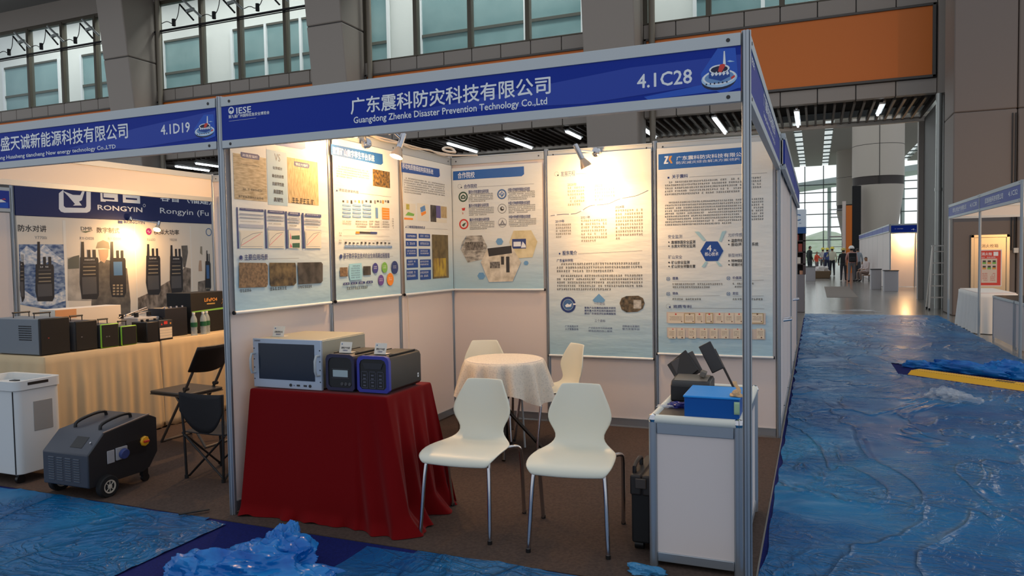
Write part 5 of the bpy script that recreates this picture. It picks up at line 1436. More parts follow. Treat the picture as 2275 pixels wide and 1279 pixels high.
# blue box
t=thing('storage_box','bright blue box with torn tape on the counter','box',(2.80,.30,TT))
bm_=mat('blue_card',(8,84,164),.4,spec=.25)
m=MB(); m.box(2.665,.165,TT,2.92,.455,TT+.098); m.build('box_body',bm_,t,bevel=.003)
MB().box(2.66,.16,TT+.098,2.924,.46,TT+.108).build('lid',mat('blue_lid',(40,146,226),.4,spec=.3),t,bevel=.003)
m=MB(); crumple(m,2.905,.2,TT+.108,.03,.025,.03,10,1.2); m.grid(3,8,lambda u,v:(2.892+.02*u+.012*math.sin(v*5),.215+.05*v,TT+.11+.06*v)); m.build('tape',mat('brown_tape',(206,166,120),.4),t,solid=.0008)
m=MB(); m.grid(4,6,lambda u,v:(2.897+.026*u,.1585-.002*math.sin(v*3),TT+.03+.06*v)); m.build('seal_label',mat('pale_green_tape',(170,200,160),.4),t,solid=.0006)
# printer
t=thing('printer','black compact printer with its trays raised, on the counter','printer',(2.66,.66,TT))
def sect(y,z,w): pass
m=MB(); prof=[(.55,.0),(.55,.085),(.575,.107),(.72,.118),(.76,.10),(.76,.0)]
m.prism(prof,lambda a,b,c:(c,a,TT+b),2.53,2.735); m.build('body',BLACK,t,bevel=.006)
m=MB(); m.prism([(.578,.1085),(.60,.112),(.715,.1195),(.71,.1235),(.6,.117)],lambda a,b,c:(c,a,TT+b),2.545,2.72); m.build('top_cover',mat('taupe_cover',(112,104,92),.4),t)
m=MB(); m.bar((2.60,.73,TT+.10),(2.52,.80,TT+.20),.012,.14,up=(0.4,.2,1)); m.build('input_tray',BLACK,t,bevel=.003)
m=MB(); m.obox((2.58,.775,TT+.155),(.14,.01,.13),(R(-20),R(-28),R(8))); m.build('paper_tray',mat('tray_brown',(70,62,58),.45),t,bevel=.004)
m=MB(); m.obox((2.69,.64,TT+.14),(.03,.06,.03),(0,R(20),0)); m.build('paper_stop',mat('taupe_cover',(112,104,92),.4),t,bevel=.003)
t=thing('card_holder','tall black tilted leaflet stand behind the printer','stand',(2.78,.92,TT))
m=MB(); m.obox((2.70,.90,TT+.195),(.075,.014,.17),(R(-12),R(-28),R(4))); m.build('board',mat('tray_black',(44,42,44),.4),t,bevel=.004)
m=MB(); m.bar((2.83,.93,TT+.0),(2.715,.92,TT+.24),.022,.012); m.build('strut',mat('tray_brown',(70,62,58),.45),t)
m=MB(); m.box(2.78,.86,TT,2.88,.99,TT+.006); m.build('base',BLACK,t)
m=MB(); crumple(m,2.60,.40,TT,.07,.055,.03,16,7.1); tag(m.build('plastic_bag',mat('ink_blue_bag',(40,44,130),.2,alpha=.85),angle=25),'small dark blue plastic pouch on the counter beside the blue box','bag')
m=MB(); crumple(m,2.535,.36,TT+.002,.05,.035,.014,14,2.1); tag(m.build('clear_bag',mat('clear_bag',(210,214,222),.15,alpha=.45),angle=25),'piece of clear plastic at the left edge of the countertop','bag')
# tool case
t=thing('tool_case','black hard case with a folding handle standing left of the counter','case',(2.44,.45,FZ))
m=MB(); m.box(2.375,.27,.05,2.475,.66,.40); m.build('case_body',BLACKM,t,bevel=.012)
m=MB(); m.box(2.37,.262,.30,2.43,.668,.405); m.box(2.432,.262,.30,2.48,.668,.405); m.build('lid',mat('case_lid',(36,32,30),.6),t,bevel=.01)
m=MB(); m.tube([(2.385,.31,.40),(2.385,.31,.445),(2.385,.47,.455),(2.385,.47,.40)],.011,8,smooth=1); m.build('handle',BLACK,t)
m=MB(); m.box(2.40,.253,.34,2.455,.265,.39); m.build('latch',mat('latch_grey',(66,58,52),.4),t,bevel=.003)
for y in (.32,.61): m=MB(); m.cyl((2.385,y,.032),(2.43,y,.032),.026,n=14); m.build('wheel',BLACK,t)
m=MB(); crumple(m,2.50,.03,.008,.10,.05,.035,16,4.4); tag(m.build('plastic_scrap',mat('scrap_blue',(60,140,190),.25,alpha=.8),angle=25),'scrap of blue film lying at the foot of the counter','plastic film')
# ================================================================== left booth equipment
BEIGE=mat('beige_cloth',(206,184,148),.85,spec=.1,bump=(9,.1))
def long_table(y0,y1,z,label,lab2,wave,endflap):
    t=thing('equipment_table',lab2,'table',(-2.63,(y0+y1)/2,FZ),'covered equipment tables')
    m=MB(); m.box(-2.93,y0+.03,z-.03,-2.34,y1-.03,z-.008); m.build('tabletop',PANEL,t)
    for x in (-2.88,-2.4):
        for y in (y0+.08,y1-.08): m=MB(); m.cyl((x,y,FZ),(x,y,z-.03),.014,n=8); m.build('leg',ALU,t)
    P=[]
    def seg(a,b,n):
        for i in range(n): P.append((a[0]+(b[0]-a[0])*i/n,a[1]+(b[1]-a[1])*i/n))
    xf,xb=-2.325,-2.945
    seg((xf,y0),(xf,y1),110); seg((xf,y1),(xb,y1),20); seg((xb,y1),(xb,y0),20); seg((xb,y0),(xf,y0),30)
    n=len(P); rows=[]; cx,cy=-2.63,(y0+y1)/2
    for k in (0,.9,.985): rows.append([(cx+(x-cx)*k,cy+(y-cy)*k,z-(.001 if k>.95 else 0)) for x,y in P])
    for k in range(15):
        h=k/14; row=[]
        for i,(x,y) in enumerate(P):
            zz=z-.004-h*(z-.02); dx=dy=0
            if i<110:
                s=y; f=math.sin(s*38+1.2*math.sin(s*9)+wave)*.5+math.sin(s*71+wave*2)*.3+math.sin(s*17+wave)*.4
                dx=(.012+.016*f)*min(1,h*3)*(.6+.6*h); 
                dy=.03*h*(1 if i>100 else 0)
            elif i>=n-30: dy=-(.03+.02*math.sin(i*.9))*min(1,h*2)
            elif i<130: dy=-.01*h+.008*math.sin(i*1.3)*h
            row.append((x+dx,y+dy,zz+(.02*mn.noise(Vector((i*.2,wave,0))) if h>.95 else 0)))
        rows.append(row)
    m=MB(); vs=[p for r in rows for p in r]; fs=[]
    for j in range(len(rows)-1):
        for i in range(n): fs.append((j*n+i,j*n+(i+1)%n,(j+1)*n+(i+1)%n,(j+1)*n+i)[::-1])
    m.add(vs,fs); tag(m.build('tablecloth',BEIGE,angle=180,solid=.002),label,'tablecloth','beige cloths on the equipment tables')
long_table(.50,1.60,.805,'beige pleated cloth on the nearer equipment table, behind the grey generator','nearer equipment table under beige cloth, carrying the power cases',.3,True)
long_table(1.62,2.80,.81,'beige pleated cloth on the farther equipment table, behind the folding chair','farther equipment table under beige cloth, carrying the water bottles',1.7,False)
CT=.807
GREYC=mat('grey_case',(116,124,132),.5); LIME=mat('lime_trim',(140,200,40),.4)
def pcase(label,x0,x1,y0,y1,h,side,trim,handles,led=None,z=CT,perf=False):
    t=thing('power_case',label,'power case',((x0+x1)/2,(y0+y1)/2,z),'black fronted power cases')
    m=MB(); m.box(x0,y0+.004,z+.006,x1-.02,y1-.004,z+h-.004); m.build('case_body',side,t,bevel=.006)
    m=MB(); m.box(x1-.022,y0,z,x1-.004,y1,z+h); m.build('trim_frame',trim,t,bevel=.012)
    m=MB(); m.box(x1-.008,y0+.007,z+.006,x1,y1-.007,z+h-.007); m.build('front_panel',BLACKM,t,bevel=.004)
    if perf:
        m=MB()
        for i in range(11):
            for j in range(7): a=x1-.25+i*.014; b=z+.12+j*.018; m.box(a,y0+.0015,b,a+.007,y0+.006,b+.009)
        m.build('vent_holes',BLACKM,t)
    for hx in handles:
        m=MB()
        for yy in (y0+.25*(y1-y0),y0+.75*(y1-y0)): m.tube([(hx,yy,z+h-.004),(hx,yy,z+h+.035)],.004,6)
        m.tube([(hx,y0+.22*(y1-y0),z+h+.037),(hx,y0+.78*(y1-y0),z+h+.037)],.007,8); m.build('handle',BLACK,t)
    if led:
        for k,c in enumerate(led): m=MB(); m.box(x1-.001,y0+.25*(y1-y0)+k*.025,z+.45*h,x1+.0015,y0+.25*(y1-y0)+k*.025+.012,z+.45*h+.008); m.build('indicator',mat('indicator_'+c,dict(red=(150,60,50),grey=(110,110,115))[c],.4),t)
pcase('large grey power case with a black front, leftmost on the beige table',-2.98,-2.40,.525,.785,.295,GREYC,BLACK,(-2.55,-2.8),['red'],perf=True)
pcase('dark grey power case with black front, second from the left on the table',-2.80,-2.38,.81,1.02,.25,mat('slate_case',(74,74,78),.5),BLACK,(-2.5,),['grey'])
pcase('black power case edged in lime, third from the left on the table',-2.75,-2.36,1.035,1.21,.205,mat('slate_case',(74,74,78),.5),LIME,(-2.45,),['grey','grey'])
pcase('smallest black power case edged in lime, fourth along the table',-2.70,-2.35,1.225,1.385,.172,mat('slate_case',(74,74,78),.5),LIME,(-2.44,))
t=thing('battery','black battery block with a red and white front label','battery',(-2.42,1.585,CT))
m=MB(); m.box(-2.52,1.47,CT+.001,-2.33,1.60,CT+.185); m.box(-2.50,1.602,CT+.001,-2.33,1.76,CT+.19); m.build('case',BLACK,t,bevel=.006)
m=MB(); 
for y in (1.5,1.56,1.64,1.70,1.74): m.cyl((-2.42,y,CT+.185),(-2.42,y,CT+.205),.012,n=8)
m.build('terminal',BLACKM,t)
artwork([['R','ink',1.60,CT+.13,1.755,CT+.185],['P','red',(1.625,CT+.145),(1.645,CT+.145),(1.635,CT+.165)],['R','red',1.66,CT+.15,1.70,CT+.178],['E','gold',1.735,CT+.155,.009,0],['R','cert',1.61,CT+.02,1.75,CT+.12],['L','grey',.002,(1.61,CT+.045),(1.75,CT+.045)],['L','grey',.002,(1.61,CT+.07),(1.75,CT+.07)],['L','grey',.002,(1.61,CT+.095),(1.75,CT+.095)]],lambda a,b,o:(-2.33+o,a,b),'label_print',t)
t=thing('battery','tall plain black battery tower between the labelled battery and the bottles','battery',(-2.6,1.95,CT+.004))
m=MB(); m.box(-2.72,1.83,CT+.004,-2.5,2.10,CT+.28); m.build('case',mat('navy_black',(22,24,34),.5),t,bevel=.005)
for y in (1.86,1.93,2.0,2.07): m=MB(); m.cyl((-2.53,y,CT+.28),(-2.53,y,CT+.295),.008,n=8); m.build('stud',mat('pale_stud',(180,180,190),.4),t)
t=thing('battery_box','large black carton with gold lettering and a lime stripe at the table end','box',(-2.66,2.40,CT+.004))
m=MB(); m.box(-2.82,2.15,CT+.004,-2.5,2.68,CT+.41); m.build('carton',BLACKM,t,bevel=.003)
artwork([['T','gold','LiFePO4',2.33,CT+.315,2.50,CT+.35,1],['R','gold2',2.36,CT+.285,2.47,CT+.298],['P','green2',(2.16,CT+.215),(2.66,CT+.225),(2.66,CT+.245),(2.16,CT+.228)],['L','gold',.003,(2.56,CT+.28),(2.59,CT+.32),(2.57,CT+.32),(2.61,CT+.37)]],lambda a,b,o:(-2.5+o,a,b),'print',t)
def bottle_proto(label):
    t=thing('water_bottle',label,'bottle',(0,0,0),'water bottles on the beige table')
    m=MB(); m.lathe([(0,0),(.029,.0),(.031,.012),(.0285,.03),(.031,.045),(.0285,.062),(.031,.08),(.031,.15),(.026,.172),(.013,.20),(.012,.212)],n=20); m.build('bottle_body',mat('clear_pet',(206,220,222),.08,alpha=.42,spec=.8),t)
    m=MB(); m.lathe([(.0315,.083),(.0315,.128)],n=20); m.build('wrapper',mat('green_wrapper',(34,96,60),.4),t)
    m=MB(); m.lathe([(.0135,.206),(.0135,.224),(0,.225)],n=16); m.build('cap',mat('white_cap',(232,232,228),.4),t)
    return t
b0=bottle_proto('water bottle with white cap and green label, leftmost of the three'); b0.location=(-2.37,2.055,CT+.004)
for y,x,l in ((2.175,-2.37,'water bottle with white cap and green label, middle of the three'),(2.25,-2.40,'water bottle with white cap and green label, rightmost of the three')):
    c=dup(b0); c.location=(x,y,CT+.004); c['label']=l
t=thing('carton','long white carton lying behind the black power cases','box',(-2.83,1.15,CT))
m=MB(); m.box(-2.93,.90,CT+.001,-2.74,1.55,CT+.335); m.build('carton_body',mat('white_carton',(224,214,200),.6),t,bevel=.003); MB().box(-2.742,.905,CT+.255,-2.738,1.1,CT+.33).build('label',mat('orange_label',(206,150,104),.6),t)
t=thing('meter','flat pale grey meter with chrome rods lying behind the battery','meter',(-2.7,1.68,CT))
m=MB(); m.box(-2.88,1.575,CT+.001,-2.56,1.82,CT+.21); m.build('case',mat('pale_grey',(176,176,178),.5),t,bevel=.006)
m=MB()
for a,b,c in ((1.42,1.80,0),(1.44,1.79,.025),(1.5,1.78,.045)): m.tube([(-2.62,a,CT+.225+c*.4),(-2.68,b,CT+.25+c)],.007,7)
m.build('rod',CHROME,t); m=MB()
for y in (1.46,1.62,1.76): m.cyl((-2.63,y,CT+.215),(-2.63,y,CT+.255),.02,n=10)
m.build('knob',BLACK,t)
# white cart ----------------------------------------------------
t=thing('storage_cart','tall white rounded equipment cart with side vent, at the left edge','cart',(-2.1,.1,FZ))
CW=mat('cart_white',(214,216,214),.4)
def rrect(x0,x1,y0,y1,r,n=6):
    P=[]
    for cx,cy,a in ((x1-r,y0+r,-90),(x1-r,y1-r,0),(x0+r,y1-r,90),(x0+r,y0+r,180)):
        for k in range(n+1): t_=R(a+90*k/n); P.append((cx+r*math.cos(t_),cy+r*math.sin(t_)))
    return P
XY=lambda a,b,c:(a,b,c)
m=MB(); m.prism(rrect(-2.36,-1.835,-.06,.27,.05),XY,.075,.66); m.build('cart_body',CW,t,bevel=.004)
m=MB(); P=rrect(-2.37,-1.825,-.07,.28,.055); Q=rrect(-2.33,-1.865,-.03,.24,.03); n=len(P); zt=.725
m.add([(a,b,.662) for a,b in P]+[(a,b,zt) for a,b in P]+[(a,b,zt) for a,b in Q]+[(a,b,.68) for a,b in Q],[(i,(i+1)%n,(i+1)%n+n,i+n) for i in range(n)]+[(i+n,(i+1)%n+n,(i+1)%n+2*n,i+2*n) for i in range(n)]+[(i+2*n,(i+1)%n+2*n,(i+1)%n+3*n,i+3*n) for i in range(n)]+[tuple(3*n+i for i in range(n))])
m.build('tray_top',CW,t)
m=MB(); m.box(-1.872,-.0615,.08,-1.866,-.055,.655); m.build('door_seam',SCREW,t)
m=MB(); m.box(-1.8255,.02,.692,-1.822,.17,.712); m.build('grip_slot',BLACK,t,bevel=.003)
for x in (-2.2,-2.05): m=MB(); m.box(x,.14,.681,x+.06,.18,.69); m.build('insert',BLACK,t)
m=MB(); m.box(-1.8365,.06,.36,-1.832,.20,.57); m.build('vent_panel',mat('vent_grey',(150,148,144),.6),t,bevel=.004)
for x in (-1.9,-2.3):
    for y in (-.01,.22): m=MB(); m.cyl((x-.012,y,.032),(x+.012,y,.032),.031,n=16); m.box(x-.016,y-.02,.05,x+.016,y+.02,.08); m.build('caster',BLACK,t)
# generator ------------------------------------------------------
t=thing('generator','dark grey wheeled generator box with two handles and a yellow switch','generator',(-1.27,.13,FZ))
GB=mat('generator_grey',(60,64,74),.45); GS=mat('generator_side',(30,30,33),.45)
x0,x1=-1.475,-1.05
prof=[(-.14,.085),(-.14,.30),(-.02,.418),(.34,.47),(.40,.44),(.40,.20),(.33,.105),(.28,.085)]
m=MB(); m.prism(prof,lambda a,b,c:(c,a,b+.004),x0,x1-.004); m.build('body',GB,t,bevel=.008)
m=MB(); p2=[(a*.985+.002,b*.99+.003) for a,b in prof]; m.prism(p2,lambda a,b,c:(c,a,b+.003),x1-.006,x1+.002); m.build('side_panel',GS,t,bevel=.002)
m=MB(); m.bar((x1-.004,-.02,.425),(x1-.004,.34,.477),.012,.006); m.build('edge_trim',mat('trim_taupe',(150,130,116),.4,.3),t)
for x in (-1.38,-1.145):
    m=MB(); m.tube([(x,.03,.42),(x,.035,.47),(x,.26,.505),(x,.27,.455)],.011,10,smooth=2); m.build('handle',BLACK,t)
m=MB()
for i in range(4):
    for j in range(10): a=x0+.06+i*.078; b=.125+j*.016; m.obox((a+.026,-.142,b),(.052,.006,.006),(R(25),0,0))
m.build('louvre',mat('louvre_grey',(92,98,108),.4),t)
d=Vector((0,.12,.118)).normalized(); nrm=Vector((0,-d.z,d.y)); c=Vector((-1.2,-.075,.364))
m=MB(); m.obox(c+nrm*.002,(.11,.085,.006),(R(44.5),0,0)); m.build('display',BLACK,t,bevel=.002)
m=MB(); m.cyl(Vector((-1.095,-.075,.364)),Vector((-1.095,-.075,.364))+nrm*.012,.006,n=10); m.build('key_switch',CHROME,t)
sx=x1+.002
m=MB(); m.box(sx,-.005,.215,sx+.006,.05,.30); m.build('socket_cover',mat('socket_pale',(160,160,164),.4),t,bevel=.003)
m=MB(); m.box(sx,.058,.222,sx+.012,.145,.305); m.build('socket_plate',mat('socket_pale',(160,160,164),.4),t,bevel=.003)
m=MB(); m.cyl((sx+.01,.11,.26),(sx+.034,.11,.255),.036,.033,n=20); m.build('socket_lid',mat('socket_blue',(60,74,130),.4),t,bevel=.003)
m=MB(); m.box(sx-.001,.15,.225,sx+.004,.30,.32); m.build('recess',BLACK,t)
m=MB(); m.lathe([(.034,0),(.036,.012),(.03,.02),(.018,.021)],Matrix.Translation((sx,.285,.30))@Matrix.Rotation(R(90),4,'Y'),8); m.build('switch_ring',mat('switch_yellow',(232,170,30),.4),t)
m=MB(); m.bar((sx+.02,.265,.30),(sx+.02,.305,.30),.014,.03,up=(1,0,0)); m.build('switch_knob',mat('switch_red',(190,50,34),.4),t,bevel=.003)
for x,s in ((x1-.005,1),(x0-.03,-1)):
    M=Matrix.Translation((x,-.02,.075))@Matrix.Rotation(R(90),4,'Y')
    m=MB(); m.lathe([(.03,0),(.066,0),(.0735,.006),(.0735,.036),(.066,.042),(.03,.042)],M,32); w=m.build('wheel',BLACKM,t)
    m=MB(); m.lathe([(.040,.041),(.044,.046),(.036,.045),(.033,.040),(.016,.040),(.014,.048),(0,.049)],M,28); m.build('hub',mat('hub_cream',(186,178,164),.4),w)
    for k in range(8): a=k*math.pi/4; m=MB(); m.bar(M@Vector((.012*math.cos(a),.012*math.sin(a),.044)),M@Vector((.038*math.cos(a),.038*math.sin(a),.044)),.006,.004,up=(0,1,1)); m.build('spoke',mat('hub_cream',(186,178,164),.4),w)
for x in (x0+.04,x1-.04):
    m=MB(); m.cyl((x-.011,.32,.032),(x+.011,.32,.032),.028,n=16); m.box(x-.016,.29,.05,x+.016,.335,.10); m.build('caster',BLACK,t)
# folding chair ---------------------------------------------------
t=thing('folding_chair','black folding chair with grey steel frame beside the equipment table','chair',(-1.6,1.3,FZ))
GM=mat('grey_tube',(92,88,84),.4,.6)
for y in (1.10,1.42):
    m=MB(); m.tube([(-1.33,y+.02,.83),(-1.50,y,.50),(-1.88,y+.08,.012)],.0115,8); m.build('frame_tube',GM,t)
    m=MB(); m.tube([(-1.66,y+.04,.43),(-1.36,y+.05,.012)],.0105,8); m.build('leg',GM,t)
m=MB(); m.tube([(-1.88,1.18,.015),(-1.88,1.50,.015)],.011,8); m.tube([(-1.36,1.15,.015),(-1.36,1.47,.015)],.011,8); m.build('foot_bar',GM,t)
m=MB(); m.prism([(-1.90,1.10),(-1.46,1.06),(-1.44,1.44),(-1.88,1.50)],lambda a,b,c:(a,b,c),.438,.462); m.build('seat',mat('seat_grey',(58,54,50),.5),t,bevel=.008)
m=MB(); m.prism([(-1.898,1.098),(-1.459,1.058),(-1.439,1.442),(-1.878,1.502)],lambda a,b,c:(a,b,c),.43,.438); m.build('seat_rim',GM,t)
m=MB(); m.grid(12,8,lambda u,v:(-1.32-.11*(1-v)+.03*math.sin(math.pi*u),1.06+.38*u,.845-.20*(1-v)-.02*math.sin(math.pi*u)*(1-v))); m.build('backrest',BLACK,t,solid=.012,angle=180)
for y in (1.10,1.42): m=MB(); m.cyl((-1.50,y-.02,.495),(-1.50,y+.02,.495),.017,n=12); m.build('hinge',BLACK,t)
# camp chair -------------------------------------------------------
t=thing('camp_chair','low black fabric camping chair seen from behind, next to the booth post','chair',(-.68,.62,FZ))
FAB=mat('black_fabric',(20,20,26),.8,bump=(14,.25)); xa,xb,yb,yf=-.885,-.50,.47,.80
def back(u,v):
    x=xa+(xb-xa)*u; zb=.33+.16*abs(2*u-1)**2.2; zt=.62-.012*math.sin(math.pi*u)
    return (x,yb-.02+.03*math.sin(math.pi*u)*(1-v*.3),zb+(zt-zb)*v)
m=MB(); m.grid(16,8,back); m.build('backrest',FAB,t,solid=.006,angle=180)
m=MB(); m.grid(8,8,lambda u,v:(xa+(xb-xa)*u,yb+(yf-yb)*v,.335-.04*math.sin(math.pi*u)*math.sin(math.pi*v))); m.build('seat',FAB,t,solid=.006,angle=180)
for x,o in ((xa,1),(xb,-1)):
    m=MB(); m.tube([(x,yb-.01,.62),(x+.015*o,yb,.33),(x+.025*o,yb+.0,.012)],.009,8); m.build('leg',BLACK,t)
    m=MB(); m.tube([(x+.015*o,yf,.34),(x+.03*o,yf,.012)],.009,8); m.build('leg',BLACK,t)
for p,q in (((xa,yb,.33),(xb-.02,yb+.01,.02)),((xb,yb,.33),(xa+.03,yb+.02,.02)),((xa,yf,.33),(xb,yf,.02)),((xb,yf,.33),(xa,yf,.02)),((xa,yb,.33),(xa+.02,yf,.02)),((xb,yf,.33),(xb-.02,yb,.02))):
    m=MB(); m.tube([p,q],.008,8); m.build('cross_strut',BLACK,t)
for x in (xa+.025,xb-.025):
    for y in (yb,yf): m=MB(); m.cyl((x,y,FZ),(x,y,.03),.014,n=10); m.build('foot',BLACKM,t)
# radio wall across the side aisle -----------------------------------
t=thing('exhibition_booth','far left booth wall of two-way radio posters under a navy header','booth',(-6.0,4.4,0))
for k in range(3): MB().box(-6.0,2.75+1.2*k+.02,.01,-5.962,2.75+1.2*(k+1)-.02,2.75).build('wall_panel',PANEL,t)
for y in (2.74,3.95,5.15,6.36): m=MB(); post(m,-5.97,y,.002,2.76); m.build('post',ALU,t)
t=thing('radio_poster','wide wall print of five black two-way radios with sea and soldier scenes','poster',(-5.95,4.5,.7))
MB().box(-5.962,2.765,.66,-5.9405,6.32,2.14).build('sheet',mat('radio_sheet',(232,222,206),.55),t); 
rw=ARTS['radio_wall']; hd=[i for i,c in enumerate(rw) if c[1]=='navyb' and c[0]=='R' and c[2]==2.76][0]
artwork(rw[:hd],lambda a,b,o:(-5.94+o,a,b),'print',t)
t=thing('header_board','navy header board with white square letter logo above the radio posters','sign',(-5.95,4.5,2.145))
MB().box(-5.962,2.762,2.145,-5.9405,6.32,2.75).build('board',mat('navy_header',PAL['navyb'],.45),t)
hl=rw[hd+1:]
artwork(hl[:2],lambda a,b,o:(-5.94+o,a,b),'letter_logo',t); artwork(hl[2:-2],lambda a,b,o:(-5.94+o,a,b),'wordmark',t); artwork(hl[-2:-1],lambda a,b,o:(-5.94+o,a,b),'company_name',t); artwork(hl[-1:],lambda a,b,o:(-5.94+o,a,b),'english_name',t)
spotlamp('lit spot lamp in front of the radio posters',None,(-5.90,4.38,2.16),(-5.6,4.62,2.12),(-5.58,4.58,2.06),(-5.9,4.30,1.75),50,glow=.5)
spotlamp('spot lamp on the back wall rail of the left booth',None,(-1.5,2.92,2.44),(-1.5,2.6,2.47),(-1.55,2.56,2.40),(-2.6,1.4,1.1),80)
t=thing('exhibition_booth','white wall with a blue strip sign at the extreme left edge','booth',(-6.0,2.0,0))
MB().box(-6.0,.6,.01,-5.965,2.70,2.17).build('wall_panel',PANEL,t)
MB().box(-5.99,.6,2.185,-5.955,2.71,2.48).build('fascia_rail',ALUW,t)
artwork([['R','fas',.62,2.225,2.7,2.44],['P','fas3',(2.3,2.23),(2.68,2.3),(2.68,2.23)],['P','white',(2.45,2.28),(2.66,2.3),(2.6,2.33),(2.5,2.32)],['P','red',(2.6,2.33),(2.66,2.33),(2.64,2.345)]],lambda a,b,o:(-5.954+o,a,b),'sign_print',t)
t=thing('poster','dark framed product poster glimpsed beside the left post of the booth','poster',(-2.5,2.955,.9),G1)
MB().box(-2.86,2.948,.9,-2.2,2.952,2.25).build('sheet',mat('poster_white',(206,200,192),.5),t)
artwork([['R','ink',-2.84,1.75,-2.3,1.92],['R','uniform2',-2.84,1.95,-2.3,2.2],['R','dkgreen',-2.84,1.3,-2.3,1.72],['G','ink',1,-2.84,2.21,-2.4,2.24,1.0,0]],lambda a,b,o:(a,2.948-o,b),'print',t)
# ================================================================== right hand aisle
RX=5.86
rb=thing('exhibition_booth','open white booth frame on the right side of the aisle','booth',(7.3,10.1,0))
YY=[14.55,11.38,8.60,5.7]
for y in YY[:3]:
    for x in (RX,8.83): m=MB(); post(m,x,y,.002,2.46); m.build('post',ALUW,rb)
names=['城市公共安全产业有限公司','应急装备科技有限公司','智慧消防科技有限公司']; num=['4.1C30','4.1C32','4.1C35']
for i,w in enumerate(('farther blue sign along the right aisle booths, at the far post','nearer blue sign of the right aisle booths, at the right edge')):
    y1,y0=YY[i],YY[i+1]; L=y1-y0
    art=[['T','white',names[i],y1-.62*L,2.27,y1-.16*L,2.36,1],['G','white',1,y1-.56*L,2.235,y1-.22*L,2.255,1.0,0],['T','white',num[i],y1-.93*L,2.28,y1-.74*L,2.35,1]]
    t=fascia('fascia_sign',w,None,RX,y0,RX,y1,-1,z0=2.165,z1=2.455)
    artwork(art,lambda a,b,o:(RX-.0125-o,a,b),'lettering',t) if False else artwork([[c[0],c[1]]+( [c[2],-c[5],c[4],-c[3],c[6],c[7]] if c[0]=='T' else [c[2],-c[5],c[4],-c[3],c[6],c[7],c[8]]) for c in art],lambda a,b,o:(RX-.0125-o,-a,b),'lettering',t)
fascia('fascia_sign','back of the rear sign inside the right booth, lit warm',None,8.83,YY[2],8.83,YY[0],1,z0=2.165,z1=2.455)
fascia('fascia_sign','back of the end sign at the far post of the right booths',None,RX,YY[0],8.83,YY[0],1,z0=2.165,z1=2.455)
spotlamp('spot lamp on the rear rail of the right booth',None,(8.78,9.6,2.42),(8.45,9.5,2.36),(8.47,9.6,2.30),(8.4,12.2,1.9),180)
# white cloth table
t=thing('display_table','table under a plain white cloth in the right booth','table',(6.15,12.9,.002)); m=MB(); m.box(5.95,11.95,.72,6.52,13.8,.74); m.build('tabletop',PANEL,t)
for x in (6.0,6.45):
    for y in (12.05,13.7): m=MB(); m.cyl((x,y,.003),(x,y,.72),.014,n=8); m.build('leg',ALU,t)
P=rrect(5.93,6.54,11.93,13.82,.03,3)
def wc(u,v):
    n=160; 
    per=[(5.93,13.82),(5.93,11.93),(6.54,11.93),(6.54,13.82)]; L=[1.89,.61,1.89,.61]; s=u*5.0; k=0
    while k<3 and s>L[k]: s-=L[k]; k+=1
    a=per[k]; b=per[(k+1)%4]; q=min(1,s/L[k]); x=a[0]+(b[0]-a[0])*q; y=a[1]+(b[1]-a[1])*q
    if v<.2: f=v/.2; return (6.235+(x-6.235)*f,12.87+(y-12.87)*f,.748)
    h=(v-.2)/.8; nx=[(-1,0),(0,-1),(1,0),(0,1)][k]
    w=(.03+.03*math.sin(u*95)+.02*math.sin(u*171))*h
    return (x+nx[0]*w,y+nx[1]*w,.746-.735*h)
m=MB(); m.grid(200,14,wc,closed=True); m.f=[f[::-1] for f in m.f]; tag(m.build('tablecloth',mat('white_cloth',(226,222,214),.85),angle=180),'plain white cloth hanging to the floor over the right booth table','tablecloth')
def rcounter(y0,y1,label):
    t=thing('counter',label,'counter',(6.3,(y0+y1)/2,.002),'white counters in the right booth')
    for x in (6.02,6.5):
        for y in (y0+.02,y1-.02): m=MB(); m.cyl((x,y,.003),(x,y,.74),.018,n=10); m.build('post',ALU,t)
    MB().box(6.012,y0+.03,.05,6.02,y1-.03,.70).build('side_panel',PANEL,t); MB().box(6.04,y0+.012,.05,6.48,y0+.02,.70).build('side_panel',PANEL,t)
    m=MB(); m.box(6.0,y0,.70,6.52,y1,.74); m.build('rail',ALU,t,bevel=.004); MB().box(6.02,y0+.02,.74,6.5,y1-.02,.745).build('countertop',BLACK,t)
rcounter(9.68,11.1,'white counter with black top beside the white cloth table'); rcounter(8.64,9.6,'white counter with black top nearest, at the right frame edge')
# fire cabinet on the pier
t=thing('fire_cabinet','stainless steel fire hydrant cabinet in the grey pier behind the right booth','cabinet',(6.86,15.96,.12))
SS=mat('stainless',(184,166,140),.32,.8)
m=MB()
for a in ((6.49,.12,6.56,1.84),(7.17,.12,7.24,1.84),(6.49,1.77,7.24,1.84),(6.49,.12,7.24,.19)): m.box(a[0],15.93,a[1],a[2],16.0,a[3])
m.build('frame',SS,t,bevel=.008); MB().box(6.55,15.955,.18,7.18,15.99,1.78).build('door',SS,t,bevel=.004)
artwork([['T','ink','消火栓箱',6.70,1.545,7.02,1.625,0]],lambda a,b,o:(a,15.954-o,b),'lettering',t)
t=thing('notice','red and white safety notice fixed to the fire cabinet door','notice',(6.88,15.945,.68))
MB().box(6.66,15.948,.68,7.09,15.953,1.5).build('sheet',mat('notice_white',(232,228,220),.4),t)
cm=[['R','red',6.68,.70,7.07,1.48],['R','certbg',6.70,.76,7.0,1.30],['T','white','消火栓',6.70,1.37,6.90,1.44,1],['R','white',6.93,1.36,7.02,1.45],['G','white',1,6.70,1.31,7.0,1.345,1.0,0]]
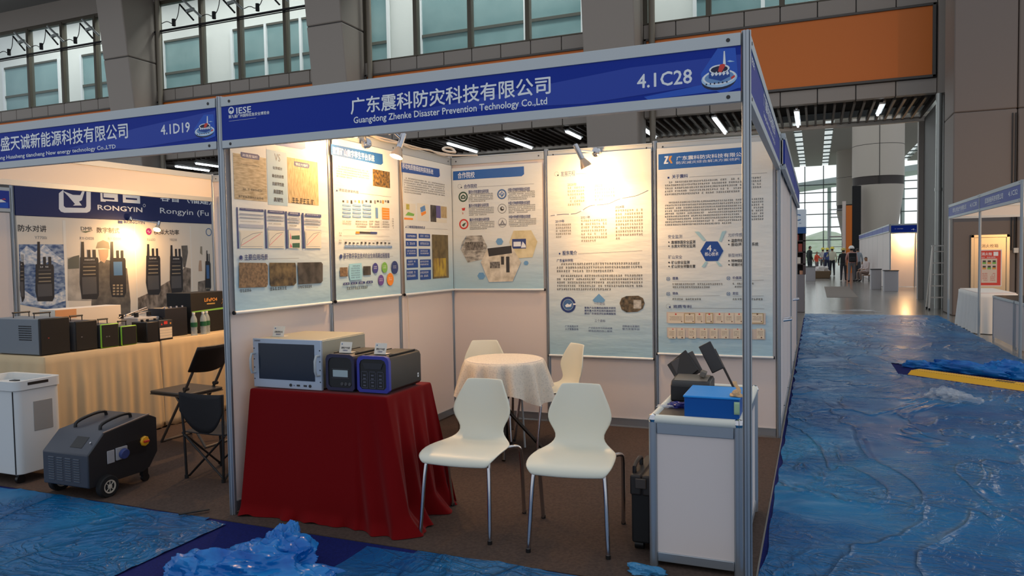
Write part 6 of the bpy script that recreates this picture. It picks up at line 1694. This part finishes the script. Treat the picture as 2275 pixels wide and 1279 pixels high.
for i in range(3):
    for j in range(2): cm.append(['R','green2' if (i+j)%2 else 'gold',6.72+i*.095,1.06+j*.12,6.79+i*.095,1.10+j*.12]); cm.append(['R','ink',6.725+i*.095,1.10+j*.12,6.785+i*.095,1.14+j*.12])
cm+=[['G','red',5,6.72,.79,6.84,.98,1.0,0],['G','red',5,6.87,.79,6.99,.98,1.0,0]]
artwork(cm,lambda a,b,o:(a,15.948-o,b),'print',t)
t=thing('switch_box','small white switch box on the pier with dark conduits running up','switch',(7.36,15.96,1.45))
m=MB(); m.box(7.31,15.93,1.42,7.40,16.0,1.53); m.build('box',mat('box_white',(214,208,196),.5),t,bevel=.005); m=MB(); m.tube([(7.33,15.975,1.53),(7.33,15.975,4.5)],.014,6); m.tube([(7.27,15.975,1.48),(7.27,15.975,4.5)],.014,6); m.build('conduit',SEAM,t)
# ladder
t=thing('step_ladder','aluminium A-frame step ladder standing against the dark passage pier','ladder',(6.1,18.0,0))
LA=mat('ladder_alu',(226,216,204),.45,.2)
for sx_,a,b in ((-1,5.90,6.0),(1,6.32,6.26)):
    m=MB(); m.bar((a,17.75,.003),(b,18.0,1.62),.03,.06,up=(0,1,0)); m.build('rail',LA,t); m=MB(); m.bar((a+.01*sx_,18.22,.003),(b,18.04,1.60),.025,.05,up=(0,1,0)); m.build('rail',LA,t)
for k in range(5):
    f=(k+.75)/5.2; m=MB(); z=.1+1.5*f; m.box(5.90+.1*z/1.62,17.73+.25*z/1.62,z-.012,6.32-.06*z/1.62,17.83+.25*z/1.62,z+.012); m.build('tread',LA,t)
m=MB(); m.box(5.98,17.96,1.6,6.28,18.1,1.63); m.build('top_cap',mat('cap_pale',(220,214,204),.5),t)
for x in (5.9,6.32):
    for y in (17.75,18.22): m=MB(); m.box(x-.022,y-.035,.001,x+.022,y+.035,.05); m.build('foot',BLACK,t)
# yellow cable ramp and film clumps
t=thing('cable_ramp','yellow cable ramp with black marks lying across the blue aisle','cable ramp',(4.95,6.35,.004)); a=Vector((4.40,6.86,.004)); b=Vector((6.1,5.42,.004)); d=(b-a).normalized(); nn=Vector((-d.y,d.x,0))
m=MB(); 
def rp(s,w,z): p=a+d*s+nn*w; return (p.x,p.y,.004+z)
Lr=(b-a).length
sec=[(-.16,0),(-.09,.05),(.09,.05),(.16,0)]
v=[rp(s,w,z) for s in (0,Lr) for w,z in sec]; m.add(v,[(0,1,5,4),(1,2,6,5),(2,3,7,6),(3,2,1,0),(4,5,6,7),(3,0,4,7)]); m.build('ramp_body',mat('ramp_yellow',(240,178,34),.5),t)
m=MB()
for i in range(int(Lr/.03)):
    s=i*.03
    for w in (-.072,.072): q=[rp(s,w-.008,.0508),rp(s+.016,w-.008,.0508),rp(s+.016,w+.008,.0508),rp(s,w+.008,.0508)]; m.add(q,[(0,1,2,3)])
m.add([rp(.95,-.03,.0508),rp(1.15,-.03,.0508),rp(1.15,.03,.0508),rp(.95,.03,.0508)],[(0,1,2,3)]); m.build('black_marks',BLACKM,t)
FILM2=mat('bunched_film',(0,92,182),.22,alpha=.86,spec=.45,col2=(24,128,204),cscale=6)
m=MB(); crumple(m,5.0,7.05,.006,.62,.15,.13,40,6.2,R(-38)); crumple(m,5.35,6.95,.006,.35,.16,.2,34,3.1,R(-30)); crumple(m,4.55,7.28,.006,.3,.1,.09,30,12.2,R(-30)); tag(m.build('plastic_sheet',FILM2,angle=22),'bunched ridge of bright blue film behind the yellow ramp','plastic film')
CLEAR=mat('clear_film',(214,220,226),.1,alpha=.24,spec=1.0)
m=MB(); crumple(m,4.45,5.22,.014,.17,.20,.10,40,9.4); crumple(m,4.62,5.05,.014,.18,.16,.08,40,3.7); crumple(m,4.55,5.3,.014,.16,.12,.07,36,6.1); tag(m.build('clear_wrap',CLEAR,angle=20),'crumpled clear plastic lying on the blue aisle near the yellow ramp','wrapping')
m=MB(); crumple(m,4.2,16.9,.004,.55,.2,.06,20,2.4); tag(m.build('clear_wrap',CLEAR,angle=20),'scatter of clear plastic on the far floor where the blue film ends','wrapping')
m=MB(); crumple(m,.76,-.66,.012,.40,.24,.17,60,1.7,R(18)); crumple(m,.80,-.52,.03,.16,.13,.21,36,5.1); crumple(m,1.05,-.66,.008,.20,.10,.08,30,8.4,R(20)); crumple(m,.55,-.78,.008,.24,.15,.14,34,11.3)
tag(m.build('plastic_bundle',FILM2,angle=24),'crumpled bundle of bright blue film in front of the red table','plastic film')
m=MB(); m.bar((-.27,-.16,.025),(-.17,-.02,.022),.02,.006); tag(m.build('tape_strip',BLACKM),'short black strip lying on the edge of the blue film','strip')
m=MB(); crumple(m,-1.65,-.55,.03,.02,.035,.02,8,3); tag(m.build('paper_scrap',mat('scrap_white',(206,200,196),.6)),'tiny pale scrap on the blue film at lower left','scrap')
# ================================================================== far hall
# display unit by the passage mouth
t=thing('display_shelf','tall display shelf with blue and white top sign at the end of the left booths','shelf',(2.85,16.6,0))
MB().box(2.3,16.5,.003,3.0,17.1,.95).build('base',mat('shelf_grey',(120,116,118),.5),t,bevel=.01)
m=MB(); m.box(2.3,16.5,.95,2.36,17.1,2.0); m.box(2.96,16.5,.95,3.02,17.1,2.0); m.box(2.3,17.04,.95,3.02,17.1,2.0)
for z in (1.2,1.5,1.78): m.box(2.3,16.5,z,3.02,17.1,z+.025)
m.build('shelves',mat('shelf_dark',(70,56,56),.5),t)
MB().box(2.3,16.48,1.98,3.03,17.1,2.14).build('header',mat('header_blue',(30,80,140),.4),t)
MB().box(2.3,16.49,2.14,3.03,17.1,2.58).build('sign',mat('sign_white',(220,226,230),.4),t)
artwork([['T','steel','C',2.74,2.3,2.9,2.46,1],['G','steel',1,2.78,2.22,2.95,2.25,1.0,0]],lambda a,b,o:(a,16.489-o,b),'lettering',t)
for i,(x,z,c,h) in enumerate(((2.9,1.525,(150,60,44),.2),(2.86,1.225,(206,198,184),.16),(2.93,.95,(180,130,100),.1),(2.82,1.805,(120,36,34),.15),(2.78,1.525,(190,180,160),.12))):
    m=MB(); m.box(x-.05,16.53,z,x+.045,16.6,z+h); tag(m.build('product_box',mat('product_%d'%i,c,.5),bevel=.004),('tall red box on the second shelf of the far display shelf','cream box on the lowest shelf of the far display shelf','flat tan box on the base of the far display shelf','dark red box on the top shelf of the far display shelf','cream box left of the tall red box on the far shelf')[i],'box','boxes on the far display shelf')
# far booth row right
fr=thing('exhibition_booth','row of white booths with blue signs beyond the passage on the right','booth',(7.4,34,0))
for k in range(7):
    y0=27.8+3*k
    if k: MB().box(RX-.02,y0+.03,.01,RX+.02,y0+2.97,2.2).build('wall_panel',PANEL,fr)
    m=MB(); post(m,RX,y0,.002,2.5); m.build('post',ALU,fr)
MB().box(RX-.02,27.83,.01,RX+.02,30.77,2.2).build('wall_panel',PANEL,fr)
MB().box(5.9,30.77,.01,9.5,30.8,2.3).build('wall_panel',PANEL,fr); m=MB(); post(m,7.0,30.75,.002,2.4); m.build('post',ALU,fr)
for k in range(7):
    y0=27.8+3*k; t=fascia('fascia_sign',('first','second','third','fourth','fifth','sixth','last')[k]+' blue side sign of the far right booth row, counted from the passage',None,RX-.03,y0,RX-.03,y0+3,-1,z0=2.2,z1=2.5)
t=fascia('fascia_sign','blue front sign of the first far booth, above its lit white wall',None,RX,27.8,9.4,27.8,-1,z0=2.14,z1=2.5)
artwork([['T','white','上海力',7.05,2.23,7.35,2.33,1],['G','white',1,6.0,2.3,6.3,2.33,1.0,0],['T','white','4.1',6.55,2.25,6.8,2.31,0]],lambda a,b,o:(a,27.785-o,b),'lettering',t)
spotlamp('spot lamp on the rear wall of the first far booth',None,(6.75,30.7,2.40),(6.6,30.35,2.42),(6.62,30.38,2.3),(6.75,30.6,1.95),110)
def fcounter(x0,x1,y0,y1,h,label,c=(176,172,176)):
    t=thing('counter',label,'counter',((x0+x1)/2,(y0+y1)/2,0))
    m=MB(); m.prism(rrect(x0,x1,y0,y1,.05,3),XY,.003,h-.03); m.build('counter_body',mat('counter_grey',c,.5),t); m=MB(); m.prism(rrect(x0-.02,x1+.02,y0-.02,y1+.02,.06,3),XY,h-.03,h); m.build('countertop',BLACK,t)
fcounter(5.60,6.08,27.1,27.6,.78,'grey rounded counter in front of the first far booth'); fcounter(5.25,5.62,28.5,29.0,.80,'pale counter with dark top left of the grey rounded one',(206,190,176))
fcounter(2.78,3.25,37.4,38.2,.75,'white counter at the left of the far hall walkway',(206,206,220))
# floor mat, tub
m=MB(); m.box(3.6,23.0,.001,4.55,31,.005); tag(m.build('floor_mat',mat('walk_mat',(110,98,88),.9)),'brown strip of floor covering in the far walkway','mat')
t=thing('tub','dark and tan tub heaped with white plastic in the far walkway','tub',(3.58,41.4,0))
m=MB(); m.prism([(3.2,.003),(3.98,.003),(4.05,.42),(3.05,.42)],lambda a,b,c:(a,c,b),41.1,41.8); m.build('tub_body',mat('tub_brown',(106,84,60),.7),t,bevel=.03)
m=MB(); crumple(m,3.55,41.45,.40,.42,.3,.34,14,2.2); m.build('heap',mat('heap_white',(214,206,200),.5),t)
# scaffold tower
t=thing('scaffold_tower','slender white scaffold tower before the far glass wall','scaffold',(5.0,70,0)); m=MB()
for x in (4.4,6.0):
    for y in (70,71.5): m.tube([(x,y,0.003),(x,y,5.4)],.04,6)
m.build('upright',mat('scaffold_white',(206,204,206),.5),t)
for z in (1.0,1.9,2.8,3.7,4.6,5.3):
    m=MB(); m.tube([(4.4,70,z),(6.0,70,z)],.03,6); m.tube([(4.4,71.5,z),(6.0,71.5,z)],.03,6); m.tube([(4.4,70,z),(4.4,71.5,z)],.03,6); m.build('ledger',mat('scaffold_white',(206,204,206),.5),t)
MB().box(4.4,70,2.8,6.0,71.5,2.86).build('deck',mat('deck_pink',(200,150,140),.6),t)
# big orange and dark stand beside the column, dark wall behind the row
t=thing('exhibition_stand','orange and black stand wall behind the far booth row','stand',(5.6,52,0)); MB().box(5.18,52,.003,5.55,52.3,4.6).build('orange_panel',ORANGE,t); MB().box(5.56,52,.003,6.1,52.4,5.9).build('black_panel',BLACKM,t); MB().box(4.95,52.05,.003,5.17,52.4,4.9).build('pale_panel',mat('stand_pale',(214,196,186),.6),t)
m=MB(); m.box(9.6,50,.003,13.5,50.4,4.1); tag(m.build('screen_wall',BLACKM),'dark blank screen wall right of the huge column','screen')
# ---- people in the far hall
def person(label,loc,h,rz,shirt,trousers,skin=(170,128,100),hat=None,pose='stand',hair=(30,26,24),vest=None):
    t=thing('person',label,'person'); s=h/1.7
    J=dict(pel=(0,0,.93,.125),sp=(0,.01,1.12,.125),ch=(0,.01,1.32,.14),nk=(0,.01,1.46,.055),hd0=(0,-.01,1.53,.07),hd1=(0,-.02,1.62,.088),hd2=(0,-.005,1.69,.05))
    for k,x in (('l',-1),('r',1)):
        sw=.12*x if pose=='walk' else .0
        J['sh'+k]=(x*.17,.01,1.39,.062); J['el'+k]=(x*.235,.04-sw*.6,1.12,.044); J['wr'+k]=(x*.235,-.07-sw,.90,.032); J['ha'+k]=(x*.225,-.11-sw,.81,.036)
        J['hp'+k]=(x*.085,0,.88,.10); J['kn'+k]=(x*.10,-.02+sw,.49,.066); J['an'+k]=(x*.11,.03+sw*2,.09,.045); J['to'+k]=(x*.125,-.13+sw*2,.035,.04)
    if pose=='sit':
        for k in list(J):
            if k[:2] not in('kn','an','to'): a=J[k]; J[k]=(a[0],a[1],a[2]-.45,a[3])
        for k,x in (('l',-1),('r',1)): J['kn'+k]=(x*.13,-.40,.48,.07); J['an'+k]=(x*.13,-.36,.09,.05); J['to'+k]=(x*.14,-.52,.035,.04); J['el'+k]=(x*.24,-.06,.68,.045); J['wr'+k]=(x*.16,-.28,.60,.032); J['ha'+k]=(x*.12,-.36,.58,.035)
    if pose=='reach': J['elr']=(.27,-.14,1.16,.044); J['wrr']=(.2,-.36,1.22,.032); J['har']=(.17,-.45,1.25,.034)
    keys=list(J); E=[('pel','sp'),('sp','ch'),('ch','nk'),('nk','hd0'),('hd0','hd1'),('hd1','hd2')]
    for k in 'lr': E+=[('ch','sh'+k),('sh'+k,'el'+k),('el'+k,'wr'+k),('wr'+k,'ha'+k),('pel','hp'+k),('hp'+k,'kn'+k),('kn'+k,'an'+k),('an'+k,'to'+k)]
    me=bpy.data.meshes.new('b'); me.from_pydata([tuple(c*s for c in J[k][:3]) for k in keys],[(keys.index(a),keys.index(b)) for a,b in E],[])
    o=bpy.data.objects.new('b',me); COL.objects.link(o); o.modifiers.new('k','SKIN'); sv=me.skin_vertices[0].data
    for i,k in enumerate(keys): r=J[k][3]*s; sv[i].radius=(r*(1.25 if k in('ch','sp','pel') else 1),r*(.85 if k in('ch','sp','pel') else 1)); sv[i].use_root=(k=='pel')
    u=o.modifiers.new('s','SUBSURF'); u.levels=2; u.render_levels=2
    dg=bpy.context.evaluated_depsgraph_get(); dg.update(); nm=bpy.data.meshes.new_from_object(o.evaluated_get(dg)); bpy.data.objects.remove(o)
    bo=bpy.data.objects.new('body',nm); COL.objects.link(bo); bo.parent=t; nm.materials.clear()
    def C(c,r=.8): return mat('cloth_%d_%d_%d'%c,c,r)
    for mm in (C(skin,.5),C(shirt),C(trousers),C(hair,.7),C((34,32,34),.6)): nm.materials.append(mm)
    dz=-.45 if pose=='sit' else 0
    wr=[Vector(J['wr'+k][:3])*s for k in 'lr']; ha=[Vector(J['ha'+k][:3])*s for k in 'lr']
    for p in nm.polygons:
        c=p.center; z=c.z/s; p.use_smooth=True; i=1
        if z<.10: i=4
        elif z<.95+dz and (abs(c.x)/s<.2 or z<.75+dz): i=2
        if z>1.47+dz: i=3 if (z>1.63+dz or (c.y/s>.02 and z>1.54+dz)) else 0
        if pose=='sit' and c.y/s<-.1 and z<.56: i=2 if z>.1 else 4
        if min((c-a).length for a in wr+ha)<.09*s: i=0
        p.material_index=i
    if hat:
        m=MB(); q=Matrix.Translation((0,-.015*s,(1.635+dz)*s))@Matrix.Scale(s,4); m.lathe([(.135,-.01),(.128,.015),(.12,.055),(.095,.10),(.05,.128),(0,.133)],q,16); m.grid(8,3,lambda u_,v_:tuple(q@Vector((.1*math.cos(math.pi*(1+u_))*(1+.25*v_),.1*math.sin(math.pi*(1+u_))*(1+.55*v_)-.02,.006))))
        m.build('hard_hat',mat('hat_%d%d%d'%hat,hat,.4),t)
    # facial features on the front of the head
    m=MB()
    for x in (-.03,.03): m.obox((x*s,-.1*s,(1.62+dz)*s),(.018*s,.012*s,.008*s))
    m.obox((0,-.104*s,(1.56+dz)*s),(.035*s,.01*s,.008*s)); m.build('eyes_and_mouth',C((50,34,30),.5),t)
    m=MB(); m.add([tuple(s*q for q in p) for p in ((-.014,-.098,1.59+dz),(.014,-.098,1.59+dz),(0,-.122,1.59+dz),(0,-.098,1.63+dz))],[(0,1,2),(0,2,3),(1,3,2)]); m.build('nose',C(skin,.5),t)
    t.location=loc; t.rotation_euler=(0,0,R(rz)); return t
YEL=(226,206,70); WHT=(232,228,222)
person('person in white cap and pink top with black backpack, walking away down the far walkway',(4.85,35.65,0),1.70,178,(206,150,140),(120,118,122),hat=WHT,pose='walk')
t=thing('backpack','black backpack worn by the person in the white cap','bag',(4.9,35.5,1.0)); m=MB(); m.prism(rrect(4.72,5.06,35.27,35.45,.06,4),XY,.98,1.42); m.build('pack',BLACKM,t,bevel=.04); m=MB(); m.prism(rrect(4.76,5.02,35.22,35.29,.03,3),XY,1.02,1.22); m.build('pocket',BLACK,t,bevel=.02)
person('person in black top and dark baggy trousers with yellow cap, far walkway',(4.56,37.6,0),1.62,175,(30,28,32),(50,50,56),hat=(190,170,90))
person('person in cream shirt and dark trousers wearing a yellow hard hat, hands forward',(4.19,45.45,0),1.72,190,(206,200,176),(34,36,46),hat=YEL,pose='reach')
person('person in blue shirt with yellow hard hat behind the white plastic heap',(3.98,50.2,0),1.68,200,(62,78,130),(40,44,70),hat=YEL)
person('person in pale shirt with yellow hard hat, left of the blue shirt',(3.72,52.0,0),1.70,170,(196,190,180),(90,86,90),hat=YEL)
person('person in dark clothes standing tall behind the left white counter',(2.93,44.5,0),1.86,120,(40,50,46),(50,56,60),pose='stand')
person('person in orange vest bending over goods behind the left white counter',(3.33,50.0,0),1.5,60,(226,90,60),(120,110,110),pose='reach')
person('person in grey clothes half hidden behind the backpack wearer',(5.28,39.2,0),1.66,180,(150,160,170),(70,72,80),hair=(40,36,34))
person('person in pale top sitting beside the far right booth wall',(5.55,36.7,0),1.66,-60,(216,200,196),(140,120,110),pose='sit')
t=thing('stool','low stool under the seated person by the far booths','stool',(5.55,36.75,0)); m=MB(); m.box(5.38,36.6,.29,5.72,36.95,.33); m.build('seat',mat('stool_tan',(170,130,100),.6),t)
for x in (5.42,5.68):
    for y in (36.64,36.9): m=MB(); m.box(x-.015,y-.015,.003,x+.015,y+.015,.29); m.build('leg',BLACK,t)
